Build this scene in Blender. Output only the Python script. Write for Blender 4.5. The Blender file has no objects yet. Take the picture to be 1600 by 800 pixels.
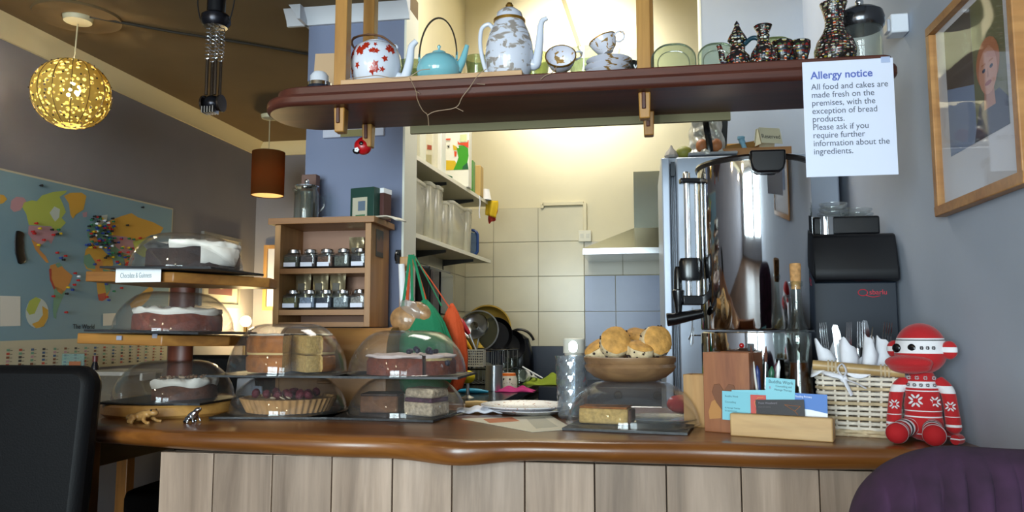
import bpy, bmesh, math, random
from mathutils import Vector, Matrix, Euler
R = math.radians
PI = math.pi
SC = bpy.context.scene
COL = SC.collection
random.seed(7)

# ------------------------------------------------------------------ camera
YAW, PIT, FPX, CZ = R(9.46), math.atan(118/1200), 1200.0, 1.19
cam_d = bpy.data.cameras.new('camera'); cam = bpy.data.objects.new('camera', cam_d); COL.objects.link(cam)
cam.location = (0, 0, CZ); cam.rotation_euler = (R(90)+PIT, 0, YAW)
cam_d.sensor_width = 36.0; cam_d.lens = 36.0*FPX/1600.0; cam_d.clip_start = 0.05; cam_d.clip_end = 100
SC.camera = cam

# ------------------------------------------------------------------ view, world, lights
SC.view_settings.view_transform = 'Standard'; SC.view_settings.look = 'None'
SC.view_settings.gamma = 1.0; SC.view_settings.use_curve_mapping = False
SC.view_settings.exposure = 0.22
SC.cycles.transparent_max_bounces = 48; SC.cycles.max_bounces = 10; SC.cycles.sample_clamp_indirect = 6.0
SC.cycles.caustics_reflective = False; SC.cycles.caustics_refractive = False
W = bpy.data.worlds.new('sky'); SC.world = W; W.use_nodes = True
W.node_tree.nodes['Background'].inputs[0].default_value = (0.62, 0.80, 1.0, 1)
W.node_tree.nodes['Background'].inputs[1].default_value = 1.6

def light(name, kind, loc, power, color=(1, 1, 1), rot=(0, 0, 0), size=None, size_y=None, **kw):
    d = bpy.data.lights.new(name, kind); d.energy = power; d.color = color
    if kind == 'AREA':
        d.shape = 'RECTANGLE'; d.size = size; d.size_y = size_y or size
    elif size is not None: d.shadow_soft_size = size
    for k, v in kw.items(): setattr(d, k, v)
    o = bpy.data.objects.new(name, d); o.location = loc; o.rotation_euler = rot; COL.objects.link(o)
    return o
# daylight through the two shop windows in the front wall, behind the camera
light('daylight', 'AREA', (-1.30, -2.62, 1.45), 220, (0.82, 0.91, 1.0), (R(90), 0, 0), 1.5, 1.7)
light('daylight', 'AREA', (0.16, -2.62, 1.45), 78, (0.82, 0.91, 1.0), (R(90), 0, 0), 1.0, 1.7)
# warm ceiling bulbs over the tables behind the camera
for x, y in ((-1.9, -.9), (-.9, -.2), (-1.5, .55), (.25, -1.1)): light('room_bulb', 'POINT', (x, y, 2.05), 5.5, (1.0, .80, .52), size=.04)
# kitchen roof light, and an added fixtureless spot brightening the upper back wall
light('roof_light', 'AREA', (-0.42, 3.10, 3.30), 30, (1.0, 0.97, 0.90), (0, 0, 0), 0.9, 0.9)
light('added_wall_spot', 'SPOT', (-0.36, 3.55, 3.25), 210, (1.0, 0.985, 0.94), (R(72), 0, R(0)), 0.12, spot_size=R(62), spot_blend=1.0)

# ------------------------------------------------------------------ from a place in the photograph to a place in the room
_f = Vector((-math.sin(YAW)*math.cos(PIT), math.cos(YAW)*math.cos(PIT), math.sin(PIT)))
_r = Vector((math.cos(YAW), math.sin(YAW), 0)); _u = _r.cross(_f)
_o = Vector((0, 0, CZ))
def ray(px, py): return _f + _r*((px-800)/FPX) - _u*((py-400)/FPX)
def at(px, py, y): d = ray(px, py); return _o + d*(y/d.y)
def onx(px, py, x): d = ray(px, py); return _o + d*(x/d.x)
def onz(px, py, z): d = ray(px, py); return _o + d*((z-CZ)/d.z)
def mpp(p): return (Vector(p)-_o).dot(_f)/FPX

# ------------------------------------------------------------------ materials
def lin(h):
    if not isinstance(h, str): return tuple(h)+((1,) if len(h) == 3 else ())
    h = h.lstrip('#'); v = [int(h[i:i+2], 16)/255 for i in (0, 2, 4)]
    return tuple((c/12.92 if c <= 0.04045 else ((c+0.055)/1.055)**2.4) for c in v)+(1,)
MATS = {}
def newmat(name):
    m = bpy.data.materials.new(name); m.use_nodes = True; MATS[name] = m
    return m, m.node_tree.nodes, m.node_tree.links, m.node_tree.nodes['Principled BSDF']
def mat(name, col='#808080', rough=0.5, metal=0.0, spec=0.5, var=0.0, vscale=20, bump=0.0, bscale=60, emit=0, ecol=None, trans=0, coat=0, sheen=0):
    if name in MATS: return MATS[name]
    m, N, L, b = newmat(name)
    b.inputs['Base Color'].default_value = lin(col); b.inputs['Roughness'].default_value = rough
    b.inputs['Metallic'].default_value = metal; b.inputs['Specular IOR Level'].default_value = spec
    b.inputs['Coat Weight'].default_value = coat; b.inputs['Sheen Weight'].default_value = sheen
    b.inputs['Transmission Weight'].default_value = trans
    if emit:
        b.inputs['Emission Color'].default_value = lin(ecol or col); b.inputs['Emission Strength'].default_value = emit
    if var or bump:
        tc = N.new('ShaderNodeTexCoord')
    if var:
        n = N.new('ShaderNodeTexNoise'); n.inputs['Scale'].default_value = vscale; n.inputs['Detail'].default_value = 5
        L.new(tc.outputs['Object'], n.inputs['Vector'])
        r = N.new('ShaderNodeValToRGB'); c = lin(col)
        r.color_ramp.elements[0].position = 0.3; r.color_ramp.elements[1].position = 0.7
        r.color_ramp.elements[0].color = tuple(max(0, x*(1-var)) for x in c[:3])+(1,)
        r.color_ramp.elements[1].color = tuple(min(1, x*(1+var)) for x in c[:3])+(1,)
        L.new(n.outputs['Fac'], r.inputs['Fac']); L.new(r.outputs['Color'], b.inputs['Base Color'])
    if bump:
        n2 = N.new('ShaderNodeTexNoise'); n2.inputs['Scale'].default_value = bscale; n2.inputs['Detail'].default_value = 4
        L.new(tc.outputs['Object'], n2.inputs['Vector'])
        bp = N.new('ShaderNodeBump'); bp.inputs['Strength'].default_value = bump; bp.inputs['Distance'].default_value = 0.004
        L.new(n2.outputs['Fac'], bp.inputs['Height']); L.new(bp.outputs['Normal'], b.inputs['Normal'])
    return m
def wood(name, c1, c2, axis='x', scale=9, rough=0.4, stretch=12, island=0.0, coat=0, c3=None):
    if name in MATS: return MATS[name]
    m, N, L, b = newmat(name)
    tc = N.new('ShaderNodeTexCoord'); mp = N.new('ShaderNodeMapping')
    s = {'x': (1/stretch, 1, 1), 'y': (1, 1/stretch, 1), 'z': (1, 1, 1/stretch)}[axis]
    mp.inputs['Scale'].default_value = s
    L.new(tc.outputs['Object'], mp.inputs['Vector'])
    src = mp.outputs['Vector']
    if island:
        g = N.new('ShaderNodeNewGeometry'); mu = N.new('ShaderNodeVectorMath'); mu.operation = 'MULTIPLY_ADD'
        L.new(g.outputs['Random Per Island'], mu.inputs[0]); mu.inputs[1].default_value = (7, 5, 9); L.new(src, mu.inputs[2]); src = mu.outputs[0]
    n = N.new('ShaderNodeTexNoise'); n.inputs['Scale'].default_value = scale; n.inputs['Detail'].default_value = 8
    n.inputs['Roughness'].default_value = 0.62; n.inputs['Distortion'].default_value = 1.1
    L.new(src, n.inputs['Vector'])
    r = N.new('ShaderNodeValToRGB'); e = r.color_ramp.elements
    e[0].position = 0.32; e[1].position = 0.68; e[0].color = lin(c1); e[1].color = lin(c2)
    if c3: x = e.new(0.52); x.color = lin(c3)
    L.new(n.outputs['Fac'], r.inputs['Fac']); out = r.outputs['Color']
    n2 = N.new('ShaderNodeTexNoise'); n2.inputs['Scale'].default_value = scale*9; n2.inputs['Detail'].default_value = 3
    L.new(src, n2.inputs['Vector'])
    mx = N.new('ShaderNodeMix'); mx.data_type = 'RGBA'; mx.blend_type = 'MULTIPLY'; mx.inputs['Factor'].default_value = 0.35
    L.new(out, mx.inputs['A']); L.new(n2.outputs['Color'], mx.inputs['B'])
    rr = N.new('ShaderNodeValToRGB'); rr.color_ramp.elements[0].color = (.62, .62, .62, 1); rr.color_ramp.elements[0].position = .35; rr.color_ramp.elements[1].position = .6
    L.new(n2.outputs['Fac'], rr.inputs['Fac']); L.new(rr.outputs['Color'], mx.inputs['B']); out = mx.outputs['Result']
    if island:
        hs = N.new('ShaderNodeHueSaturation'); ml = N.new('ShaderNodeMath'); ml.operation = 'MULTIPLY_ADD'
        ml.inputs[1].default_value = island; ml.inputs[2].default_value = 1-island/2
        L.new(g.outputs['Random Per Island'], ml.inputs[0]); L.new(ml.outputs[0], hs.inputs['Value']); L.new(out, hs.inputs['Color']); out = hs.outputs['Color']
    L.new(out, b.inputs['Base Color'])
    b.inputs['Roughness'].default_value = rough; b.inputs['Coat Weight'].default_value = coat; b.inputs['Coat Roughness'].default_value = .15
    bp = N.new('ShaderNodeBump'); bp.inputs['Strength'].default_value = 0.15; bp.inputs['Distance'].default_value = 0.002
    L.new(n.outputs['Fac'], bp.inputs['Height']); L.new(bp.outputs['Normal'], b.inputs['Normal'])
    return m
def glass(name, tint='#ffffff', rough=0.02, ior=1.45, gloss=1.0, haze=0.0, hazecol='#ffffff'):
    # a thin clear sheet: see-through, with the mirror reflection of its surface and, where wanted, a milky share
    if name in MATS: return MATS[name]
    m, N, L, b = newmat(name); N.remove(b)
    t = N.new('ShaderNodeBsdfTransparent'); t.inputs[0].default_value = lin(tint)
    g = N.new('ShaderNodeBsdfGlossy'); g.inputs['Roughness'].default_value = rough
    fr = N.new('ShaderNodeFresnel'); ge = N.new('ShaderNodeNewGeometry'); mr = N.new('ShaderNodeMapRange')
    mr.inputs['To Min'].default_value = ior; mr.inputs['To Max'].default_value = 1/ior
    L.new(ge.outputs['Backfacing'], mr.inputs['Value']); L.new(mr.outputs[0], fr.inputs['IOR'])
    mu = N.new('ShaderNodeMath'); mu.operation = 'MULTIPLY'; mu.inputs[1].default_value = gloss; mu.use_clamp = True
    L.new(fr.outputs[0], mu.inputs[0])
    mx = N.new('ShaderNodeMixShader'); L.new(mu.outputs[0], mx.inputs[0]); 
    if haze:
        d = N.new('ShaderNodeBsdfDiffuse'); d.inputs[0].default_value = lin(hazecol)
        tr = N.new('ShaderNodeBsdfTranslucent'); tr.inputs[0].default_value = lin(hazecol)
        dm = N.new('ShaderNodeMixShader'); dm.inputs[0].default_value = .5; L.new(d.outputs[0], dm.inputs[1]); L.new(tr.outputs[0], dm.inputs[2])
        m2 = N.new('ShaderNodeMixShader'); m2.inputs[0].default_value = haze; L.new(t.outputs[0], m2.inputs[1]); L.new(dm.outputs[0], m2.inputs[2]); L.new(m2.outputs[0], mx.inputs[1])
    else: L.new(t.outputs[0], mx.inputs[1])
    L.new(g.outputs[0], mx.inputs[2]); L.new(mx.outputs[0], N['Material Output'].inputs[0])
    return m
def lampshade(name, col, holes=0.0, hscale=40, mix=0.6):
    m, N, L, b = newmat(name); N.remove(b)
    d = N.new('ShaderNodeBsdfDiffuse'); d.inputs[0].default_value = lin(col)
    t = N.new('ShaderNodeBsdfTranslucent'); t.inputs[0].default_value = lin(col)
    mx = N.new('ShaderNodeMixShader'); mx.inputs[0].default_value = mix
    L.new(d.outputs[0], mx.inputs[1]); L.new(t.outputs[0], mx.inputs[2]); out = mx.outputs[0]
    if holes:
        tc = N.new('ShaderNodeTexCoord'); v = N.new('ShaderNodeTexVoronoi'); v.inputs['Scale'].default_value = hscale
        L.new(tc.outputs['Object'], v.inputs['Vector'])
        lt = N.new('ShaderNodeMath'); lt.operation = 'LESS_THAN'; lt.inputs[1].default_value = holes; L.new(v.outputs['Distance'], lt.inputs[0])
        tp = N.new('ShaderNodeBsdfTransparent'); m2 = N.new('ShaderNodeMixShader')
        L.new(lt.outputs[0], m2.inputs[0]); L.new(out, m2.inputs[1]); L.new(tp.outputs[0], m2.inputs[2]); out = m2.outputs[0]
    L.new(out, N['Material Output'].inputs[0])
    return m
def blotch(name, base, spot, scale=30, thr=0.42, rough=0.2, spot2=None, stretch=(1, 1, 1), coat=0.3):
    # irregular painted spots on a glazed base
    m, N, L, b = newmat(name)
    tc = N.new('ShaderNodeTexCoord'); mp = N.new('ShaderNodeMapping'); mp.inputs['Scale'].default_value = stretch
    L.new(tc.outputs['Object'], mp.inputs['Vector'])
    n = N.new('ShaderNodeTexNoise'); n.inputs['Scale'].default_value = scale; n.inputs['Detail'].default_value = 2.5; n.inputs['Distortion'].default_value = .6
    L.new(mp.outputs[0], n.inputs['Vector'])
    r = N.new('ShaderNodeValToRGB'); e = r.color_ramp.elements
    e[0].position = thr; e[0].color = lin(base); e[1].position = thr+.02; e[1].color = lin(spot)
    if spot2: x = e.new(thr+.07); x.color = lin(spot2)
    L.new(n.outputs['Fac'], r.inputs['Fac']); L.new(r.outputs['Color'], b.inputs['Base Color'])
    b.inputs['Roughness'].default_value = rough; b.inputs['Coat Weight'].default_value = coat
    return m
def mosaic(name, base='#1a1512'):
    # rows of raised glaze dots and little mirrors
    m, N, L, b = newmat(name)
    tc = N.new('ShaderNodeTexCoord'); v = N.new('ShaderNodeTexVoronoi'); v.inputs['Scale'].default_value = 120; v.inputs['Randomness'].default_value = .55
    L.new(tc.outputs['Object'], v.inputs['Vector'])
    sp = N.new('ShaderNodeSeparateColor'); L.new(v.outputs['Color'], sp.inputs[0])
    r = N.new('ShaderNodeValToRGB'); r.color_ramp.interpolation = 'CONSTANT'; e = r.color_ramp.elements
    cols = ['#6a1a12', '#16384f', '#c9c4b4', '#8a7a1e', '#23465a', '#7c1c16', '#33512c', '#e8e6e0', '#b0481c', '#1b1b22']
    e[0].color = lin(cols[0]); e[1].position = .1; e[1].color = lin(cols[1])
    for i in range(2, 10): x = e.new(i/10); x.color = lin(cols[i])
    zr = N.new('ShaderNodeTexWave'); zr.wave_type = 'BANDS'; zr.bands_direction = 'Z'; zr.inputs['Scale'].default_value = 16
    L.new(tc.outputs['Object'], zr.inputs['Vector'])
    ad = N.new('ShaderNodeMath'); ad.operation = 'MULTIPLY_ADD'; ad.inputs[1].default_value = .55; L.new(sp.outputs[0], ad.inputs[0])
    ml = N.new('ShaderNodeMath'); ml.operation = 'MULTIPLY'; ml.inputs[1].default_value = .45; L.new(zr.outputs['Fac'], ml.inputs[0]); L.new(ml.outputs[0], ad.inputs[2])
    L.new(ad.outputs[0], r.inputs['Fac'])
    lt = N.new('ShaderNodeMath'); lt.operation = 'LESS_THAN'; lt.inputs[1].default_value = .48; L.new(v.outputs['Distance'], lt.inputs[0])
    mx = N.new('ShaderNodeMix'); mx.data_type = 'RGBA'; mx.inputs['A'].default_value = lin(base)
    L.new(lt.outputs[0], mx.inputs['Factor']); L.new(r.outputs['Color'], mx.inputs['B']); L.new(mx.outputs['Result'], b.inputs['Base Color'])
    b.inputs['Roughness'].default_value = .25
    bp = N.new('ShaderNodeBump'); bp.invert = True; bp.inputs['Distance'].default_value = .002; bp.inputs['Strength'].default_value = .6
    L.new(v.outputs['Distance'], bp.inputs['Height']); L.new(bp.outputs[0], b.inputs['Normal'])
    return m

# ------------------------------------------------------------------ meshes
class MB:
    def __init__(s): s.v = []; s.f = []; s.m = []
    def add(s, vs, fs, m=0, M=None):
        k = len(s.v)
        s.v += [tuple(M @ Vector(p)) if M is not None else tuple(p) for p in vs]
        s.f += [tuple(i+k for i in f) for f in fs]; s.m += [m]*len(fs); return s
    def box(s, c, d, rot=None, m=0, taper=1.0):
        x, y, z = [q/2 for q in d]
        vs = [(-x, -y, -z), (x, -y, -z), (x, y, -z), (-x, y, -z), (-x*taper, -y*taper, z), (x*taper, -y*taper, z), (x*taper, y*taper, z), (-x*taper, y*taper, z)]
        M = Matrix.Translation(c) @ (Euler(rot).to_matrix().to_4x4() if rot else Matrix())
        return s.add(vs, [(0, 3, 2, 1), (4, 5, 6, 7), (0, 1, 5, 4), (1, 2, 6, 5), (2, 3, 7, 6), (3, 0, 4, 7)], m, M)
    def lathe(s, prof, c=(0, 0, 0), n=36, m=0, rot=None, a0=0, a1=2*PI, sy=1.0, wob=None):
        M = Matrix.Translation(c) @ (Euler(rot).to_matrix().to_4x4() if rot else Matrix())
        full = abs(a1-a0-2*PI) < 1e-6; k = n if full else n+1
        vs = []; fs = []
        for i in range(k):
            a = a0+(a1-a0)*i/n
            for (r, z) in prof:
                q = r*(wob(a, z) if wob else 1); vs.append((q*math.cos(a), q*math.sin(a)*sy, z))
        P = len(prof)
        for i in range(n):
            j = (i+1) % k
            for t in range(P-1): fs.append((i*P+t, j*P+t, j*P+t+1, i*P+t+1))
        if not full:
            fs.append(tuple(range(P))); fs.append(tuple(range(n*P+P-1, n*P-1, -1)))
        return s.add(vs, fs, m, M)
    def tube(s, pts, r, n=8, m=0, closed=False, flat=1.0):
        pts = [Vector(p) for p in pts]; k = len(pts); rs = r if isinstance(r, (list, tuple)) else [r]*k
        vs = []; fs = []; up = None
        for i in range(k):
            if closed: t = pts[(i+1) % k]-pts[i-1]
            else: t = pts[min(i+1, k-1)]-pts[max(i-1, 0)]
            t = t.normalized() if t.length > 1e-9 else Vector((0, 0, 1))
            if up is None:
                up = Vector((0, 0, 1)) if abs(t.z) < .9 else Vector((0, 1, 0))
            a = (up-t*up.dot(t)); a = a.normalized() if a.length > 1e-6 else t.orthogonal().normalized()
            up = a; bb = t.cross(a)
            for j in range(n):
                q = 2*PI*j/n; vs.append(pts[i]+a*(rs[i]*math.cos(q)*flat)+bb*(rs[i]*math.sin(q)))
        for i in range(k if closed else k-1):
            i2 = (i+1) % k
            for j in range(n): fs.append((i*n+j, i*n+(j+1) % n, i2*n+(j+1) % n, i2*n+j))
        if not closed: fs += [tuple(range(n-1, -1, -1)), tuple(range((k-1)*n, k*n))]
        return s.add(vs, fs, m)
    def prism(s, poly, z0, z1, m=0, M=None):
        k = len(poly); vs = [(x, y, z0) for x, y in poly]+[(x, y, z1) for x, y in poly]
        fs = [tuple(range(k-1, -1, -1)), tuple(range(k, 2*k))]+[(i, (i+1) % k, (i+1) % k+k, i+k) for i in range(k)]
        return s.add(vs, fs, m, M)
    def ell(s, c, r, n=20, m=0, rot=None):
        r = (r, r, r) if not isinstance(r, (tuple, list)) else r; h = n//2
        pr = [(math.sin(PI*i/h), -math.cos(PI*i/h)) for i in range(h+1)]
        M = Matrix.Translation(c) @ (Euler(rot).to_matrix().to_4x4() if rot else Matrix()) @ Matrix.Diagonal((*r, 1))
        vs = []; fs = []
        for i in range(n):
            a = 2*PI*i/n
            for (q, z) in pr: vs.append((q*math.cos(a), q*math.sin(a), z))
        P = h+1
        for i in range(n):
            j = (i+1) % n
            for t in range(h): fs.append((i*P+t, j*P+t, j*P+t+1, i*P+t+1))
        return s.add(vs, fs, m, M)
    def grid(s, nu, nv, fn, m=0):
        vs = [fn(i/nu, j/nv) for i in range(nu+1) for j in range(nv+1)]
        fs = [(i*(nv+1)+j, (i+1)*(nv+1)+j, (i+1)*(nv+1)+j+1, i*(nv+1)+j+1) for i in range(nu) for j in range(nv)]
        return s.add(vs, fs, m)
    def build(s, name, mats, parent=None, loc=(0, 0, 0), rot=(0, 0, 0), smooth=38, bevel=0, solid=0, subsurf=0, remesh=0, relax=6, disp=0, label=None):
        me = bpy.data.meshes.new(name); me.from_pydata(s.v, [], s.f)
        mats = mats if isinstance(mats, (list, tuple)) else [mats]
        for q in mats: me.materials.append(q)
        for p, q in zip(me.polygons, s.m): p.material_index = q
        bm = bmesh.new(); bm.from_mesh(me); bmesh.ops.remove_doubles(bm, verts=bm.verts, dist=1e-6)
        bmesh.ops.recalc_face_normals(bm, faces=bm.faces); bm.to_mesh(me); bm.free()
        if smooth:
            for p in me.polygons: p.use_smooth = True
            me.set_sharp_from_angle(angle=R(smooth))
        o = bpy.data.objects.new(name, me); COL.objects.link(o)
        o.location = loc; o.rotation_euler = rot
        if parent is not None: o.parent = parent
        if remesh:
            q = o.modifiers.new('join', 'REMESH'); q.mode = 'VOXEL'; q.voxel_size = remesh; q.use_smooth_shade = True
            q = o.modifiers.new('relax', 'SMOOTH'); q.iterations = relax; q.factor = .5
        if solid: q = o.modifiers.new('thick', 'SOLIDIFY'); q.thickness = solid; q.offset = 0
        if bevel: q = o.modifiers.new('edge', 'BEVEL'); q.width = bevel; q.segments = 2; q.limit_method = 'ANGLE'; q.angle_limit = R(40); q.harden_normals = False
        if subsurf: q = o.modifiers.new('round', 'SUBSURF'); q.levels = subsurf; q.render_levels = subsurf
        if disp:
            tx = bpy.data.textures.new('lumps', 'CLOUDS'); tx.noise_scale = disp[1]
            q = o.modifiers.new('lumps', 'DISPLACE'); q.texture = tx; q.strength = disp[0]; q.texture_coords = 'LOCAL'
        if label: o['label'] = label
        return o
def tag(o, label, cat, group=None, kind=None):
    o['label'] = label; o['category'] = cat
    if group: o['group'] = group
    if kind: o['kind'] = kind
    return o
def thing(name, label, cat, loc=(0, 0, 0), rz=0, group=None, rot=None):
    o = bpy.data.objects.new(name, None); COL.objects.link(o); o.empty_display_size = .05
    o.location = loc; o.rotation_euler = rot if rot else (0, 0, rz)
    return tag(o, label, cat, group)
def struct(name, mb, m, **kw):
    o = mb.build(name, m, **kw); o['kind'] = 'structure'; return o
def dup(root, loc, rz=0, label=None, rot=None):
    r = root.copy(); COL.objects.link(r); r.location = loc; r.rotation_euler = rot if rot else (0, 0, rz)
    if label: r['label'] = label
    for ch in list(root.children):
        c = ch.copy(); COL.objects.link(c); c.parent = r
        for g in list(ch.children):
            d = g.copy(); COL.objects.link(d); d.parent = c
    return r
def text(body, size, loc, rot, m, parent, name='lettering', align='LEFT', bold=0.0, ext=0.0002, squeeze=1.0):
    cu = bpy.data.curves.new(name, 'FONT'); cu.body = body; cu.size = size; cu.extrude = ext; cu.align_x = align; cu.offset = bold*size
    o = bpy.data.objects.new(name, cu); me = bpy.data.meshes.new_from_object(o); bpy.data.objects.remove(o)
    me.name = name; me.materials.clear(); me.materials.append(m)
    t = bpy.data.objects.new(name, me); COL.objects.link(t); t.location = loc; t.rotation_euler = rot; t.scale = (squeeze, 1, 1); t.parent = parent
    return t
def arc(cx, cz, rx, rz_, a0, a1, n=16, y=0.0):
    return [(cx+rx*math.cos(R(a0+(a1-a0)*i/n)), y, cz+rz_*math.sin(R(a0+(a1-a0)*i/n))) for i in range(n+1)]
def rrect(x0, y0, x1, y1, r, n=6):
    out = []
    for (cx, cy, a) in ((x1-r, y1-r, 0), (x0+r, y1-r, 90), (x0+r, y0+r, 180), (x1-r, y0+r, 270)):
        for i in range(n+1): out.append((cx+r*math.cos(R(a+90*i/n)), cy+r*math.sin(R(a+90*i/n))))
    return out
def smoothpath(pts, n=6):
    P = [Vector(p) for p in pts]; P = [P[0]*2-P[1]]+P+[P[-1]*2-P[-2]]; out = []
    for i in range(1, len(P)-2):
        for j in range(n):
            t = j/n; a, b, c, d = P[i-1], P[i], P[i+1], P[i+2]
            out.append(.5*((2*b)+(c-a)*t+(2*a-5*b+4*c-d)*t*t+(3*b-a-3*c+d)*t**3))
    return out+[P[-2]]

# common materials
M_chrome = mat('chrome', '#d8dadc', .08, 1); M_steel = mat('brushed_steel', '#b9bcc0', .28, 1); M_black = mat('black_plastic', '#0c0c10', .35)
M_white = mat('white_paper', '#eef0f2', .6); M_slate = mat('slate', '#17181c', .5, var=.4, vscale=40, bump=.3)
M_clear = glass('clear_acrylic', '#fbfbfb', .03, 1.45, .85, haze=.035, hazecol='#cfd0d0'); M_glass = glass('clear_glass', '#f4f8f6', .02, 1.5, 1.0)
M_cut_glass = glass('cut_glass', '#e9eef0', .05, 1.6, 1.6, haze=.10); M_dimple = glass('dimpled_glass', '#dfe5ea', .06, 1.7, 2.2, haze=.16, hazecol='#dde4ea')
M_milky = glass('frosted_plastic', '#f0f0e8', .2, 1.45, .5, haze=.42, hazecol='#f2f0e2')
M_gold = mat('gold_trim', '#b98a3a', .3, .9); M_ink = mat('black_ink', '#26262c', .7)
M_pine = wood('pine', '#a9773c', '#c79a5c', 'z', 8, .45); M_pine_x = wood('pine_along', '#a06c3a', '#c08e56', 'x', 8, .45)
M_tin = mat('lid_metal', '#c9cacc', .2, 1)
# ================================================================== the room
LW, BW, RW, KW, KX, CEIL, FW = -2.48, 4.65, 0.70, 4.70, -1.09, 2.42, -2.40
M_wall = mat('grey_blue_paint', '#a7afbd', .75, var=.05, vscale=3, bump=.06, bscale=90)
M_wall_l = mat('grey_paint', '#7d7a80', .75, var=.06, vscale=2.5, bump=.06, bscale=90)
M_cream = mat('cream_paint', '#d9cfae', .7, var=.03, vscale=3, bump=.04, bscale=70)
M_trimw = mat('white_gloss', '#dcdccf', .45); M_cove = mat('cove_paint', '#cdbf98', .7)
M_ceil = mat('ceiling_paint', '#6e5a3a', .9, var=.08, vscale=3)
struct('floor', MB().box((-.85, 1.2, -.05), (3.5, 7.4, .1)), wood('floorboards', '#3a2617', '#5a3d25', 'y', 5, .4))
b = MB().box((-.84, .06, CEIL+.04), (3.28, 4.92, .08)); b.box(((LW-.857)/2-.05, (2.52+2.86)/2, CEIL+.04), (-.857-LW+.1, .34, .08)); b.box(((LW-1.2)/2-.0, (2.86+BW)/2+.05, CEIL+.04), (-1.2-LW+.1, BW-2.86+.1, .08))
struct('ceiling', b, M_ceil)
struct('ceiling_kitchen', MB().box((-.2, 3.62, 3.66), (2.0, 2.36, .08)), M_cream)
struct('wall_left', MB().box((LW-.05, (FW+BW)/2, CEIL/2+.04), (.1, BW-FW+.2, CEIL+.08)), M_wall_l)
struct('wall_back', MB().box(((LW-1.2)/2, BW+.05, CEIL/2), (-1.2-LW, .1, CEIL)), M_wall_l)
struct('wall_pillar', MB().box((-1.0525, 2.775, CEIL/2), (.385, .15, CEIL)), [mat('pillar_blue', '#747d97', .7, var=.05, vscale=3)])
struct('wall_kitchen_left', MB().box(((KX-1.2)/2, (2.85+KW)/2+.05, 1.81), (.11, KW-2.85+.1, 3.62)), M_cream)
struct('wall_kitchen_back', MB().box((-.15, KW+.05, 1.81), (1.98, .1, 3.62)), M_cream)
struct('wall_right', MB().box((RW+.05, (FW+KW)/2, 1.81), (.1, KW-FW+.2, 3.62)), M_wall)
struct('wall_kitchen_right', MB().box(((.276+RW)/2+.002, 3.35, 1.81), (RW-.28, .1, 3.62)), M_wall)
b = MB().box((.277, 3.35, 1.81), (.006, .104, 3.62)); struct('trim_1', b, M_trimw)
struct('wall_header', MB().box((-.06, 2.47, 3.02), (1.6, .1, 1.2)), M_cream)
# pillar reveal facing the kitchen, painted white
b = MB().box((-.857, 2.775, CEIL/2), (.008, .156, CEIL)); struct('trim_2', b, M_trimw)
# front wall with two shop windows
b = MB()
X0, X1 = LW, RW; wins = [(-2.08, -.50), (-.36, .66)]
b.box(((X0+X1)/2, FW-.05, .29), (X1-X0, .1, .58)); b.box(((X0+X1)/2, FW-.05, 2.36), (X1-X0, .1, .12))
for a0, a1 in ((X0, wins[0][0]), (wins[0][1], wins[1][0]), (wins[1][1], X1)): b.box(((a0+a1)/2, FW-.05, 1.44), (a1-a0, .1, 1.72))
struct('wall_front', b, M_wall)
for k, (a0, a1) in enumerate(wins):
    b = MB(); w = a1-a0; c = (a0+a1)/2
    for x in (a0+.03, a1-.03, c): b.box((x, FW-.05, 1.44), (.05, .06, 1.72))
    for z in (.61, 2.27, 1.85): b.box((c, FW-.05, z), (w, .06, .05))
    o = struct('window_%d' % (k+1), b, M_trimw); g = MB().box((c, FW-.06, 1.44), (w-.06, .004, 1.66)).build('window_pane', M_glass, o); g['kind'] = 'structure'
# coving: left wall, back wall, pillar; the dropped beam over the front of the room
cp = [(0, -.105), (.012, -.105), (.018, -.085), (.05, -.045), (.085, -.02), (.1, -.012), (.1, 0), (0, 0)]
def cove(name, p0, p1, nrm, m):
    p0, p1, nrm = Vector(p0), Vector(p1), Vector(nrm); k = len(cp); mb = MB()
    vs = [p+nrm*(d+.001)+Vector((0, 0, z)) for p in (p0, p1) for d, z in cp]
    mb.add(vs, [tuple(range(k)), tuple(range(2*k-1, k-1, -1))]+[(i, (i+1) % k, (i+1) % k+k, i+k) for i in range(k)])
    return struct(name, mb, m)
ZC = CEIL-.002
cove('trim_3', (LW, FW, ZC+.03), (LW, BW, ZC+.03), (1, 0, 0), M_cove)
cove('trim_4', (LW, BW, ZC+.03), (-1.2, BW, ZC+.03), (0, -1, 0), M_cove)
M_cw = mat('cornice_white', '#c9ccd2', .6)
cove('trim_5', (-1.33, 2.70, ZC+.05), (-.84, 2.70, ZC+.05), (0, -1, 0), M_cw)
cove('trim_6', (-1.245, 2.62, ZC+.05), (-1.245, 2.85, ZC+.05), (-1, 0, 0), M_cw)
struct('ceiling_beam', MB().box((-.9, 1.75, CEIL-.03), (3.1, .62, .06)), M_wall)
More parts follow.
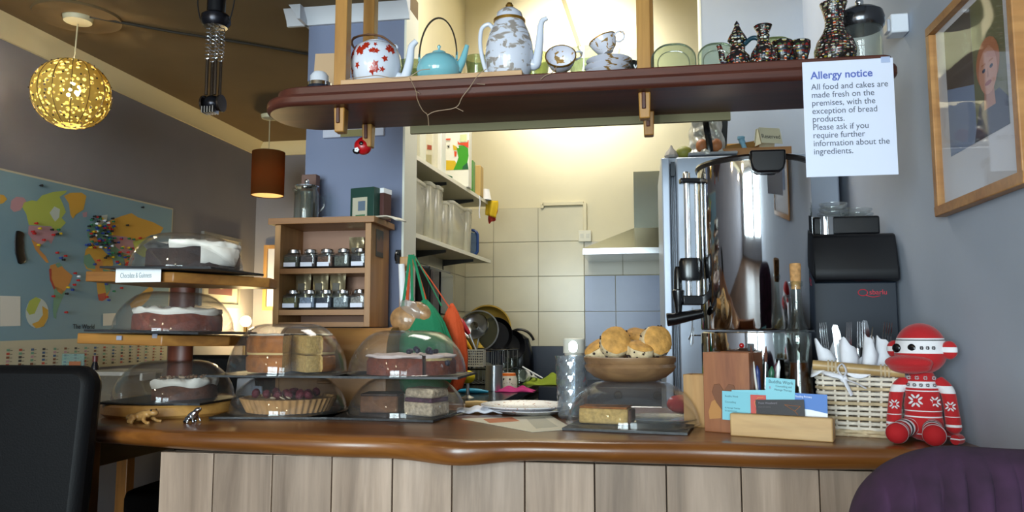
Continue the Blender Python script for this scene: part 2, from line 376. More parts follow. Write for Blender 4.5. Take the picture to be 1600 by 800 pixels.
# kitchen tiling: cream field, blue field behind the cooker, navy upstand
M_tile = mat('cream_tile', '#ccc4a8', .28, var=.04, vscale=6); M_grout = mat('grout', '#9a927c', .9); M_tileb = mat('blue_tile', '#7f8bab', .3, var=.05, vscale=6)
tb = at(912, 325, KW); t0 = at(727, 541, KW); tw = (at(912, 400, KW).x-at(771, 400, KW).x)/2; zr = [at(840, y, KW).z for y in (541, 487, 432, 378, 325)]
def tiles(name, x0, x1, zs, m, w, left=False):
    mb = MB()
    if left: mb.box((KX+.004, (x0+x1)/2, (zs[0]+zs[-1])/2), (.008, x1-x0, zs[-1]-zs[0]), m=1)
    else: mb.box(((x0+x1)/2, KW-.004, (zs[0]+zs[-1])/2), (x1-x0, .008, zs[-1]-zs[0]), m=1)
    x = x1
    while x > x0+.01:
        a = max(x0, x-w)
        for z0, z1 in zip(zs, zs[1:]):
            if left: mb.box((KX+.009, (a+x)/2, (z0+z1)/2), (.008, x-a-.004, z1-z0-.004))
            else: mb.box(((a+x)/2, KW-.009, (z0+z1)/2), (x-a-.004, .008, z1-z0-.004))
        x = a
    return struct(name, mb, [m, M_grout])
tiles('trim_7', KX+.012, tb.x, zr, M_tile, tw); tiles('trim_8', 2.95, KW-.012, zr, M_tile, tw, True)
tiles('trim_9', tb.x+.002, RW, zr[:3], M_tileb, tw); tiles('trim_10', tb.x+.002, RW, [zr[2]+.002, zr[2]+.21], mat('beige_tile', '#b9b3a0', .35), .8)
struct('trim_11', MB().box(((KX+RW)/2, KW-.008, (zr[0]+.9)/2), (RW-KX, .016, zr[0]-.9)), mat('navy_upstand', '#1e2638', .35))
# cable trunking round a boxed hatch, and the slanting joint below the roof light
b = MB(); p0, p1, p2 = at(848, 320, KW), at(912, 318, KW), at(914, 362, KW)
b.box(((p0.x+p1.x)/2, KW-.012, p0.z), (p1.x-p0.x, .03, .022)); b.box((p1.x+.008, KW-.012, (p1.z+p2.z)/2), (.022, .03, p1.z-p2.z)); b.box((p0.x, KW-.012, p0.z-.01), (.02, .03, .03))
struct('trim_12', b, M_cream, bevel=.002)
q0, q1 = at(878, -8, KW), at(909, 84, KW)
b = MB().tube([(q0.x, KW-.006, q0.z), (q1.x, KW-.006, q1.z)], .014, 6); struct('trim_13', b, mat('trunking_grey', '#9a8f6c', .6))

# ================================================================== counter
M_top = wood('counter_oak', '#532e11', '#8c5725', 'x', 7, .30, stretch=9, coat=.2, c3='#714219'); M_edge = M_top
def frontY(x):
    y = 1.715+.014*math.sin(x*4.2+.6)+.006*math.sin(x*13)
    y -= .030*math.exp(-((x+.40)/.09)**2); y += .02*math.exp(-((x+.60)/.12)**2)
    if x < -1.0: y += .16*((-1.0-x)/.36)**2*.45
    return y
def edge_sec(x):
    dip = .012*math.exp(-((x+.40)/.12)**2)+.004*math.sin(x*7)
    return [(.040, .95), (.018, .9485), (.006, .944-.3*dip), (.0, .932), (.002, .918-dip*.6), (.012, .906-dip), (.03, .9005-dip*.8), (.06, .90)]
xs = [-1.36+i*(RW-.004+1.36)/150 for i in range(151)]
b = MB(); sec = []
lp = [(-1.36, frontY(-1.36), 0, -1)]
path = [(x, frontY(x), 0.0, 1.0) for x in xs]           # point and inward direction
# the rounded left end, then the left side running back
p = Vector((-1.36, frontY(-1.36))); left = []
for a in range(1, 10):
    t = R(10*a); left.append((-1.36-.15*math.sin(t), p.y+.15*(1-math.cos(t)), math.sin(t), math.cos(t)))
yb = 2.60; yl = p.y+.15
for i in range(1, 7): left.append((-1.51-.13*i/6, yl+(yb-yl)*i/6, 1, 0))
path = left[::-1]+path
S = 8
for (x, y, nx, ny) in path:
    q = (edge_sec(x) if ny > .99 else edge_sec(-1.36))
    b.v += [(x+nx*d, y+ny*d, z) for d, z in q]
for i in range(len(path)-1):
    for t in range(S-1): b.f.append((i*S+t, (i+1)*S+t, (i+1)*S+t+1, i*S+t+1)); b.m.append(0)
k = len(b.v); back = [(RW-.004, 2.50), (-.60, 2.50), (-.64, 2.60)]
b.v += [(x, y, .95) for x, y in back]+[(x, y, .90) for x, y in back]
n = len(path); b.f.append(tuple(i*S for i in range(n))+(k, k+1, k+2)); b.m.append(0)
b.f.append(tuple(i*S+S-1 for i in range(n-1, -1, -1))+(k+5, k+4, k+3)); b.m.append(0)
e = (n-1)*S; b.f.append((k,)+tuple(e+t for t in range(S))+(k+3,)); b.f.append((k+1, k, k+3, k+4)); b.f.append((k+2, k+1, k+4, k+5)); b.f.append(tuple(t for t in range(S))[::-1]+(k+2, k+5)); b.m += [0]*4
tag(b.build('counter_worktop', M_top, smooth=50), 'thick oiled wooden worktop with a wavy live edge, carrying the cakes', 'worktop')
M_plank = wood('washed_oak', '#75604f', '#b39b88', 'z', 8, .55, stretch=13, island=.36, c3='#9a8370')
ct = thing('serving_counter', 'counter front of pale upright oak boards below the dark worktop', 'counter', (-.26, 2.1, 0))
b = MB(); jx = [at(px, 740, 1.775).x for px in (249, 333, 425, 518, 613, 706, 820, 929, 1041, 1158, 1280, 1365)]+[.53, RW-.004]
for a0, a1 in zip(jx, jx[1:]): b.box(((a0+a1)/2+.26, 1.785-2.1, .4465), (a1-a0-.0025, .02, .893))
b.build('plank_panel', M_plank, ct, bevel=.0015)
b = MB(); b.box((jx[0]+.02+.26, .005, .445), (.03, .60, .89)); b.box((.94, .0, .445), (.03, .5, .89)); b.box(((jx[0]+RW)/2+.26, -.295, .447), (RW-jx[0]-.06, .02, .894)); b.box(((jx[0]+RW)/2+.26, .1, .3), (RW-jx[0]-.06, .40, .02))
b.build('carcass', mat('carcass_dark', '#4a3a2b', .6), ct)

# ================================================================== hanging shelf over the counter
M_maho = wood('mahogany', '#35130c', '#62301f', 'x', 9, .42, stretch=10); M_post = wood('post_pine', '#8a5a24', '#b98842', 'z', 8, .4)
SB, SM, ST = 1.783, 1.816, 1.840
sh = thing('hanging_shelf', 'long dark red-brown wooden shelf hung on pale posts above the counter', 'shelf', (-.2, 2.0, SB))
def board(x0, x1, y0, y1, rl, rr):
    pts = []
    for (cx, cy, a, r) in ((x1-rr, y1-rr, 0, rr), (x0+rl, y1-rl, 90, rl), (x0+rl, y0+rl, 180, rl), (x1-rr, y0+rr, 270, rr)):
        for i in range(9): pts.append((cx+.2+r*math.cos(R(a+90*i/8)), cy-2.0+r*math.sin(R(a+90*i/8))))
    return pts
b = MB().prism(board(-1.015, .605, 1.853, 2.115, .12, .03), 0, SM-SB); b.build('lower_board', M_maho, sh, bevel=.010)
b = MB().prism(board(-.985, .60, 1.872, 2.105, .10, .03), SM-SB, ST-SB); b.build('upper_board', M_maho, sh, bevel=.004)
def post(px, y):
    x = at(px, 100, y).x; mb = MB()
    mb.box((x+.2, y-2.0, (CEIL-.062+ST)/2-SB), (.034, .034, CEIL-.064-ST)); mb.build('post', M_post, sh, bevel=.002)
    mb = MB().box((x+.2, y-2.0, -.033), (.026, .03, .066), taper=1.15); mb.build('post_foot', M_post, sh, bevel=.003)
    mb = MB().box((x+.2-.002, y-2.0-.017, -.022), (.010, .008, .042)); mb.build('peg', M_maho, sh, bevel=.002)
for px, y in ((535, 1.905), (578, 2.075), (1006, 1.905), (1012, 2.075)): post(px, y)
b = MB().box((.0, .109, -.010), (.9, .012, .024)); b.build('rear_batten', mat('batten', '#6f6848', .7), sh)
# ================================================================== cakes under domes
CT = .95
def dome_mesh(Rb, H):
    k = [(1.02, 0), (1.02, .03), (1.0, .045), (.988, .20), (.955, .36), (.89, .54), (.79, .72), (.67, .87), (.55, .955), (.42, .993), (.0, 1.0)]
    o = [(r*Rb, z*H) for r, z in k]; t = .0022
    inn = [(max(0, r*Rb-t), max(0, z*H-t)) for r, z in k][::-1]; inn[-1] = (inn[-1][0], 0)
    return MB().lathe(o+inn+[o[0]], n=64)
def dome(loc, Rb, H, label, tilt=0):
    o = dome_mesh(Rb, H).build('cake_dome', M_clear, smooth=50); o.location = loc; o.rotation_euler = (0, tilt, 0)
    return tag(o, label, 'cake dome', 'clear cake domes on the counter')
def slate(loc, w, d, rz, label, tilt=0):
    rnd = random.Random(int(loc[0]*1000)); pts = []
    for (x0, y0, x1, y1) in ((-w/2, -d/2, w/2, -d/2), (w/2, -d/2, w/2, d/2), (w/2, d/2, -w/2, d/2), (-w/2, d/2, -w/2, -d/2)):
        for i in range(8):
            t = i/8; pts.append((x0+(x1-x0)*t+rnd.uniform(-.0015, .0015), y0+(y1-y0)*t+rnd.uniform(-.0015, .0015)))
    o = MB().prism(pts, 0, .006).build('slate_board', M_slate, smooth=0); o.location = loc; o.rotation_euler = (0, tilt, rz)
    return tag(o, label, 'slate board', 'thin black slates under the cakes')
M_choc = mat('chocolate_sponge', '#2a120c', .8, var=.5, vscale=60, bump=.5, bscale=150); M_red = mat('brown_sponge', '#6b2d18', .8, var=.35, vscale=70, bump=.5, bscale=160)
M_cut = mat('cut_sponge', '#c4a262', .85, var=.25, vscale=120, bump=.6, bscale=200); M_crust = mat('golden_crust', '#9a5a1e', .7, var=.45, vscale=25, bump=.3, bscale=120)
M_icing = mat('white_icing', '#efeae0', .55, var=.05, vscale=30, bump=.2); M_cream_i = mat('pale_icing', '#dccbc8', .55, var=.12, vscale=25)
def wedge_cake(mb, r, z0, z1, a0, a1, rnd=.012, m=0, wob=None, n=48):
    pr = [(0, z0), (r, z0), (r, z1-rnd), (r-rnd*.4, z1-rnd*.25), (r-rnd, z1), (0, z1)]
    return mb.lathe(pr, n=n, m=m, a0=R(a0), a1=R(a1), wob=wob)
def lumpy(seed, amp):
    q = random.Random(seed); ph = [q.uniform(0, 6) for _ in range(4)]
    return lambda a, z: 1+amp*(math.sin(5*a+ph[0])+.7*math.sin(9*a+ph[1]+z*80)+.5*math.sin(17*a+ph[2]+z*150))
def icing(mb, r, z0, h, a0, a1, seed=1, amp=.02, n=72, rough=.25):
    # a soft spread layer with an uneven rim and swirled top
    q = random.Random(seed); nr = 7; full = a1-a0 >= 360; k = n if full else n+1; vs = [(0, 0, z0+h)]
    w = lumpy(seed, amp)
    for i in range(k):
        a = R(a0+(a1-a0)*i/n)
        for j in range(nr):
            t = (j+1)/nr; rr = r*t*(w(a, 0) if t > .7 else 1); dz = h*rough*(math.sin(a*7+j*2.1+seed)+.6*math.sin(a*13-j*1.7))*.5+q.uniform(-.2, .2)*h*rough
            vs.append((rr*math.cos(a), rr*math.sin(a), z0+h*(1 if t < .95 else .8)+dz))
        rr = r*w(a, 0)*1.015; vs.append((rr*math.cos(a), rr*math.sin(a), z0+h*.35)); vs.append((r*.97*math.cos(a), r*.97*math.sin(a), z0-h*.25*(1+math.sin(a*6+seed))))
    P = nr+2; fs = []
    for i in range(k if full else k-1):
        j = (i+1) % k; fs.append((0, 1+i*P, 1+j*P))
        for t in range(P-1): fs.append((1+i*P+t, 1+i*P+t+1, 1+j*P+t+1, 1+j*P+t))
    mb.add(vs, fs); return mb
TILT = R(1.3)
# ---- three-tier wooden stand
SX, SY = at(268, 640, 2.12).x, 2.12
M_disc = wood('stand_pine', '#a8702c', '#d0a05a', 'x', 7, .4, stretch=5); M_stand = wood('stand_oak', '#7a4a1c', '#b07a36', 'x', 7, .4, stretch=8); M_pillar = wood('stand_post', '#5b2416', '#8a4a30', 'z', 9, .4)
ZM = at(270, 523, 2.0).z; ZT = at(300, 424, 1.98).z
st = thing('cake_stand', 'three-tier wooden cake stand with a round base at the counter end', 'cake stand', (SX, SY, CT))
b = MB().lathe([(0, 0), (.178, 0), (.186, .008), (.186, .030), (.181, .036), (0, .036)], n=56, wob=lumpy(3, .006)); b.build('round_base', M_disc, st)
def tier(z, poly, nm):
    mb = MB().prism(poly, z-CT-.030, z-CT); mb.build(nm, M_stand, st, rot=(0, TILT, 0), bevel=.003)
tier(ZM, [(-.22, -.14), (.06, -.16), (.185, -.02), (.185, .13), (.13, .17), (-.22, .17)], 'middle_tier')
tier(ZT, [(-.20, -.15), (.08, -.155), (.26, .06), (.24, .15), (.10, .17), (-.20, .17)], 'top_tier')
xp = at(284, 500, 2.22).x-SX
for z0, z1 in ((.036, ZM-CT-.032), (ZM-CT, ZT-CT-.032)):
    b = MB().lathe([(0, z0), (.042, z0), (.040, (z0+z1)/2), (.040, z1), (0, z1)], c=(xp, .10, 0), n=24, sy=.7); b.build('post', M_pillar, st)
# name card on the top tier, and two little clips on the middle one
p = at(216, 430.5, SY-.168); k = mpp(p); cd = thing('name_card', 'white cake name card fixed to the top tier of the wooden stand', 'card', p, R(-2))
MB().box((0, 0, 0), (80*k, .0012, 21*k)).build('card', M_white, cd)
text('Chocolate & Guinness', 11.5*k, (-31.5*k, -.001, -3.5*k), (R(90), 0, 0), mat('card_ink', '#7d8a90', .7), cd, squeeze=.53)
for px, py in ((186, 528), (242, 525)):
    p = at(px, py, SY-.158); k = mpp(p)
    o = MB().box((0, 0, 0), (9*k, .003, 7*k)).build('card_clip', glass('clip_plastic', '#e8f0ff', .1, 1.5, 1, haze=.5, hazecol='#dfe8ff'), bevel=.001); o.location = p
    tag(o, 'clear card clip on the middle tier edge, ' + ('at its outer corner' if px < 200 else 'below the white-topped cake'), 'clip', 'card clips on the cake stand')
def where(px, y): return at(px, 500, y).x
# domes on the stand
x1, x2, x3 = where(277, 2.10), where(273, 2.06), where(289, 2.06)
zb = CT+.037
slate((x1, 2.10, zb), .31, .27, R(3), 'thin black slate on the round pine base of the stand'); zb += .0065
dome((x1, 2.10, zb), .168, .112, 'clear dome over the last wedge of cake on the round stand base')
zm = ZM+.003-TILT*(x2-SX)+.003
slate((x2, 2.06, zm), .355, .30, R(-2), 'thin black slate on the middle tier of the wooden stand', TILT); zm += .0065
dome((x2, 2.06, zm), .164, .112, 'clear dome over the whole white-topped brown cake on the middle tier', TILT)
zt = ZT+.003-TILT*(x3-SX)+.003
slate((x3-.005, 2.06, zt), .345, .28, R(-2), 'thin black slate on the top tier behind the white name card', TILT); zt += .0065
dome((x3, 2.06, zt), .156, .105, 'clear dome over the dark chocolate cake on the top tier', TILT)
c = thing('chocolate_cake', 'dark chocolate cake with dripping white icing on the top tier', 'cake', (x3+.012, 2.07, zt+.001), rot=(0, TILT, 0))
wedge_cake(MB(), .130, 0, .060, -88, 205).build('sponge', M_choc, c); icing(MB(), .131, .060, .018, -88, 205, 4, .03, rough=.4).build('icing', M_icing, c, smooth=80)
b = MB(); q = random.Random(3)
wv = lumpy(9, .03); b.lathe([(.126, .064), (.137, .060), (.139, .04), (.136, .016), (.128, .010)], n=24, a0=R(-50), a1=R(4), wob=wv)
b.build('icing_side', M_icing, c, smooth=80, disp=(.006, .02))
c = thing('carrot_cake', 'whole brown cake with ruffled white icing on the middle tier', 'cake', (x2+.01, 2.06, zm+.001), rot=(0, TILT, 0))
wedge_cake(MB(), .122, 0, .05, 0, 360, wob=lumpy(2, .004)).build('sponge', M_red, c); icing(MB(), .121, .049, .014, 0, 360, 9, .012, rough=.5).build('icing', M_icing, c, smooth=80)
c = thing('cake_wedge', 'quarter of brown cake with cream and chopped nuts on the stand base', 'cake', (x1-.012, 2.13, zb+.001))
wedge_cake(MB(), .115, 0, .042, -92, 25).build('sponge', mat('spice_sponge', '#57301d', .85, var=.4, vscale=60, bump=.5, bscale=150), c)
icing(MB(), .117, .041, .018, -92, 25, 5, .03, rough=.4).build('icing', M_icing, c, smooth=80)
b = MB(); q = random.Random(8)
for i in range(46):
    a = R(q.uniform(-90, 22)); r = .11*math.sqrt(q.random()); b.ell((r*math.cos(a), r*math.sin(a), .064), (q.uniform(.003, .006), q.uniform(.003, .005), .004), 6, m=i % 2)
b.build('nuts', [mat('walnut', '#7a5a44', .8), mat('nut_pale', '#b59c84', .8)], c)
# ---- Victoria sponge over raspberry tart
TX, TY = where(455, 2.16), 2.16
slate((TX+.005, TY-.02, CT+.001), .34, .29, R(8), 'black slate on the worktop under the raspberry tart')
dome((TX, TY, CT+.0075), .168, .104, 'clear dome over the raspberry tart, lower of its pair')
z = CT+.0075+.1045; slate((TX+.03, TY, z), .44, .27, R(2), 'black slate laid across the dome above the raspberry tart'); z += .0065
dome((where(452, TY), TY, z), .172, .145, 'tall clear dome over the two-layer golden sponge cake')
c = thing('victoria_sponge', 'two-layer golden sponge cake dusted with icing sugar', 'cake', (where(455, TY), TY+.01, z+.001))
for q0, nm in ((.004, 'lower_layer'), (.058, 'upper_layer')):
    b = MB(); pr = [(0, q0), (.124, q0), (.129, q0+.008), (.128, q0+.042), (.12, q0+.050), (0, q0+.052)]
    b.lathe(pr, n=56, a0=R(-22), a1=R(284), wob=lumpy(int(q0*999), .004))
    b.m = [1 if len(f) > 4 else 0 for f in b.f]
    b.build(nm, [M_crust, M_cut], c)
    MB().lathe([(0, q0), (.120, q0), (.118, q0+.047), (0, q0+.049)], n=40, a0=R(-45), a1=R(-20)).build('cut_face', M_cut, c)
wedge_cake(MB(), .126, .054, .062, -22, 284, .003).build('jam_filling', mat('cream_filling', '#cfae72', .6), c)
icing(MB(), .119, .109, .004, -22, 284, 12, .02, rough=.5).build('icing_sugar', mat('icing_sugar', '#e9e2d2', .9), c, smooth=80)
c = thing('raspberry_tart', 'fluted pastry tart topped with raspberries and almonds', 'tart', (TX, TY, CT+.0085))
b = MB(); flute = lambda a, z: 1+.018*math.cos(a*44)
b.lathe([(0, 0), (.118, 0), (.136, .036), (.138, .040), (.128, .041), (.124, .034), (0, .036)], n=264, wob=flute); b.build('pastry', mat('pastry', '#b98a55', .7, var=.25, vscale=30), c, smooth=60)
b = MB(); q = random.Random(5)
raspb = mat('raspberry', '#5e0f22', .45, bump=.9, bscale=320)
for (x, y) in ((-.08, -.05), (-.035, -.07), (-.028, -.03), (.0, -.075), (.012, -.04), (.03, -.06), (.045, -.03), (.062, -.065), (.07, -.03), (.085, -.05), (.05, .02), (-.05, .02), (.0, .01), (-.01, .06), (.06, .06)):
    MB().lathe([(0, .016), (.007, .015), (.0115, .008), (.0115, 0), (.008, -.008), (0, -.011)], n=12, rot=(q.uniform(-.9, .9), q.uniform(-.9, .9), 0)).build('raspberry', raspb, c, loc=(x, y, .047+q.uniform(0, .004)))
for i in range(14):
    a, r = q.uniform(0, 6.28), .1*math.sqrt(q.random()); b.ell((r*math.cos(a), r*math.sin(a)-.01, .044), (.010, .006, .0018), 8, rot=(q.uniform(-.5, .5), q.uniform(-.5, .5), q.uniform(0, 3)))
b.build('almond_flakes', mat('almond', '#d9c6a8', .6), c); 
# ---- blueberry cake over crumble traybake
UX, UY = where(638, 2.16), 2.16
slate((UX-.05, UY-.02, CT+.001), .36, .26, R(-4), 'black slate on the worktop under the crumble slices')
dome((UX, UY, CT+.0075), .167, .104, 'clear dome over the blueberry crumble slices, lower of its pair')
z = CT+.0075+.1045; slate((UX, UY, z), .355, .27, R(1), 'black slate laid across the dome above the crumble slices'); z += .0065
dome((UX, UY, z), .169, .125, 'clear dome over the brown cake with blueberries on top')
c = thing('blueberry_cake', 'brown cake with cracked pink-white icing and blueberries on top', 'cake', (UX+.012, UY+.0, z+.001))
wedge_cake(MB(), .128, 0, .048, -55, 300).build('sponge', M_red, c); icing(MB(), .124, .048, .008, -55, 300, 7, .03, rough=.4).build('icing', M_cream_i, c, smooth=80)
MB().lathe([(0, 0), (.126, 0), (.126, .046), (0, .048)], n=20, a0=R(-55), a1=R(-10)).build('cut_face', mat('pale_cut', '#c3aa74', .85, var=.3, vscale=90), c)
bl = mat('blueberry', '#1a1c33', .5); q = random.Random(2)
for (x, y, h) in ((.0, -.03, 0), (.018, -.02, .008), (.03, -.045, .004), (.06, -.03, .006), (.068, -.04, .0), (.045, .01, .0), (-.01, .02, 0), (.07, .005, .0), (.12, -.055, -.03)):
    MB().lathe([(0, -.008), (.006, -.006), (.0085, 0), (.006, .006), (.003, .008), (.0025, .006), (0, .006)], n=12, rot=(q.uniform(-1, 1), q.uniform(-1, 1), 0)).build('blueberry', bl, c, loc=(x, y, .063+h))
M_crumb = mat('crumble', '#b7a48c', .9, var=.35, vscale=110, bump=1.0, bscale=160)
c = thing('crumble_slice', 'tall pale crumble slice with a purple berry layer under the dome', 'cake', (where(668, UY-.05), UY-.05, CT+.0085), R(-22))
MB().box((0, 0, .019), (.098, .085, .038)).build('base_crumb', M_crumb, c, bevel=.006, disp=(.006, .012))
MB().box((0, 0, .043), (.094, .081, .013)).build('berry_layer', mat('berry_layer', '#4a2a3c', .7, var=.5, vscale=80), c, bevel=.004)
MB().box((0, 0, .062), (.096, .083, .028)).build('top_crumb', M_crumb, c, bevel=.008, disp=(.008, .012))
c = thing('brown_slice', 'low dark brown cake slice beside the pale crumble slice', 'cake', (where(600, UY+.02), UY+.02, CT+.0085), R(6))
MB().box((0, 0, .024), (.11, .10, .048)).build('sponge', mat('bran_sponge', '#6a452c', .85, var=.3, vscale=50, bump=.6, bscale=140), c, bevel=.006)
MB().box((0, 0, .051), (.108, .098, .007)).build('topping', mat('dark_topping', '#3a2318', .6, var=.3, vscale=60), c, bevel=.003)
# ---- lemon cake under the scone bowl
VX, VY = where(986, 2.03), 2.03
slate((VX+.0, VY-.025, CT+.001), .30, .27, R(-9), 'black slate on the worktop under the lemon slice, below the scone bowl')
dome((VX, VY, CT+.0075), .168, .106, 'clear dome under the wooden scone bowl, over a lemon slice')
c = thing('lemon_slice', 'yellow lemon loaf piece with a golden crust under the dome', 'cake', (where(945, VY-.02), VY-.02, CT+.0085), R(-9))
MB().box((0, 0, .019), (.125, .075, .038)).build('sponge', M_cut, c, bevel=.005)
MB().box((0, 0, .0405), (.122, .073, .005)).build('crust', M_crust, c, bevel=.002, disp=(.003, .01))
MB().box((.064, .004, .018), (.012, .065, .034)).build('dark_end', mat('dark_end', '#4a2c22', .8), c, bevel=.004)
o = MB().lathe([(0, .001), (.07, .001), (.095, .010), (.096, .012), (.07, .004), (0, .003)], n=40).build('glass_plate', glass('plate_glass', '#e6ecec', .05, 1.5, 1, haze=.12)); o.location = (where(1030, VY+.02), VY+.02, CT+.0085)
tag(o, 'clear glass plate beside the lemon slice under the dome', 'plate')
# ---- wooden bowl of scones
zb = CT+.0075+.1065
bw = thing('wooden_bowl', 'shallow turned wooden bowl of scones standing on a clear dome', 'bowl', (where(983, VY), VY, zb))
b = MB().lathe([(0, 0), (.068, 0), (.092, .010), (.112, .026), (.117, .036), (.113, .044), (.118, .052), (.119, .060), (.115, .062), (.110, .056), (.104, .034), (.08, .014), (0, .010)], n=56)
b.build('bowl', wood('bowl_wood', '#654832', '#97744f', 'x', 11, .45, stretch=5), bw)
M_scone = [mat('scone_top', '#c8934a', .75, var=.32, vscale=45, bump=.8, bscale=110), mat('scone_side', '#d3bd96', .9, var=.2, vscale=70, bump=1.0, bscale=110), mat('raisin', '#2a1a18', .6)]
def scone(px, py, y, r, h, rot, label, seed):
    q = random.Random(seed); p = at(px, py, y); c = thing('scone', label, 'scone', p, rot=rot, group='fruit scones in the wooden bowl'); w = lumpy(seed, .012)
    MB().lathe([(0, -h/2), (r*.86, -h/2), (r*.97, -h*.3), (r*1.0, 0), (r*.98, h*.25), (r*.93, h*.36)], n=36, wob=w).build('crumb', M_scone[1], c, smooth=70, disp=(.009, .016))
    MB().lathe([(0, h*.56), (r*.5, h*.545), (r*.8, h*.47), (r*.945, h*.34), (r*.9, h*.30), (0, h*.28)], n=36, wob=w).build('glazed_top', M_scone[0], c, smooth=70, disp=(.006, .018))
    b = MB()
    for i in range(26):
        a = q.uniform(0, 6.28); z = q.uniform(-h*.4, h*.28); b.ell((r*.985*math.cos(a), r*.985*math.sin(a), z), (q.uniform(.002, .004),)*3, 6)
    b.build('raisins', M_scone[2], c)['kind'] = 'stuff'
scone(961, 536, VY-.035, .040, .048, (R(62), R(22), 0), 'big golden scone tipped forward, its round top facing out of the bowl', 1)
scone(1024, 534, VY-.02, .040, .050, (R(60), R(56), 0), 'pale scone lying on its side at the bowl end by the urn', 2)
scone(996, 531, VY+.045, .038, .044, (R(25), R(6), 0), 'scone at the back of the bowl, half hidden by two others', 3)
scone(935, 548, VY+.0, .036, .042, (R(15), R(-35), 0), 'dark golden scone low in the bowl, beside the glass jug', 4)
scone(1000, 549, VY-.045, .034, .04, (R(20), R(10), 0), 'low orange-brown scone in the middle of the bowl front', 6)
scone(962, 540, VY+.05, .036, .04, (R(8), R(-12), 0), 'scone behind the big tipped one, only its rim showing', 7)
# ================================================================== right half of the counter
# ---- tea urn
YU = 2.16; ux = (at(1091, 400, YU).x+at(1271, 400, YU).x)/2; ur = (at(1271, 400, YU).x-at(1091, 400, YU).x)/2*.985
zt = at(1090, 262, YU).z-CT; zb = at(1090, 518, YU).z-CT
M_urn = mat('polished_steel', '#cfd0d2', .06, 1); M_bl = mat('bakelite', '#0a0a0d', .22)
u = thing('tea_urn', 'tall polished steel tea urn with black tap and lid handle', 'urn', (ux, YU, CT))
MB().lathe([(0, zb+.004), (ur-.003, zb+.004), (ur, zb+.008), (ur, zt-.012), (ur-.004, zt-.012), (ur-.004, zb+.02), (0, zb+.02)], n=72).build('tank', M_urn, u)
MB().lathe([(0, .012), (ur-.002, .012), (ur, .018), (ur, zb-.004), (ur-.004, zb), (0, zb)], n=72).build('base_section', M_urn, u)
MB().lathe([(0, 0), (ur-.012, 0), (ur-.012, .014), (0, .014)], n=48).build('foot_ring', M_bl, u)
MB().lathe([(ur-.012, zt-.014), (ur+.004, zt-.014), (ur+.006, zt-.006), (ur+.003, zt), (ur-.012, zt+.001), (ur-.02, zt-.004)], n=72).build('rim', mat('dark_rim', '#1b1512', .25), u)
MB().lathe([(0, zt+.022), (.04, zt+.020), (.11, zt+.008), (ur-.014, zt-.001), (ur-.014, zt-.005), (0, zt-.003)], n=56).build('lid', M_urn, u)
# black grip on the front of the rim
gx = at(1198, 262, YU-ur).x-ux; gw = 54*mpp(at(1198, 262, YU-ur)); b = MB()
gp = [(-gw/2, .004), (gw/2, .004), (gw/2*.97, -.028), (gw/2*.86, -.046), (gw/2*.6, -.054), (-gw/2*.6, -.054), (-gw/2*.86, -.046), (-gw/2*.97, -.028)]
b.prism(gp, -.012, .014, M=Matrix.Translation((gx, -math.sqrt(ur**2-gx**2)-.014, zt)) @ Matrix.Rotation(R(90), 4, 'X'))
b.build('lid_grip', M_bl, u, bevel=.005)
# sight gauge and tap on the left flank
ga = R(190); gd = Vector((math.cos(ga), math.sin(ga), 0))
def uz(py): return at(1085, py, YU).z-CT
def gpnt(d, side=0): return gd*d+Vector((-gd.y, gd.x, 0))*side
b = MB()
for dd, sd in ((ur+.008, .0), (ur+.034, .0)):
    q = gpnt(dd, sd); b.lathe([(0, uz(466)), (.0055 if dd < ur+.02 else .0085, uz(466)), (.0055 if dd < ur+.02 else .0085, uz(288)), (0, uz(288))], c=(q.x, q.y, 0), n=16)
b.build('sight_tube', mat('gauge_tube', '#dfe3e8', .12, .8), u)
for z, h in ((uz(286), .014), (uz(470), .026)):
    q = gpnt(ur+.022); MB().box((q.x, q.y, z), (.062, .026, h), rot=(0, 0, ga)).build('gauge_bracket', M_bl, u, bevel=.003)
q = gpnt(ur+.034); MB().lathe([(0, uz(284)), (.010, uz(284)), (.010, uz(274)), (.007, uz(272)), (0, uz(272))], c=(q.x, q.y, 0), n=16).build('gauge_cap', M_chrome, u)
b = MB(); q = gpnt(ur+.063); b.lathe([(0, uz(490)), (.008, uz(490)), (.010, uz(478)), (.0165, uz(458)), (.0165, uz(455)), (.011, uz(453)), (.010, uz(425)), (.007, uz(418)), (0, uz(418))], c=(q.x, q.y, 0), n=20)
q2 = gpnt(ur-.004); b.tube([(q2.x, q2.y, uz(471)), (q.x, q.y, uz(471))], .0095, 12); b.build('tap_body', M_bl, u)
b = MB(); q = gpnt(ur+.03); b.lathe([(0, -.032), (.026, -.030), (.030, -.02), (.030, .02), (.026, .030), (0, .032)], c=(q.x, q.y-.02, uz(423)), n=20, rot=(0, 0, 0), sy=.5); b.build('tap_guard', M_bl, u)
b = MB(); p0, p1 = gpnt(ur+.10, .02), gpnt(ur+.005, .035); b.tube([(p0.x, p0.y, uz(500)), (p0.x*.8+p1.x*.2, p0.y, uz(499)), (p1.x, p1.y, uz(490))], [.018, .0165, .012], 16); b.build('tap_lever', M_bl, u, bevel=.003)
q = gpnt(ur+.03, .02); b = MB().tube([(q.x, q.y, uz(482)), (q.x-.002, q.y, uz(510)), (q.x-.008, q.y, uz(535)), (q.x-.006, q.y, uz(541)), (q.x-.001, q.y, uz(536)), (q.x+.001, q.y, uz(512))], .0018, 6); b.build('drip_wire', M_steel, u)
def on_urn(px, py):
    p = at(px, py, YU-ur); x = p.x-ux; return (x, -math.sqrt(max(0, ur**2-x*x)), p.z-CT)
q = on_urn(1160, 540); MB().ell((0, 0, 0), (.0065, .004, .0065), 16).build('red_light', mat('red_lamp', '#a01010', .25), u, loc=q)
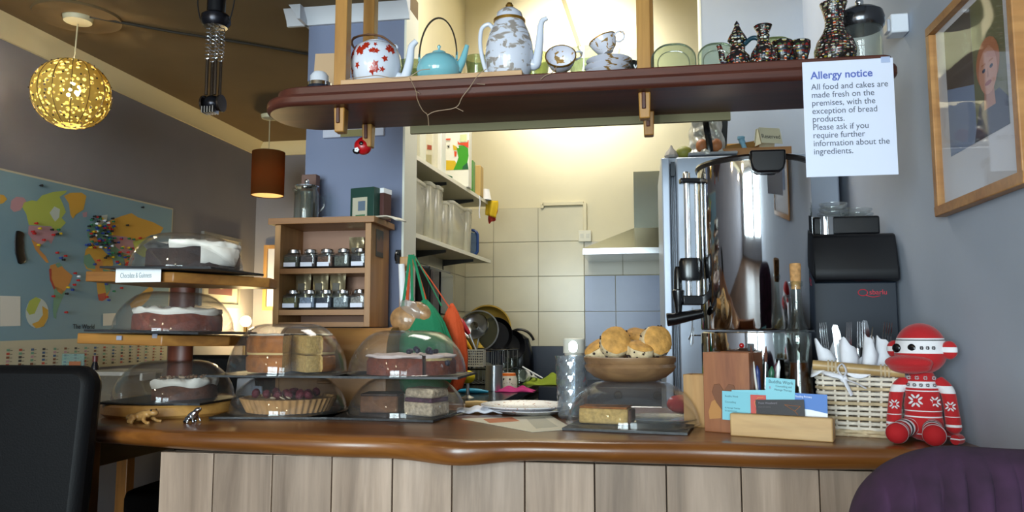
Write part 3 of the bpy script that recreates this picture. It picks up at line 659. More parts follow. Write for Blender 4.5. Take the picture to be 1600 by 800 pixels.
q = on_urn(1174, 543); MB().box((0, 0, 0), (.016, .008, .02)).build('rocker_switch', M_bl, u, loc=q, rot=(0, 0, R(-20)), bevel=.001)

# ---- wooden utensil boxes
M_box = wood('box_wood', '#7d4526', '#a5673c', 'z', 8, .4, stretch=7)
bk = thing('wooden_box', 'tall red-brown wooden box with a carved heart, beside the business cards', 'box', at(1148, 666, 1.965)*1, R(-24)); bk.location.z = CT
H = at(1130, 550, 1.95).z-CT; w = .112; b = MB()
for c, d in (((0, -.052, H/2), (w, .010, H)), ((0, .052, H/2), (w, .010, H)), ((-w/2+.005, 0, H/2), (.010, .095, H)), ((w/2-.005, 0, H/2), (.010, .095, H)), ((0, 0, .006), (w-.02, .095, .010))): b.box(c, d)
b.build('case', M_box, bk, bevel=.0015)
hp = [(0, -.042), (.020, -.016), (.030, .008), (.024, .026), (.011, .028), (0, .012), (-.011, .028), (-.024, .026), (-.030, .008), (-.020, -.016)]
MB().prism(hp, 0, .0015, M=Matrix.Translation((-.005, -.0575, H*.46)) @ Matrix.Rotation(R(90), 4, 'X')).build('carved_heart', mat('heart_wood', '#71401f', .5), bk, bevel=.0006)
MB().prism([(-.03, -.038), (-.002, -.034), (.0, .0), (-.01, .012), (-.024, .004), (-.032, -.02)], 0, .001, M=Matrix.Translation((-.012, -.0575, H*.36)) @ Matrix.Rotation(R(90), 4, 'X')).build('inlay', mat('inlay_wood', '#b27a3c', .5), bk)
p = at(1083, 660, 2.07); sb = thing('wooden_box', 'small pale wooden box tucked between the scone dome and the tall box', 'box', (p.x+.012, 2.05, CT), R(-20)); h2 = at(1083, 586, 2.0).z-CT; b = MB()
for c, d in (((0, -.03, h2/2), (.055, .007, h2)), ((0, .03, h2/2), (.055, .007, h2)), ((-.024, 0, h2/2), (.007, .053, h2)), ((.024, 0, h2/2), (.007, .053, h2)), ((0, 0, .005), (.045, .053, .008))): b.box(c, d)
b.build('case', M_pine, sb, bevel=.001)

# ---- business cards in a split block
p0, p1 = onz(1141, 681, CT), onz(1302, 692, CT); dv = p1-p0; Lh = dv.length; rz = math.atan2(dv.y, dv.x); mid = (p0+p1)/2
ch = thing('card_holder', 'pale wooden block with a slot holding business cards', 'card holder', (mid.x, mid.y, CT), rz)
b = MB(); hh = .052
b.box((0, .011, hh/2), (Lh, .022, hh)); b.box((0, .046, hh*.45), (Lh*.98, .018, hh*.9)); b.box((0, .028, .007), (Lh*.98, .02, .014))
b.build('block', wood('beech', '#b98e58', '#d5b27e', 'x', 6, .5, stretch=8), ch, bevel=.003)
Mh = Matrix.Rotation(rz, 4, 'Z')
def card(px0, py0, px1, py1, dy, col, label, tilt=0, lines=(), name='business_card'):
    c0 = mid+Mh @ Vector((0, dy, 0)); yy = c0.y
    a, bq = at(px0, py0, yy), at(px1, py0, yy); z1 = a.z; x0, x1 = a.x, bq.x
    # follow the slot's own slant
    s = math.cos(rz); cx = (x0+x1)/2; yy = c0.y+(cx-mid.x)*math.tan(rz); a, bq = at(px0, py0, yy), at(px1, py0, yy)
    x0, x1, z1 = a.x, bq.x, a.z; z0 = max(CT+.016, at(px0, py1, yy).z)
    o = thing(name, label, 'business card', ((x0+x1)/2, yy, (z0+z1)/2), rot=(0, R(tilt), rz), group='business cards in the wooden block'); w, h = (x1-x0)/s, z1-z0
    MB().box((0, 0, 0), (w, .0006, h)).build('card', mat('card_'+col.strip('#'), col, .5), o)
    for (t, sz, fx, fz, ink) in lines:
        text(t, sz*h, (-w/2+fx*w, -.0005, -h/2+fz*h), (R(90), 0, 0), mat('ink_'+ink.strip('#'), ink, .7), o, ext=.0001, squeeze=.9)
    return o, w, h
card(1129, 612, 1182, 657, .030, '#77bccb', 'teal business card at the block end, with four short lines', 1, (('Buddha Work', .09, .08, .80, '#39565e'), ('Counselling', .09, .08, .60, '#39565e'), ('& Massage Therapy', .075, .08, .40, '#39565e'), ('by appointment', .075, .08, .30, '#39565e')))
card(1145, 609, 1196, 657, .034, '#7fc4d2', 'teal business card mostly hidden behind the one with four lines', -2)
card(1196, 591, 1239, 660, .030, '#82c6d4', 'upright teal business card standing tallest of the cards', 3, (('Buddha Work', .105, .10, .88, '#2c3a48'), ('Counselling and', .062, .34, .80, '#2c3a48'), ('Massage Therapy', .062, .30, .72, '#2c3a48'), ('R', .09, .12, .74, '#9a5a80')))
o, w, h = card(1173, 617, 1196, 658, .026, '#c2463c', 'red card with a pale yellow curl, behind the black card')
b = MB().tube([(x*w-.0, -.0006, z*h) for x, z in ((.35, .42), (0, .40), (-.22, .22), (-.1, -.05), (-.25, -.3))], [.003, .004, .003, .003, .001], 6, flat=.2); b.build('curl', mat('flame', '#f2b86a', .6), o)
o, w, h = card(1242, 615, 1290, 662, .034, '#f1f3f6', 'white card with a blue upper half, next to the wicker basket', 1)
MB().prism([(-w/2, h*.02), (0, -.03*h), (w/2, -.12*h), (w/2, h/2), (-w/2, h/2)], 0, .0004, M=Matrix.Translation((0, -.0004, 0)) @ Matrix.Rotation(R(90), 4, 'X')).build('blue_panel', mat('card_blue', '#4a7ac4', .5), o)
text('Reading Primary', .10*h, (-w*.46, -.0012, h*.36), (R(90), 0, 0), M_white, o, ext=.0001, squeeze=.8)
o, w, h = card(1183, 624, 1254, 658, .022, '#1d1418', 'black card with a bronze cocktail glass drawn on it', -2.5, (('Thom Woodward', .13, .05, .80, '#8d8590'), ('events and catering', .08, .05, .64, '#6d6468')))
b = MB(); br = mat('bronze_ink', '#b9794c', .4, .5)
for a0, a1 in (((.10, .30), (.30, -.02)), ((.10, .30), (.42, .22)), ((.42, .22), (.30, -.02)), ((.30, -.02), (.36, -.2))):
    b.tube([(a0[0]*w, -.0006, a0[1]*h*.9), (a1[0]*w, -.0006, a1[1]*h*.9)], .0007, 5)
b.build('glass_drawing', br, o)

# ---- pot of brushes and pens
pp = at(1199, 640, 1.935); pt = thing('pen_pot', 'dark pot half hidden behind the teal cards', 'pot', (pp.x, 1.93, CT))
MB().lathe([(0, 0), (.032, 0), (.036, .01), (.037, .068), (.034, .068), (.033, .012), (0, .012)], n=32).build('pot', mat('pot_brown', '#3a2c22', .4), pt)
MB().lathe([(.0365, .05), (.0385, .052), (.0385, .058), (.0365, .06)], n=32).build('band', M_steel, pt)
def stick(name, px0, py0, px1, py1, y, r, m, label, cat, tip=None):
    a, c = at(px1, py1, y), at(px0, py0, y); o = thing(name, label, cat, a, group='brushes and pens in the pot'); v = c-a
    MB().tube([(0, 0, 0), v*.75], r, 10).build('shaft', m, o)
    MB().tube([v*.75, v*.86, v], [r*.95, r*1.25, r*.25], 10).build('tip', tip or m, o)
M_tipb = mat('brush_hair', '#5a3020', .8)
stick('paintbrush', 1173, 540, 1187, 640, 1.925, .0030, mat('brush_white', '#d9d4cc', .4), 'paintbrush with brown bristles leaning out over the wooden box', 'brush', M_tipb)
stick('paintbrush', 1197, 541, 1195, 640, 1.935, .0034, mat('ferrule', '#c8ccd2', .25, .8), 'upright paintbrush with a silver handle and brown bristles', 'brush', M_tipb)
stick('pen', 1183, 571, 1188, 640, 1.93, .0055, mat('pen_navy', '#20306a', .35), 'navy blue pen in the pot behind the cards', 'pen')
stick('pen', 1206, 572, 1203, 640, 1.92, .0062, mat('pen_green', '#1f5a40', .35), 'dark green pen in the pot behind the cards', 'pen')
stick('pen', 1213, 566, 1208, 640, 1.93, .0050, mat('pen_maroon', '#4a2030', .4), 'dark maroon pen in the pot behind the cards', 'pen')
stick('pen', 1217, 563, 1212, 640, 1.92, .0042, mat('pen_white', '#e8e8ea', .4), 'white pen leaning towards the corked bottle', 'pen')

# ---- corked bottle of dark oil
p = at(1253, 640, 1.985); bt = thing('glass_bottle', 'waisted clear glass bottle of dark oil with a cork stopper', 'bottle', (at(1246, 600, 1.985).x, 1.962, CT))
kb = mpp((bt.location.x, 1.985, 1.1))
prof = [(.034, 0), (.036, .004), (.0355, .02), (.034, .05), (.029, .085), (.0235, .12), (.0205, .145), (.0215, .165), (.0255, .185), (.027, .20), (.0245, .215), (.017, .235), (.0125, .26), (.0118, .29), (.0122, .312), (.015, .313), (.015, .322), (.012, .324)]
s = (at(1246, 440, 1.985).z-CT)/.324; prof = [(r*1.1, z*s) for r, z in prof]
MB().lathe([(0, 0)]+prof+[(r-.003, z) for r, z in prof[::-1]][:-1]+[(0, .006)], n=40).build('bottle', M_glass, bt, smooth=60)
lv = at(1246, 566, 1.985).z-CT; lp_ = [(r-.0042, z+.006) for r, z in prof if z+.006 < lv]; rl = lp_[-1][0]*.94
MB().lathe([(0, .007)]+lp_+[(rl, lv), (0, lv)], n=36).build('oil', mat('dark_oil', '#3a1c08', .1), bt)
zc = prof[-1][1]; MB().lathe([(0, zc-.02), (.0105, zc-.02), (.0125, zc+.004), (.0135, zc+.040), (.012, zc+.043), (0, zc+.043)], n=24).build('cork', mat('cork', '#b98a56', .8, var=.3, vscale=120, bump=.4), bt)

# ---- wicker basket of cutlery
p0, p1 = onz(1297, 667, CT), onz(1420, 686, CT); p1 = p0+(p1-p0)
bx, by = (at(1297, 640, 1.90).x+at(1418, 640, 1.88).x)/2, 1.955
bs = thing('wicker_basket', 'pale wicker basket with white lining, bow and a bamboo rail', 'basket', (bx, by, CT), R(-16))
bw_, bd_, bh = .168, .125, .150; M_wick = mat('wicker', '#c3ae8c', .6, var=.22, vscale=40, bump=.3)
M_wick2 = mat('wicker_white', '#d9cfc0', .6, var=.15, vscale=40)
def ringpath(grow, z, ph, amp, n=120):
    base = rrect(-bw_/2-grow, -bd_/2-grow, bw_/2+grow, bd_/2+grow, .02, 8); L_ = len(base); out = []
    cum = [0]
    for i in range(L_): cum.append(cum[-1]+(Vector(base[(i+1) % L_])-Vector(base[i])).length)
    for k in range(n):
        t = cum[-1]*k/n; i = max(j for j in range(L_) if cum[j] <= t); f = (t-cum[i])/max(1e-9, cum[i+1]-cum[i])
        a, c = Vector(base[i]), Vector(base[(i+1) % L_]); q = a+(c-a)*f; nn = Vector((c-a)).normalized(); off = amp*math.sin(2*PI*k/n*12+ph)
        out.append((q.x+nn.y*off, q.y-nn.x*off, z))
    return out
b = MB(); rows = 13
for r_ in range(rows):
    z = .007+r_*(bh-.014)/(rows-1); b.tube(ringpath(.006*z/bh, z, PI*(r_ % 2), .0032), .0048, 6, closed=True, m=(r_ % 3 == 0)*1)
for dz in (.0, .004): b.tube(ringpath(.010, bh-.004+dz, dz*900, .002), .0055, 6, closed=True)
for dz in (.004, .012): b.tube(ringpath(.004, dz, dz*400, .0035), .0045, 6, closed=True, m=1)
b.build('woven_side', [M_wick2, M_wick], bs, smooth=70)
b = MB()
for k in range(0, 120, 5):
    q0 = ringpath(0, 0, 0, 0)[k]; q1 = ringpath(.006, bh, 0, 0)[k]; b.tube([q0, q1], .0028, 6)
b.build('stakes', M_wick2, bs)
MB().prism(rrect(-bw_/2, -bd_/2, bw_/2, bd_/2, .02), .002, .008).build('woven_base', M_wick, bs)
MB().tube([(-bw_/2-.012, -bd_/2-.012, bh+.012), (bw_/2+.012, -bd_/2-.012, bh-.002)], .0118, 16).build('bamboo_rail', mat('bamboo', '#a98a5a', .4, var=.2, vscale=30), bs)
b = MB()
for x0 in (-.062, -.054, -.046, .048, .056, .064):
    zz = bh+.012-.014*(x0+bw_/2+.012)/(bw_+.024); b.tube([(x0, -bd_/2-.012+.0128*math.sin(2*PI*i/16), zz+.0128*math.cos(2*PI*i/16)) for i in range(16)], .0022, 6, closed=True)
b.build('cane_binding', M_wick, bs)['kind'] = 'stuff'
M_cloth = mat('white_cotton', '#e3e3ea', .8, var=.04, vscale=40)
def liner(u_, v_):
    a = u_; base = ringpath(.004+.008*v_, 0, 0, 0, 96)[int(round(a*96)) % 96]; z = bh-.03+.034*math.sin(v_*PI*.62)*(1)-.03*v_*(1+.35*math.sin(a*40))
    sc = .94+.13*v_; return (base[0]*sc, base[1]*sc, z+.022)
MB().grid(96, 8, liner).build('lining', M_cloth, bs, solid=.0015, smooth=70)
bow = (-.030, -bd_/2-.026, bh-.018); b = MB()
for pts in (((0, 0, 0), (-.030, -.004, .006), (-.044, .002, .013), (-.024, -.004, .010), (0, -.002, .002)), ((0, 0, 0), (-.012, -.004, .022), (-.002, .0, .034), (.006, -.003, .018), (0, -.002, .002)), ((0, 0, 0), (.024, -.004, -.008), (.046, -.001, -.020)), ((0, 0, 0), (.008, -.005, -.018), (.016, -.003, -.036))):
    pa = smoothpath([tuple(Vector(bow)+Vector(q)) for q in pts], 5); b.tube(pa, .0065, 8, flat=.28)
b.ell(bow, (.009, .007, .009), 10); b.build('ribbon_bow', M_cloth, bs)
M_silver = mat('cutlery_steel', '#c3c5c8', .15, 1); M_brass = mat('gilt_steel', '#c9a25a', .18, 1)
def fork(o, m, L_=.215):
    b = MB(); b.tube([(0, 0, 0), (0, 0, L_*.55)], [.004, .0026], 8, flat=.45); b.tube([(0, 0, L_*.55), (0, 0, L_*.62), (0, 0, L_*.68)], [.003, .0105, .0112], 10, flat=.16)
    for i in range(4):
        x = -.0085+.00567*i; b.tube([(x, 0, L_*.67), (x, -.001, L_*.80), (x*.95, -.003, L_*.97)], [.0023, .0020, .0010], 6)
    b.build('fork', m, o)
def knife(o, m, L_=.22):
    b = MB(); b.tube([(0, 0, 0), (0, 0, L_*.45)], [.005, .0038], 8, flat=.5); b.prism([(-.008, 0), (.009, 0), (.0095, L_*.42), (.005, L_*.52), (-.004, L_*.53), (-.008, L_*.49)], -.0007, .0007, M=Matrix.Translation((0, 0, L_*.44)) @ Matrix.Rotation(R(90), 4, 'X')); b.build('knife', m, o)
def napkin(o, seed, h=.115):
    q = random.Random(seed); n = 20; vs = []; 
    def fn(u_, v_):
        a = u_*2*PI*1.15; r = .010+.013*v_; z = h*(.15+.85*v_)+.028*v_**3*math.cos(a+seed)+.004*math.sin(5*a+seed); return (r*math.cos(a)*(1+.1*u_), r*math.sin(a)*.75*(1+.1*u_), z)
    MB().grid(32, 6, fn).build('napkin', M_cloth, o, solid=.0012, smooth=60)
def bundle(x, y, tx, ty, rz, kinds, label, m=None, z=.055, h=.145):
    loc = Matrix.Rotation(R(-16), 4, 'Z') @ Vector((x, y, z)); o = thing('cutlery_bundle', label, 'cutlery', (bx+loc.x, by+loc.y, CT+loc.z), rot=(R(tx), R(ty), R(rz)), group='rolled cutlery in the wicker basket')
    napkin(o, int(abs(x*999))+1, h)
    for k in kinds: (fork if k == 'f' else knife)(o, m or M_silver)
    for i, ch_ in enumerate([c for c in o.children if c.name.startswith(('fork', 'knife'))]): ch_.location = ((i-.5)*.012 if len(kinds) > 1 else 0, (i-.5)*.006 if len(kinds) > 1 else 0, 0)
bundle(-.060, .010, 2, -7, 20, 'f', 'rolled fork leaning out of the basket nearest the corked bottle')
bundle(-.030, .030, -4, -5, -10, 'k', 'rolled knife with a dull blade standing at the back of the basket', z=.045)
bundle(-.022, -.018, 4, -4, 40, 'f', 'rolled fork low in the basket front, just behind the bow')
bundle(.012, .022, -2, 1, 4, 'fk', 'white roll with fork and knife standing tallest in the basket middle', z=.055)
bundle(.004, -.020, 8, 5, 70, 'k', 'peaked white napkin in the centre of the basket front', z=.04, h=.165)
bundle(.040, .014, 0, 8, -25, 'f', 'rolled fork with its tines turned aside, next to the gilt one')
bundle(.052, -.022, 6, 30, 10, 'f', 'rolled gilt fork leaning over the basket edge to the red monkey', M_brass, z=.04)
o = thing('spoon', 'steel spoon lying between the napkins beside the gilt fork', 'spoon', Vector((bx, by, CT+.10))+Matrix.Rotation(R(-16), 4, 'Z') @ Vector((.045, .0, 0)), rot=(0, R(25), 0))
b = MB(); b.tube([(0, 0, 0), (0, 0, .05)], .002, 8); b.ell((0, 0, .066), (.012, .004, .018), 16); b.build('bowl', M_silver, o)

# ---- sock monkey
def knit(name, bands, zlo, zhi):
    m, N, L, bsd = newmat(name); tc = N.new('ShaderNodeTexCoord'); sp = N.new('ShaderNodeSeparateXYZ'); L.new(tc.outputs['Object'], sp.inputs[0])
    mr = N.new('ShaderNodeMapRange'); mr.inputs[1].default_value = zlo; mr.inputs[2].default_value = zhi; L.new(sp.outputs['Z'], mr.inputs[0])
    r = N.new('ShaderNodeValToRGB'); r.color_ramp.interpolation = 'CONSTANT'; e = r.color_ramp.elements
    e[0].position = 0; e[0].color = lin(bands[0][1]); e[1].position = bands[1][0]; e[1].color = lin(bands[1][1])
    for p_, c_ in bands[2:]: x = e.new(p_); x.color = lin(c_)
    L.new(mr.outputs[0], r.inputs[0])
    v = N.new('ShaderNodeTexNoise'); v.inputs['Scale'].default_value = 420; L.new(tc.outputs['Object'], v.inputs['Vector'])
    bp = N.new('ShaderNodeBump'); bp.inputs['Distance'].default_value = .001; bp.inputs['Strength'].default_value = .7; L.new(v.outputs['Fac'], bp.inputs['Height']); L.new(bp.outputs[0], bsd.inputs['Normal'])
    L.new(r.outputs[0], bsd.inputs['Base Color']); bsd.inputs['Roughness'].default_value = .85; bsd.inputs['Sheen Weight'].default_value = .2
    return m
RED, WHT, BLK = '#b3121a', '#e6e3e6', '#1d1a22'
M_red = mat('red_knit', RED, .85, bump=.5, bscale=420, sheen=.2); M_whk = mat('white_knit', WHT, .85); M_blk = mat('black_knit', BLK, .6)
mk = thing('sock_monkey', 'red and white knitted sock monkey sitting at the wall end of the counter', 'soft toy', (.612, 1.845, CT), R(-22))
ks = 1.0; 
def tor(px, py): 
    p = at(px, py, 1.845); return p.x-.600, p.z-CT
bd = [(0, RED), (.12, WHT), (.135, RED), (.38, WHT), (.40, RED), (.47, WHT), (.485, RED), (.78, WHT), (.795, RED), (.83, WHT), (.93, RED)]
b = MB(); b.ell((0, 0, .040), (.041, .034, .040), 24); b.ell((0, .002, .075), (.039, .031, .05), 24); b.ell((0, .004, .110), (.036, .029, .035), 20); b.ell((0, .004, .135), (.028, .026, .03), 16)
b.build('body', knit('monkey_knit', bd, 0, .14), mk, remesh=.004, relax=8)
# snowflake and dot motifs knitted into the front
def motif(mb, cx, cz, s, y, m=0):
    for a in range(4):
        t = R(45+90*a)
        for dt in (-.35, .35):
            mb.ell((cx+s*.62*math.cos(t+dt), y, cz+s*.62*math.sin(t+dt)), (s*.36, .0025, s*.16), 8, m=m, rot=(0, -(t+dt*.3), 0))
b = MB(); motif(b, -.012, .090, .0165, -.0285); motif(b, .025, .088, .013, -.0215)
for k in range(4): motif(b, -.024+.0165*k, .139, .0052, -.0245+.0028*abs(k-1.5)**2)
b.build('snowflake_motifs', M_whk, mk, label='white snowflake pattern')['kind'] = 'stuff'
b = MB()
for k in range(5): motif(b, -.026+.013*k, .1235, .0045, -.0265+.0022*abs(k-2)**2)
b.build('black_motifs', M_blk, mk)
hd = [(0, RED), (.40, RED), (.41, WHT), (.655, BLK), (.675, WHT), (.70, RED)]
b = MB(); b.ell((0, 0, .192), (.0540, .047, .046), 32); b.ell((0, .002, .205), (.0525, .047, .054), 32); b.build('head', knit('head_knit', hd, .146, .259), mk, remesh=.003, relax=6, rot=(0, 0, R(-24)))
b = MB(); b.ell((-.008, -.036, .172), (.053, .027, .0175), 28); b.ell((-.008, -.032, .162), (.047, .024, .015), 28); b.build('muzzle', M_red, mk, remesh=.003, relax=4, rot=(0, 0, R(-24)))
for x in (-.030, .004): MB().ell((x, -.0455+abs(x+.012)*.16, .2035), (.0098, .0034, .0100), 18).build('eye', mat('button_black', '#08080c', .15), mk, rot=(0, 0, R(-24)))
b = MB()
for k in range(3): motif(b, .026+.009*k, .2045, .0046, -.0425+.0075*k)
b.build('brow_motifs', M_blk, mk, rot=(0, 0, R(-24)))
for sx in (-1, 1):
    b = MB(); b.ell((sx*.061, .004, .200), (.017, .012, .020), 18); b.build('ear', knit('ear_knit%d' % sx, [(0, RED), (.38, WHT), (.66, RED)], .180, .220), mk, rot=(0, 0, R(-24)))
armb = [(0, RED), (.20, WHT), (.24, RED), (.36, WHT), (.375, RED), (.74, WHT), (.86, RED)]
for sx in (-1, 1):
    b = MB(); b.tube(smoothpath([(sx*.030, .006, .134), (sx*.048, -.002, .112), (sx*.054, -.012, .080), (sx*.058, -.016, .038)], 5), [.013, .0135, .014, .0145, .015, .015, .015, .015, .015, .0148, .0146, .0146, .0150, .0155, .016, .015], 16); b.ell((sx*.058, -.016, .036), (.0165, .0165, .016), 16)
    b.build('arm', knit('arm_knit%d' % sx, armb, .010, .140), mk, remesh=.003)
    b = MB(); motif(b, sx*.054, .080, .012, -.0275); b.build('arm_motif', M_whk, mk)
for sx, ex in ((-1, -.046), (1, .024)):
    b = MB(); b.tube(smoothpath([(sx*.018, -.005, .034), (ex*.8, -.045, .030), (ex, -.085, .024)], 6), .0205, 18); b.ell((ex, -.085, .0245), (.024, .024, .0235), 18)
    lm, N, L, bsd = newmat('leg_knit%d' % sx); tc = N.new('ShaderNodeTexCoord'); wv = N.new('ShaderNodeSeparateXYZ'); L.new(tc.outputs['Object'], wv.inputs[0])
    mr = N.new('ShaderNodeMapRange'); mr.inputs[1].default_value = -.11; mr.inputs[2].default_value = .0; L.new(wv.outputs['Y'], mr.inputs[0]); r = N.new('ShaderNodeValToRGB'); r.color_ramp.interpolation = 'CONSTANT'; e = r.color_ramp.elements; e[0].color = lin(RED); e[1].position = .16; e[1].color = lin(WHT)
    for p_, c_ in ((.20, RED), (.30, WHT), (.33, RED), (.42, WHT), (.5, BLK), (.56, WHT), (.62, RED), (.70, WHT), (.73, RED)): x = e.new(p_); x.color = lin(c_)
    L.new(mr.outputs[0], r.inputs[0]); L.new(r.outputs[0], bsd.inputs['Base Color']); bsd.inputs['Roughness'].default_value = .85
    b.build('leg', lm, mk, remesh=.003)
b = MB().tube(smoothpath([(.03, .02, .018), (.055, .0, .014), (.068, -.03, .013), (.06, -.05, .013)], 5), .0105, 12); b.build('tail', knit('tail_knit', [(0, RED), (.5, WHT), (.6, RED)], 0, .026), mk)

# ---- coffee grinder behind the basket
YG = 2.20; gl, gr = at(1270, 440, YG).x, .688; gz = lambda py: at(1330, py, YG).z-CT; gc = (gl+gr)/2; gwid = gr-gl
cg = thing('coffee_machine', 'tall matt black coffee machine against the grey wall', 'coffee machine', (gc, YG+.12, CT)); M_gb = mat('machine_black', '#0d0d11', .32); M_gp = mat('machine_panel', '#1e2530', .4)
b = MB().box((0, .0, gz(440)/2), (gwid*.97, .215, gz(440))); b.build('lower_panel', M_gp, cg, bevel=.004)
pr = [(-.125, gz(440)), (-.130, gz(436)), (-.130, gz(420)), (-.108, gz(367)), (-.10, gz(364)), (.11, gz(364)), (.11, gz(440))]
b = MB().prism(pr, -gwid/2, gwid/2, M=Matrix(((0, 0, 1, 0), (1, 0, 0, 0), (0, 1, 0, 0), (0, 0, 0, 1)))); b.build('hood', M_gb, cg, bevel=.006)
b = MB().box((-.008, .01, (gz(364)+gz(334))/2), (gwid*.80, .18, gz(334)-gz(364))); b.build('hopper', M_gb, cg, bevel=.006)
rc = .026; b = MB().lathe([(rc, gz(366)), (rc, gz(335)), (rc-.002, gz(335)), (rc-.002, gz(366))], c=(-gwid*.27, -.062, 0), n=28); b.build('chrome_chute', M_chrome, cg)
kx = at(1378, 458, YG+.01).x-gc; kk = mpp(at(1378, 458, YG)); ml = mat('logo_red', '#c8283a', .4)
lg = thing('logo', '', 'logo') if False else None
text('sbarlu', 11*kk, (at(1360, 458, YG).x-gc, -.1095, gz(460)), (R(90), 0, 0), ml, cg, name='logo_lettering', squeeze=1.0)
b = MB().tube([(at(1350, 457, YG).x-gc+7*kk*math.cos(2*PI*i/20), -.109, gz(457)+5*kk*math.sin(2*PI*i/20)) for i in range(20)], .0011, 6, closed=True)
b.tube(smoothpath([(at(1354, 462, YG).x-gc, -.109, gz(461)), (at(1366, 464, YG).x-gc, -.109, gz(464)), (at(1378, 463, YG).x-gc, -.109, gz(462))], 4), [.0004]+[.0011]*7+[.0004], 6); b.build('logo_ring', ml, cg)
def saucer_glass(px, y, r, dz, label):
    o = MB().lathe([(0, 0), (r*.5, 0), (r*.9, .008), (r, .014), (r, .017), (r*.86, .012), (r*.5, .004), (0, .004)], n=36).build('glass_saucer', M_cut_glass); o.location = (at(px, 330, y).x, y, CT+gz(334)+.0005+dz)
    tag(o, label, 'saucer', 'glass saucers on the coffee machine')
for k in range(3): saucer_glass(1302, YG+.10, .044-.003*k, .0135*k, ['lowest glass saucer over the chrome chute of the coffee machine', 'middle glass saucer over the chrome chute of the coffee machine', 'topmost glass saucer over the chrome chute of the coffee machine'][k])
saucer_glass(1340, YG+.13, .042, 0, 'lower glass saucer of the pair nearer the grey wall'); saucer_glass(1340, YG+.13, .039, .0135, 'upper glass saucer of the pair nearer the grey wall')

# ---- textured glass jug, plate, papers, serving knife
jx_ = where(893, 2.17); jt = thing('glass_vase', 'tall dimpled clear glass vase on the counter beside the bowl of scones', 'vase', (jx_, 2.17, CT)); Hj = at(893, 556, 2.17).z-CT
dim = lambda a, z: 1+.035*math.sin(a*9+(0 if int(z*55) % 2 else PI/9))*math.sin(z*170)
b = MB(); pr = [(.040+.006*i/28, .006+(Hj-.006)*i/28) for i in range(29)]
b.lathe([(0, 0), (.036, 0)]+pr, n=72, wob=dim); b.lathe([(0, .014)]+[(r-.004, z) for r, z in pr[1:]], n=40); b.build('vase', M_dimple, jt, smooth=60)
o = MB().lathe([(0, .004), (.085, .004), (.10, .010), (.128, .018), (.130, .021), (.098, .014), (.083, .008), (0, .008)], n=64); o.lathe([(.06, 0), (.075, 0), (.078, .005), (.06, .005)], n=40)
pl = thing('dinner_plate', 'upper white floral plate of the pair near the counter back', 'plate', (where(820, 2.25), 2.25, CT+.0085)); o.build('plate', blotch('china_floral', '#e4e4ea', '#a9776a', 90, .62, .15), pl)
pe = thing('dinner_plate', 'lower floral plate, only its rim showing beneath the plate on top', 'plate', (where(829, 2.262), 2.262, CT+.0005)); MB().lathe([(0, .002), (.08, .002), (.125, .016), (.126, .018), (.08, .006), (0, .006)], n=56).build('plate', MATS['china_floral'], pe)
def sheet(pxs, label, name='paper', dz=0, m=None):
    ps = [onz(x, y, CT) for x, y in pxs]; c = sum(ps, Vector())/len(ps); o = thing(name, label, 'paper', (c.x, c.y, CT+.0006+dz))
    MB().prism([(p.x-c.x, p.y-c.y) for p in ps], 0, .0012).build('sheet', m or mat('menu_paper', '#d3ccb8', .5), o); return o, c
o, c = sheet([(722, 655), (860, 650), (896, 671), (832, 676)], 'printed menu sheet lying on the worktop in front of the plate')
q = [onz(x, y, CT) for x, y in ((755, 656), (800, 653), (812, 659), (765, 662))]; MB().prism([(p.x-c.x, p.y-c.y) for p in q], .0012, .0016).build('printed_picture', mat('print_orange', '#b5622f', .6), o)
q = [onz(x, y, CT) for x, y in ((822, 655), (850, 653), (872, 668), (838, 671))]; MB().prism([(p.x-c.x, p.y-c.y) for p in q], .0012, .0016).build('printed_text', mat('print_grey', '#b3b0a0', .6), o)
b = MB(); kn = thing('bread_knife', 'bread knife with a pale wooden handle lying behind the crumble dome', 'knife', (where(745, 2.42), 2.42, CT+.001), R(8))
MB().tube([(-.035, 0, .009), (0, 0, .010), (.035, 0, .009)], [.010, .0115, .010], 12).build('handle', mat('knife_wood', '#c9a45e', .5), kn); MB().box((-.115, 0, .009), (.16, .022, .0016)).build('blade', M_steel, kn)
nk = thing('napkin', 'folded white napkin beside the plate, by the crumble dome', 'napkin', (where(752, 2.27), 2.27, CT+.001), R(12))
MB().grid(16, 10, lambda u_, v_: ((u_-.5)*.14, (v_-.5)*.10, .006+.010*math.sin(u_*3)*math.sin(v_*PI)+.003*math.sin(u_*19))).build('cloth', M_cloth, nk, solid=.005)

# ---- carved lizard and metal frog in front of the cake stand
p = onz(218, 661, CT); lz = thing('wooden_toad', 'small carved wooden toad crouching before the cake stand base', 'ornament', (p.x, p.y+.01, CT), R(-8)); b = MB()
b.ell((0, 0, .018), (.034, .015, .013), 20, rot=(0, R(-14), 0)); b.ell((.034, 0, .028), (.017, .012, .009), 18, rot=(0, R(8), 0)); b.ell((-.034, .0, .012), (.018, .011, .010), 16)
for sy in (-1, 1):
    b.tube(smoothpath([(.018, sy*.010, .018), (.022, sy*.018, .009), (.032, sy*.020, .0035), (.044, sy*.022, .003)], 4), [.006]*5+[.0045]*8, 8)
    b.tube(smoothpath([(-.022, sy*.012, .018), (-.008, sy*.019, .014), (-.026, sy*.021, .005), (-.008, sy*.024, .0035)], 4), [.008]*5+[.005]*8, 8)
b.build('body', wood('carved_wood', '#8a5a2a', '#c49a5c', 'x', 20, .4, stretch=3), lz, remesh=.0022, relax=3)
for sy in (-1, 1): MB().ell((.036, sy*.009, .034), .0028, 10).build('eye', M_black, lz)
p = onz(297, 661, CT); fg = thing('metal_frog', 'small shiny silver frog beside the carved wooden toad', 'ornament', (p.x, p.y+.008, CT), R(-5)); b = MB()
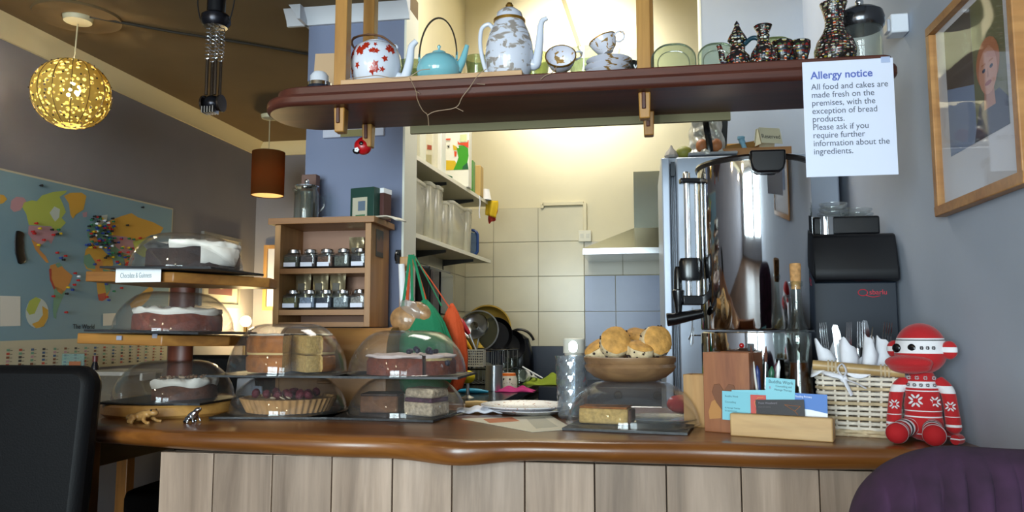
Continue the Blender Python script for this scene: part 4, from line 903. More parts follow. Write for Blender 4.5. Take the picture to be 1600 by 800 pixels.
b.ell((0, 0, .018), (.023, .012, .010), 18, rot=(0, R(-38), 0)); b.ell((.016, 0, .033), (.012, .009, .007), 16, rot=(0, R(-25), 0))
for sy in (-1, 1):
    b.tube(smoothpath([(-.012, sy*.010, .012), (.004, sy*.015, .013), (-.012, sy*.016, .004), (.002, sy*.018, .0025)], 4), .004, 8); b.tube([(.008, sy*.008, .022), (.012, sy*.014, .010), (.016, sy*.015, .002)], .0028, 8)
b.build('body', mat('pewter', '#b9bcc4', .18, 1), fg, remesh=.0018, relax=2)

# ---- allergy notice on the shelf edge
y = 1.846; a, c = at(1253, 93, y), at(1395, 95, y); k = mpp(at(1320, 180, y)); w = c.x-a.x; h = at(1320, 94, y).z-at(1320, 275, y).z
no = thing('allergy_notice', 'white laminated allergy notice hanging from the shelf edge', 'sign', ((a.x+c.x)/2, y, at(1320, 184, y).z))
MB().box((0, 0, 0), (w, .0012, h)).build('laminated_sheet', mat('laminate', '#dde3f6', .16, coat=.4), no)
text('Allergy notice', 17*k, (-w/2+12*k, -.001, h/2-28*k), (R(90), 0, 0), mat('ink_violet', '#5668b4', .6), no, bold=.02, squeeze=.96)
for i, t in enumerate(['All food and cakes are', 'made fresh on the', 'premises, with the', 'exception of bread', 'products.', 'Please ask if you', 'require further', 'information about the', 'ingredients.']):
    text(t, 13.6*k, (-w/2+12*k, -.001, h/2-(45.5+12.95*i)*k), (R(90), 0, 0), mat('ink_grey', '#4a4f60', .6), no, squeeze=.93)
MB().box((w*.42, -.0012, h/2-.004), (.02, .0008, .014)).build('sticky_tack', mat('blue_tack', '#a9b6d6', .7), no, bevel=.0003)

# ---- framed picture and sensor on the right-hand wall
xw = RW-.002
A, B_ = onx(1447, 45, xw-.022), onx(1461, 340, xw-.022); y1 = (A.y+B_.y)/2; z1, z0 = A.z, B_.z; y0 = 1.475
fr = thing('picture_frame', 'pale wood framed portrait print hung on the grey wall', 'picture', (xw, (y0+y1)/2, (z0+z1)/2)); hw, hh = (y1-y0)/2, (z1-z0)/2; t = .021; b = MB()
for c, d in (((-.012, 0, hh-t/2), (.024, 2*hw, t)), ((-.012, 0, -hh+t/2), (.024, 2*hw, t)), ((-.012, hw-t/2, 0), (.024, t, 2*hh-2*t)), ((-.012, -hw+t/2, 0), (.024, t, 2*hh-2*t))): b.box(c, d)
b.build('frame', M_pine_x, fr, bevel=.002)
MB().box((-.006, 0, 0), (.004, 2*hw-t, 2*hh-t)).build('mount', mat('mount_card', '#d6d3d6', .7), fr)
MB().box((-.0155, 0, 0), (.0016, 2*hw-2*t+.002, 2*hh-2*t+.002)).build('glazing', glass('picture_glass', '#ffffff', .03, 1.4, .6), fr)
def wallpoly(mb, pts, x, m=0): # pts in (y from the far edge 0..1, z 0..1)
    mb.add([(x, hw-2*hw*u_, -hh+2*hh*v_) for u_, v_ in pts], [tuple(range(len(pts)))], m); return mb
def blobpts(cx, cy, rx, ry, n=20): return [(cx+rx*math.cos(2*PI*i/n), cy+ry*math.sin(2*PI*i/n)) for i in range(n)]
b = MB(); wallpoly(b, [(.17, .28), (.84, .28), (.84, .92), (.17, .92)], -.0086, 0); wallpoly(b, [(.17, .28), (.50, .28), (.50, .92), (.17, .92)], -.0088, 1)
wallpoly(b, [(.47, .28), (.84, .28), (.84, .40), (.76, .46), (.55, .44)], -.0092, 2); wallpoly(b, blobpts(.66, .60, .125, .115), -.0094, 4); wallpoly(b, blobpts(.66, .565, .098, .105), -.0098, 3); wallpoly(b, [(.60, .40), (.72, .40), (.71, .50), (.61, .50)], -.0096, 6)
for cx in (.62, .70): wallpoly(b, blobpts(cx, .575, .018, .009, 10), -.0101, 2); wallpoly(b, [(cx-.025, .598), (cx+.025, .598), (cx+.02, .606), (cx-.02, .606)], -.0101, 4)
wallpoly(b, blobpts(.66, .510, .036, .010, 12), -.0101, 5); wallpoly(b, [(.648, .535), (.672, .535), (.664, .575), (.656, .575)], -.0101, 6); wallpoly(b, [(.17, .62), (.5, .55), (.5, .92), (.17, .92)], -.0090, 7)
b.build('portrait_print', [mat('print_olive', '#6d6a48', .6), mat('print_slate', '#7a86a0', .6), mat('print_navy', '#2b2f45', .6), mat('print_skin', '#c98f74', .6), mat('print_hair', '#b5714a', .6), mat('print_lip', '#a0524c', .6), mat('print_skin_shade', '#b47a60', .6), mat('print_umber', '#54463c', .6)], fr, smooth=0)
p = onx(1397, 41, RW-.03); sn = thing('wall_sensor', 'small white plastic sensor box on the grey wall above the notice', 'sensor', (RW-.001, p.y, p.z)); k = mpp(p)
MB().box((-.022, 0, 0), (.044, .05, 30*k)).build('housing', mat('white_plastic', '#dfe2ea', .4), sn, bevel=.004); MB().box((-.047, 0, -.002), (.008, .034, 20*k)).build('lens', mat('lens_white', '#c9ccd6', .3), sn, bevel=.003)
# ================================================================== things on the hanging shelf
def on_shelf(px, y, z=ST): p = at(px, 100, y); return Vector((p.x, y, z))
def zat(py, px, y): return at(px, py, y).z
p0, p1 = at(533, 130, 1.89), at(816, 110, 1.89); pk = .016
o = MB().box(((p0.x+p1.x)/2, 1.985, ST+pk/2), (p1.x-p0.x, .20, pk)).build('wooden_plank', wood('ash', '#b58c62', '#d3ae84', 'x', 7, .5), bevel=.0015)
tag(o, 'pale wooden plank on the hanging shelf under the three teapots', 'plank'); ZP = ST+pk
def spout(mb, pts, r): mb.tube(smoothpath(pts, 5), [r[0]+(r[1]-r[0])*i/((len(pts)-1)*5) for i in range((len(pts)-1)*5+1)], 14)
def scaled(px, y): p = at(px, 90, y); return p, mpp(p)
M_porc = mat('porcelain', '#d5dae6', .15, coat=.4)
# maple-leaf teapot
p, k = scaled(588, 1.985); tp = thing('teapot', 'white teapot with red maple leaves and a bamboo handle', 'teapot', (p.x, 1.985, ZP)); H = zat(66, 588, 1.985)-ZP; r = 40*k
MB().lathe([(0, 0), (r*.62, 0), (r*.72, H*.04), (r*.92, H*.25), (r*1.0, H*.48), (r*.95, H*.70), (r*.80, H*.86), (r*.55, H*.94), (r*.5, H*.95), (0, H*.95)], n=48).build('body', M_porc, tp, smooth=60)
M_leaf = mat('maple_red', '#a52a16', .25); b = MB(); q = random.Random(11)
def onpot(a, z, rr): return Vector((rr*math.cos(a), rr*math.sin(a), z))
def potr(t):
    pr = [(0, .62), (.04, .72), (.25, .92), (.48, 1.0), (.70, .95), (.86, .80), (.94, .55)]
    for (a, x), (c, y_) in zip(pr, pr[1:]):
        if a <= t <= c: return r*(x+(y_-x)*(t-a)/(c-a))
    return r*.55
for i in range(40):
    a = R(q.uniform(-178, -20)); t = q.choice([q.uniform(.2, .6), q.uniform(.62, .86), q.uniform(.55, .86)]); s = q.uniform(.0055, .0115); c0 = q.uniform(0, 6)
    pts = []
    for j in range(10):
        an = c0+2*PI*j/10; rr = s*((1.15 if j % 2 == 0 else .6)*q.uniform(.8, 1.2)); aa, tt = a+rr*math.cos(an)/r, t+rr*math.sin(an)/H; tt = min(.92, max(.1, tt)); pts.append(onpot(aa, tt*H, potr(tt)+.0007))
    b.add([onpot(a, t*H, potr(t)+.0009)]+pts, [(0, 1+j, 1+(j+1) % 10) for j in range(10)])
b.build('maple_leaves', M_leaf, tp, smooth=0, solid=.0004)
MB().lathe([(r*.50, H*.93), (r*.48, H*.965), (r*.3, H*1.0), (0, H*1.01)], n=36).build('lid', M_porc, tp)
b = MB(); spout(b, [(r*.80, 0, H*.25), (r*1.15, 0, H*.22), (r*1.35, 0, H*.55), (r*1.42, 0, H*.85), (r*1.62, 0, H*.97)], (.016, .0075)); b.build('spout', M_porc, tp)
b = MB(); pts = smoothpath([(-r*.72, 0, H*.80), (-r*1.0, 0, H*.98), (-r*.92, 0, H*1.12), (-r*.35, 0, H*1.17), (r*.25, 0, H*1.10), (r*.78, 0, H*.88)], 6); b.tube(pts, [.0040+.0012*(i % 6 == 0) for i in range(len(pts))], 10, flat=.7); b.build('bamboo_handle', mat('dark_bamboo', '#6a452a', .5, var=.35, vscale=60), tp)
for sx in (-.72, .74): MB().tube(arc(sx*r, H*.84, .008, .010, 0, 180, 8), .0028, 8).build('handle_lug', M_porc, tp)
# turquoise teapot
p, k = scaled(686, 1.985); tp = thing('teapot', 'flat turquoise teapot with a thin hoop handle', 'teapot', (p.x, 1.985, ZP)); H = zat(83, 686, 1.985)-ZP; r = 35*k; M_turq = mat('turquoise_glaze', '#78b4be', .15, coat=.5)
MB().lathe([(0, 0), (r*.55, 0), (r*.62, H*.05), (r*.93, H*.28), (r*1.0, H*.48), (r*.93, H*.68), (r*.7, H*.86), (r*.4, H*.95), (0, H*.98)], n=48).build('body', M_turq, tp, smooth=60)
MB().lathe([(r*.36, H*.95), (r*.3, H*1.02), (0, H*1.05)], n=30).build('lid', M_turq, tp); MB().lathe([(0, H*1.04), (.004, H*1.05), (.003, H*1.12), (.0055, H*1.2), (0, H*1.26)], n=16).build('lid_knob', M_turq, tp)
b = MB(); spout(b, [(r*.82, 0, H*.45), (r*1.08, 0, H*.75), (r*1.28, 0, H*1.18)], (.014, .006)); b.build('spout', M_turq, tp)
hm = mat('dark_wire', '#4a4236', .35, .6); b = MB(); b.tube(arc(-r*.05, H*.9, r*.86, H*1.15, 0, 180, 22), .0022, 8, flat=1.8); b.build('hoop_handle', hm, tp)
for sx in (-.91, .81): MB().tube([(sx*r, 0, H*.78), (sx*r, 0, H*1.0)], .0032, 8).build('handle_lug', M_turq, tp)
# tall coffee pot
p, k = scaled(796, 1.985); tp = thing('coffee_pot', 'tall white porcelain coffee pot with grey landscape and gilt lid', 'coffee pot', (p.x, 1.985, ZP)); H = zat(34, 796, 1.985)-ZP; r = 38*k
mp_ = blotch('landscape_porcelain', '#cfd3e0', '#b3adab', 30, .52, .15, '#968d86', (1, 1, 1.8))
MB().lathe([(0, 0), (r*.70, 0), (r*.74, H*.03), (r*.93, H*.22), (r*1.0, H*.42), (r*.97, H*.60), (r*.85, H*.78), (r*.68, H*.93), (r*.62, H*.97), (r*.6, H*1.0), (0, H*1.0)], n=48).build('body', mp_, tp, smooth=60)
MB().lathe([(r*.60, H*.975), (r*.66, H*.99), (r*.66, H*1.02), (r*.60, H*1.03)], n=40).build('gilt_band', M_gold, tp)
MB().lathe([(r*.6, H*1.02), (r*.52, H*1.13), (r*.3, H*1.20), (r*.14, H*1.22), (0, H*1.22)], n=40).build('lid', mp_, tp); MB().lathe([(0, H*1.21), (.006, H*1.22), (.011, H*1.26), (.006, H*1.31), (0, H*1.32)], n=16).build('lid_knob', M_gold, tp)
b = MB(); spout(b, [(r*.9, 0, H*.28), (r*1.12, 0, H*.30), (r*1.25, 0, H*.65), (r*1.33, 0, H*.95), (r*1.58, 0, H*1.02)], (.016, .0055)); b.build('spout', M_porc, tp)
b = MB(); b.tube(smoothpath([(-r*.68, 0, H*.90), (-r*.88, 0, H*.98), (-r*1.18, 0, H*.90), (-r*1.22, 0, H*.62), (-r*1.05, 0, H*.30), (-r*.86, 0, H*.14)], 6), .0058, 10); b.build('handle', M_porc, tp)
# cups, saucers and glass
M_tea = blotch('gilt_china', '#d6d7e2', '#b08a52', 60, .6, .12, '#8a6a3a')
def cup(loc, r, h, rot, label, m, hn=(1, 0), gilt=True, grp='china cups on the shelf', wall=.0022):
    c = thing('tea_cup', label, 'cup', loc, rot=rot, group=grp)
    MB().lathe([(0, .002), (r*.42, 0), (r*.46, .004), (r*.75, h*.3), (r*.94, h*.7), (r, h), (r-wall, h), (r*.9, h*.7), (r*.7, h*.3), (0, h*.12)], n=40).build('cup', m, c, smooth=60)
    if gilt: MB().lathe([(r-.0025, h-.001), (r+.0007, h-.002), (r+.0007, h+.001), (r-.0025, h+.0012)], n=40).build('gilt_rim', M_gold, c)
    b = MB(); b.tube(arc(r*.92+.010, h*.6, .013, .013, 150, -150, 14), .0026, 8); b.build('handle', m, c, rot=(0, 0, math.atan2(hn[1], hn[0]))); return c
p, k = scaled(876, 1.94); cup((p.x, 1.955, ST+.036), .040, .046, (R(62), R(-12), R(10)), 'gilt china cup lying on its side, its mouth towards the room', M_tea, (1, .2))
p, k = scaled(948, 1.95); uz_ = zat(88, 940, 1.95)-ST
for i in range(3):
    o = MB().lathe([(0, 0), (.030, 0), (.034, .003), (.058, .012), (.060, .014), (.034, .006), (0, .004)], n=44).build('saucer', M_tea); o.location = (p.x-.002+.004*i, 1.95, ST+.001+i*(uz_-.014)/3); tag(o, ['lowest', 'middle', 'topmost'][i]+' of the china saucers stacked beneath the tilted cup', 'saucer', 'china saucers on the shelf')
cup((p.x+.004, 1.945, ST+uz_+.006), .036, .040, (R(0), R(-22), 0), 'gilt china cup tilted on top of the stacked saucers, ring handle raised', M_tea, (1, -.3))
p, k = scaled(983, 1.99); jr = thing('glass_jar', 'short glass jar of dark contents with white shapes, beside the middle post', 'jar', (p.x, 1.99, ST)); jr.scale = (1, 1, (zat(73, 983, 1.99)-ST)/.056); MB().lathe([(0, 0), (.030, 0), (.033, .004), (.033, .042), (.028, .05), (.029, .056), (.026, .056), (.03, .04), (.03, .006), (0, .005)], n=36).build('jar', M_glass, jr)
MB().lathe([(0, .006), (.0295, .006), (.0295, .030), (0, .031)], n=30).build('contents', mat('dark_beans', '#17100e', .5, bump=.8, bscale=150), jr)
b = MB(); b.tube([(-.012+.006*math.cos(2*PI*i/14), -.0335, .018+.0065*math.sin(2*PI*i/14)) for i in range(14)], .0022, 6, closed=True); b.build('white_ring', M_white, jr)
b = MB(); b.tube([(.012, -.031, .022), (.016, -.030, .017), (.021, -.027, .022)], .0016, 6); b.tube([(.016, -.030, .017), (.016, -.030, .010)], .0016, 6); b.build('white_sprig', M_white, jr)
M_gd = glass('green_glass', '#dfe6c8', .04, 1.55, 1.2, haze=.22, hazecol='#c5cca0'); M_gd2 = glass('dish_glass', '#e4ecdf', .03, 1.55, 1.3, haze=.16, hazecol='#cdd4c4')
def dish(px, y, r, pyt, label, m, name='glass_dish', square=0, n=48, tilt=0, dz=0):
    q = on_shelf(px, y); h = zat(pyt, px, y)-ST-dz; wob = (lambda a, z: 1/max(abs(math.cos(a))**square+abs(math.sin(a))**square, .2)**(1/square)) if square else None
    o = MB().lathe([(0, 0), (r*.5, 0), (r*.62, h*.1), (r*.82, h*.75), (r, h), (r*.98, h+.002), (r*.78, h*.75), (r*.58, h*.16), (0, h*.12)], n=n, wob=wob).build(name, m); o.location = (q.x, y, ST+dz); o.rotation_euler = (tilt, 0, R(20))
    return tag(o, label, 'dish', 'glass dishes on the shelf')
dish(643, 2.055, .042, 100, 'green glass dish between the maple-leaf and turquoise teapots', M_gd); dish(746, 2.065, .036, 92, 'green glass dish behind the handle of the tall coffee pot', M_gd); dish(834, 2.04, .052, 90, 'green glass dish below the spout of the tall coffee pot', M_gd)
dish(912, 2.05, .050, 82, 'clear glass dish between the lying cup and the saucers', M_gd2)
M_rim = glass('rim_glass', '#b9c2a8', .03, 1.6, 2.5, haze=.3, hazecol='#e8efdc')
def bigdish(px, y, w, pyt, label, m):
    q = on_shelf(px, y); h = (zat(pyt, px, y+.01)-ST)/math.cos(R(14)); o = thing('glass_platter', label, 'dish', (q.x, y, ST), rot=(R(-14), 0, 0), group='glass dishes standing on edge')
    prf = rrect(-w/2, 0, w/2, h, min(w, h)*.42, 8); M2 = Matrix.Rotation(R(90), 4, 'X')
    b = MB(); k = len(prf); rings = []
    for sc, d in ((1, -.004), (.97, -.014), (.72, .0), (.68, .003)): rings.append([((x)*sc, d, h/2+(z-h/2)*sc) for x, z in prf])
    for t in (0, 1):
        for rg in rings: b.v += [(x, d+t*.003, z) for x, d, z in rg]
    for t in (0, 1):
        for j in range(3):
            for i in range(k): a = t*4*k+j*k; b.f.append((a+i, a+(i+1) % k, a+k+(i+1) % k, a+k+i)); b.m.append(0)
        b.f.append(tuple(t*4*k+3*k+i for i in range(k))); b.m.append(0)
    for i in range(k): b.f.append((i, (i+1) % k, 4*k+(i+1) % k, 4*k+i)); b.m.append(0)
    b.build('dish', m, o); MB().tube([(x, -.006, z) for x, z in prf], .0024, 6, closed=True).build('rim', M_rim, o); MB().tube([(x*.72, .001, h/2+(z-h/2)*.72) for x, z in prf], .0014, 6, closed=True).build('well_ring', M_rim, o)
bigdish(1053, 2.03, .115, 67, 'square-shouldered glass dish standing on edge beside the middle post', M_gd2); bigdish(1122, 2.035, .10, 66, 'clear dish standing on edge behind the small mosaic ewer', M_gd2); bigdish(1216, 2.04, .10, 56, 'olive glass dish standing on edge behind the two mosaic cups', M_gd)
# mosaic set
M_mos = mosaic('mosaic_glaze'); M_teal = mat('teal_glaze', '#1d3b48', .25)
q = on_shelf(1153, 1.93); ew = thing('mosaic_ewer', 'small mosaic ewer with a pointed lid and teal loop handle', 'ewer', q); H = zat(32, 1153, 1.93)-ST
MB().lathe([(0, 0), (.020, 0), (.024, .004), (.030, H*.14), (.029, H*.26), (.018, H*.36), (.019, H*.44), (.0135, H*.52), (.020, H*.56), (.024, H*.60), (.021, H*.66), (.012, H*.78), (.006, H*.88), (.0065, H*.92), (0, H*1.0)], n=36).build('body', M_mos, ew, smooth=60)
b = MB(); b.tube(smoothpath([(.016, 0, H*.50), (.034, 0, H*.62), (.050, 0, H*.60), (.056, 0, H*.44), (.046, 0, H*.22), (.026, 0, H*.16)], 5), .0058, 10); b.build('handle', M_teal, ew)
b = MB(); spout(b, [(-.022, 0, H*.16), (-.036, 0, H*.20), (-.040, 0, H*.38), (-.046, 0, H*.52)], (.009, .006)); b.build('spout', M_mos, ew)
q = on_shelf(1194, 1.91); o = MB().lathe([(0, 0), (.024, 0), (.028, .005), (.033, .02), (.030, .034), (.018, .052), (.013, .064), (.0155, .076), (.0135, .082), (.020, .096), (.022, .101), (.019, .100), (.012, .082), (0, .08)], n=36).build('mosaic_vase', M_mos, smooth=60); o.location = q; tag(o, 'small mosaic vase with a flared neck next to the ewer', 'vase')
def mcup(px, y, label):
    q = on_shelf(px, y); c = thing('mosaic_cup', label, 'cup', q, group='mosaic cups on the shelf'); u = (zat(65, px, 1.93)-ST)/.037; c.scale = (u*.82, u*.82, u); MB().lathe([(0, 0), (.012, 0), (.014, .003), (.012, .010), (.0175, .026), (.018, .036), (.0165, .037), (.015, .026), (0, .014)], n=30).build('cup', M_mos, c, smooth=60)
    b = MB(); b.tube(arc(-.021, .02, .009, .009, 40, 320, 12), .003, 8); b.build('handle', M_teal, c)
mcup(1223, 1.93, 'little mosaic cup next to the small mosaic vase'); mcup(1251, 1.93, 'little mosaic cup nearer the big mosaic vase')
q = on_shelf(1306, 1.955); H = .155; o = MB().lathe([(0, 0), (.034, 0), (.040, .006), (.049, .03), (.050, .045), (.042, .068), (.029, .088), (.0225, .105), (.0215, .122), (.027, .148), (.031, .160), (.033, .165), (.029, .164), (.019, .122), (0, .11)], n=48).build('mosaic_vase', M_mos, smooth=60); o.location = q; tag(o, 'big round-bellied mosaic vase above the allergy notice', 'vase')
q = on_shelf(1347, 2.02); lj = thing('lidded_jar', 'glass jar with a domed dark metal lid and ball knob at the shelf end', 'jar', q); z1 = zat(40, 1347, 2.02)-ST
MB().lathe([(0, 0), (.047, 0), (.05, .004), (.05, z1-.002), (.047, z1-.002), (.047, .006), (0, .005)], n=44).build('jar', M_glass, lj)
zs = zat(22, 1347, 2.02)-ST
MB().lathe([(0, z1-.012), (.052, z1-.012), (.0575, z1-.004), (.0580, z1+.016), (.054, zs), (.04, zs+.010), (.012, zs+.015), (0, zs+.015)], n=48).build('lid', mat('dark_lid', '#57585c', .18, .9), lj); MB().lathe([(0, zs+.014), (.004, zs+.014), (.0045, zs+.020), (.010, zs+.026), (.0105, zs+.032), (.006, zs+.039), (0, zs+.041)], n=20).build('lid_knob', M_chrome, lj)
# left end of the shelf
q = on_shelf(500, 1.96); sj = thing('small_jar', 'small dark jar with a chrome collar at the rounded shelf end', 'jar', q); MB().lathe([(0, 0), (.028, 0), (.031, .003), (.031, .026), (.026, .030), (0, .030)], n=32).build('jar', mat('dark_jar', '#1c2330', .15), sj); MB().lathe([(.027, .026), (.0325, .026), (.0325, .036), (.027, .038)], n=32).build('collar', M_chrome, sj); MB().lathe([(.026, .032), (.026, .055), (.018, .066), (0, .068)], n=28).build('lid', mat('pale_lid', '#c9cdd6', .3), sj)
q = on_shelf(507, 2.085); cd = thing('card', 'beige card leaning behind the first shelf post', 'card', q, rot=(R(-8), 0, R(4))); zz = zat(78, 507, 2.085)-ST; MB().box((0, 0, zz/2), (.075, .0016, zz)).build('sheet', mat('kraft_card', '#b89a78', .8), cd)
# fairy-light wire straggling over the plank and hanging from the shelf
wr = thing('wire_string', 'thin bare wire straggling over the plank and hanging below the shelf', 'wire', at(668, 180, 1.842)); O_ = wr.location; b = MB()
def wpath(pxs, y): return smoothpath([at(x, z, y)-O_ for x, z in pxs], 4)
b.tube(wpath([(640, 121), (650, 142), (652, 155), (660, 172), (668, 180), (670, 197)], 1.845), .0011, 5); b.tube(wpath([(649, 142), (656, 146)], 1.845), .001, 5); b.tube(wpath([(668, 180), (680, 174), (712, 168), (722, 152), (735, 135), (748, 116), (760, 108)], 1.845), .0011, 5); b.tube(wpath([(712, 168), (724, 174)], 1.845), .001, 5); b.tube(wpath([(745, 131), (758, 132)], 1.845), .001, 5)
b.build('hanging_wire', mat('copper_wire', '#8a745c', .5, .3), wr); b = MB(); b.tube(wpath([(545, 123), (570, 120), (590, 118), (615, 122), (640, 119), (656, 110), (672, 108)], 1.884), .0012, 5); b.build('plank_wire', MATS['copper_wire'], wr); b = MB(); b.tube(wpath([(845, 124), (852, 118), (862, 114), (870, 104)], 1.868), .0012, 5); b.build('shelf_wire', MATS['copper_wire'], wr)
# ladybird bell under the shelf
p = at(567, 229, 2.075); k = mpp(p); ld = thing('ladybird_ornament', 'red ladybird ornament hanging under the shelf from its rear post', 'ornament', p); r = 14*k
b = MB(); b.ell((0, 0, 0), (r, r*.85, r*.92), 24, rot=(0, R(25), 0)); b.ell((-r*.1, 0, r*.35), (r*.6, r*.6, r*.72), 16); b.build('body', mat('ladybird_red', '#b01018', .3), ld, remesh=.002, relax=4)
b = MB(); b.ell((r*.10, -r*.82, r*.18), (r*.24, r*.12, r*.24), 14); b.build('spot', M_bl, ld); b = MB(); b.ell((-r*.62, -r*.42, -r*.62), (r*.42, r*.4, r*.3), 14, rot=(0, R(25), 0)); b.build('head', M_bl, ld)
b = MB()
for i in range(5): a = 2*PI*i/5; b.ell((-r*.38+r*.17*math.cos(a), -r*.88, -r*.55+r*.17*math.sin(a)), (r*.13, r*.06, r*.13), 10)
b.build('white_flower', M_white, ld); b = MB(); z_ = SB-p.z-.066; b.tube([(0, 0, r*.9), (.002, 0, max(r*1.2, z_))], .001, 5); b.build('thread', M_black, ld)
# ================================================================== left-hand side of the room
def on_lw(px, py, off=.002): return onx(px, py, LW+off)
# ---- world map, drawn where it hangs on the left wall
pal = ['#7c9cab', '#c4bca2', '#b0bc58', '#b88e98', '#d0914e', '#cfa040', '#6f9c84', '#dcdad2', '#b84a3a', '#c3cdc8', '#3a3a40', '#7a4a34', '#3a5a86']
mm = [mat('map_%d' % i, c, .55) for i, c in enumerate(pal)]
wm = thing('world_map', 'large pinned world map poster with a strip of flags on the left wall', 'map', on_lw(130, 440)); MO = wm.location; b = MB()
def mp(px, py, off): p = on_lw(px, py, off); return tuple(p-MO)
def mpoly(pts, m, off): b.add([mp(x, y, off) for x, y in pts], [tuple(range(len(pts)))], m)
y1 = on_lw(267, 400).y; y0 = 2.02; zt1, zb1 = on_lw(267, 325).z, on_lw(258, 566).z; zt0 = zt1-.035*0; sheet_ = [(y0, zb1-.01), (y1, zb1), (y1, zt1), (y0, zt1-.03)]
k = len(b.v)
for off in (0.0, .0015): b.v += [(LW+.002+off-MO.x, yy-MO.y, zz-MO.z) for yy, zz in sheet_]
b.f += [(0, 1, 2, 3), (4, 5, 6, 7)]+[(i, (i+1) % 4, 4+(i+1) % 4, 4+i) for i in range(4)]; b.m += [1]*6
e = .008; f0 = on_lw(267, 536).z; b.add([(LW+.0042-MO.x, yy-MO.y, zz-MO.z) for yy, zz in ((y0, f0+.004), (y1-e, f0+.002), (y1-e, zt1-e), (y0, zt1-.03-e))], [(0, 1, 2, 3)], 0)
def c1(pts): return [(x/4, 260+y/4) for x, y in pts]
def c2(pts): return [(x/4, 440+y/4) for x, y in pts]
o5 = .0050
mpoly(c1([(0, 175), (25, 180), (45, 205), (20, 230), (0, 235)]), 5, o5)
mpoly(c1([(70, 215), (100, 190), (150, 195), (165, 220), (140, 255), (125, 275), (88, 285), (64, 262)]), 3, o5)
mpoly(c1([(150, 225), (200, 212), (230, 218), (262, 182), (330, 160), (420, 150), (410, 166), (372, 190), (395, 240), (412, 285), (385, 322), (412, 352), (380, 386), (340, 402), (320, 374), (180, 366), (165, 300), (140, 256)]), 2, o5)
mpoly(c1([(310, 290), (340, 250), (375, 268), (370, 318), (345, 345), (330, 325)]), 9, .0055)
mpoly(c1([(180, 370), (320, 376), (345, 402), (372, 388), (340, 440), (320, 486), (300, 462), (255, 492), (200, 456), (175, 420)]), 3, o5)
mpoly(c1([(195, 456), (254, 492), (246, 520), (285, 560), (306, 602), (290, 602), (255, 562), (222, 522)]), 4, o5)
mpoly(c1([(400, 185), (440, 165), (510, 163), (540, 185), (522, 270), (476, 300), (455, 328), (440, 300), (430, 230)]), 5, o5); mpoly(c1([(515, 290), (545, 284), (542, 315), (520, 318)]), 3, o5)
mpoly(c1([(312, 620), (370, 600), (402, 642), (452, 682), (440, 722), (412, 768), (385, 800), (360, 780), (335, 740), (310, 680)]), 4, o5); mpoly(c1([(306, 640), (322, 640), (322, 700), (345, 760), (338, 772), (312, 710)]), 8, .0055); mpoly(c1([(345, 610), (372, 600), (388, 622), (360, 634)]), 6, .0055)
mpoly(c2([(340, 30), (380, 45), (412, 62), (392, 100), (370, 150), (352, 200), (352, 234), (335, 225), (330, 180)]), 6, o5)
mpoly(c1([(535, 520), (562, 492), (622, 498), (662, 542), (702, 575), (708, 612), (682, 660), (684, 720), (690, 770), (662, 830), (640, 840), (618, 836), (606, 760), (602, 700), (596, 660), (540, 640), (522, 600)]), 5, o5)
mpoly(c1([(524, 560), (560, 545), (596, 600), (596, 642), (548, 636), (522, 602)]), 6, .0055); mpoly(c1([(640, 640), (684, 650), (684, 720), (690, 770), (665, 800), (650, 720)]), 6, .0055); mpoly(c1([(610, 800), (660, 790), (664, 828), (640, 842), (618, 838)]), 8, .0055); mpoly(c1([(590, 575), (640, 590), (648, 700), (608, 740), (602, 690)]), 4, .0055)
mpoly(c1([(548, 372), (600, 345), (672, 330), (690, 420), (680, 470), (640, 486), (560, 470), (545, 430)]), 6, o5); mpoly(c1([(600, 350), (640, 305), (672, 302), (668, 340), (620, 372)]), 9, .0055); mpoly(c1([(560, 440), (600, 430), (610, 470), (565, 478)]), 4, .0056)
mpoly(c1([(672, 345), (760, 310), (822, 292), (862, 318), (960, 350), (1022, 384), (1000, 420), (940, 430), (870, 470), (800, 460), (740, 440), (690, 430)]), 5, o5)
mpoly(c1([(700, 430), (790, 440), (860, 470), (880, 520), (820, 560), (770, 540), (720, 500)]), 3, .0055); mpoly(c1([(660, 490), (740, 490), (800, 560), (770, 600), (700, 580)]), 6, .0054); mpoly(c1([(770, 550), (840, 555), (820, 620), (790, 640)]), 4, .0056); mpoly(c1([(830, 470), (950, 440), (960, 520), (900, 570), (850, 540)]), 2, .0056)
mpoly(c2([(810, 140), (860, 90), (940, 28), (960, 48), (930, 110), (880, 160), (820, 165)]), 5, o5)
mpoly([(0, 533), (60, 531), (125, 529), (150, 524), (200, 523), (258, 520), (260, 534), (120, 540), (0, 545)], 1, .0046)
def ring(cx, cy, rx, ry, m, off, n=24): mpoly([(cx+rx*math.cos(2*PI*i/n), cy+ry*math.sin(2*PI*i/n)) for i in range(n)], m, off)
ring(58, 489, 18, 24, 9, .0055); mpoly([(41, 484), (46, 470), (56, 464), (64, 468), (60, 476), (54, 490), (46, 492)], 2, .006); mpoly([(66, 478), (75, 484), (75, 496), (68, 510), (56, 513), (50, 506), (60, 502), (67, 492)], 5, .006)
mpoly([(0, 462), (32, 463), (32, 509), (0, 510)], 7, .0055); mpoly([(161, 490), (181, 489), (181, 508), (161, 509)], 7, .0055)
q = random.Random(4)
for r_ in range(6):
    for c_ in range(27):
        v0 = (r_+.35)/6.3; fx = (c_+.5)/27; yy = y0+.02+(y1-y0-.05)*fx; z_ = f0-.004-(f0-zb1-.008)*v0
        b.add([(LW+.0045-MO.x, yy+d-MO.y, z_+g-MO.z) for d, g in ((0, -.008), (.016, -.008), (.016, .001), (0, .001))], [(0, 1, 2, 3)], q.choice([8, 10, 11, 12, 6, 10, 3, 11]))
        b.add([(LW+.0045-MO.x, yy+d-MO.y, z_+g-MO.z) for d, g in ((.018, -.006), (.030, -.006), (.030, -.004), (.018, -.004))], [(0, 1, 2, 3)], 10)
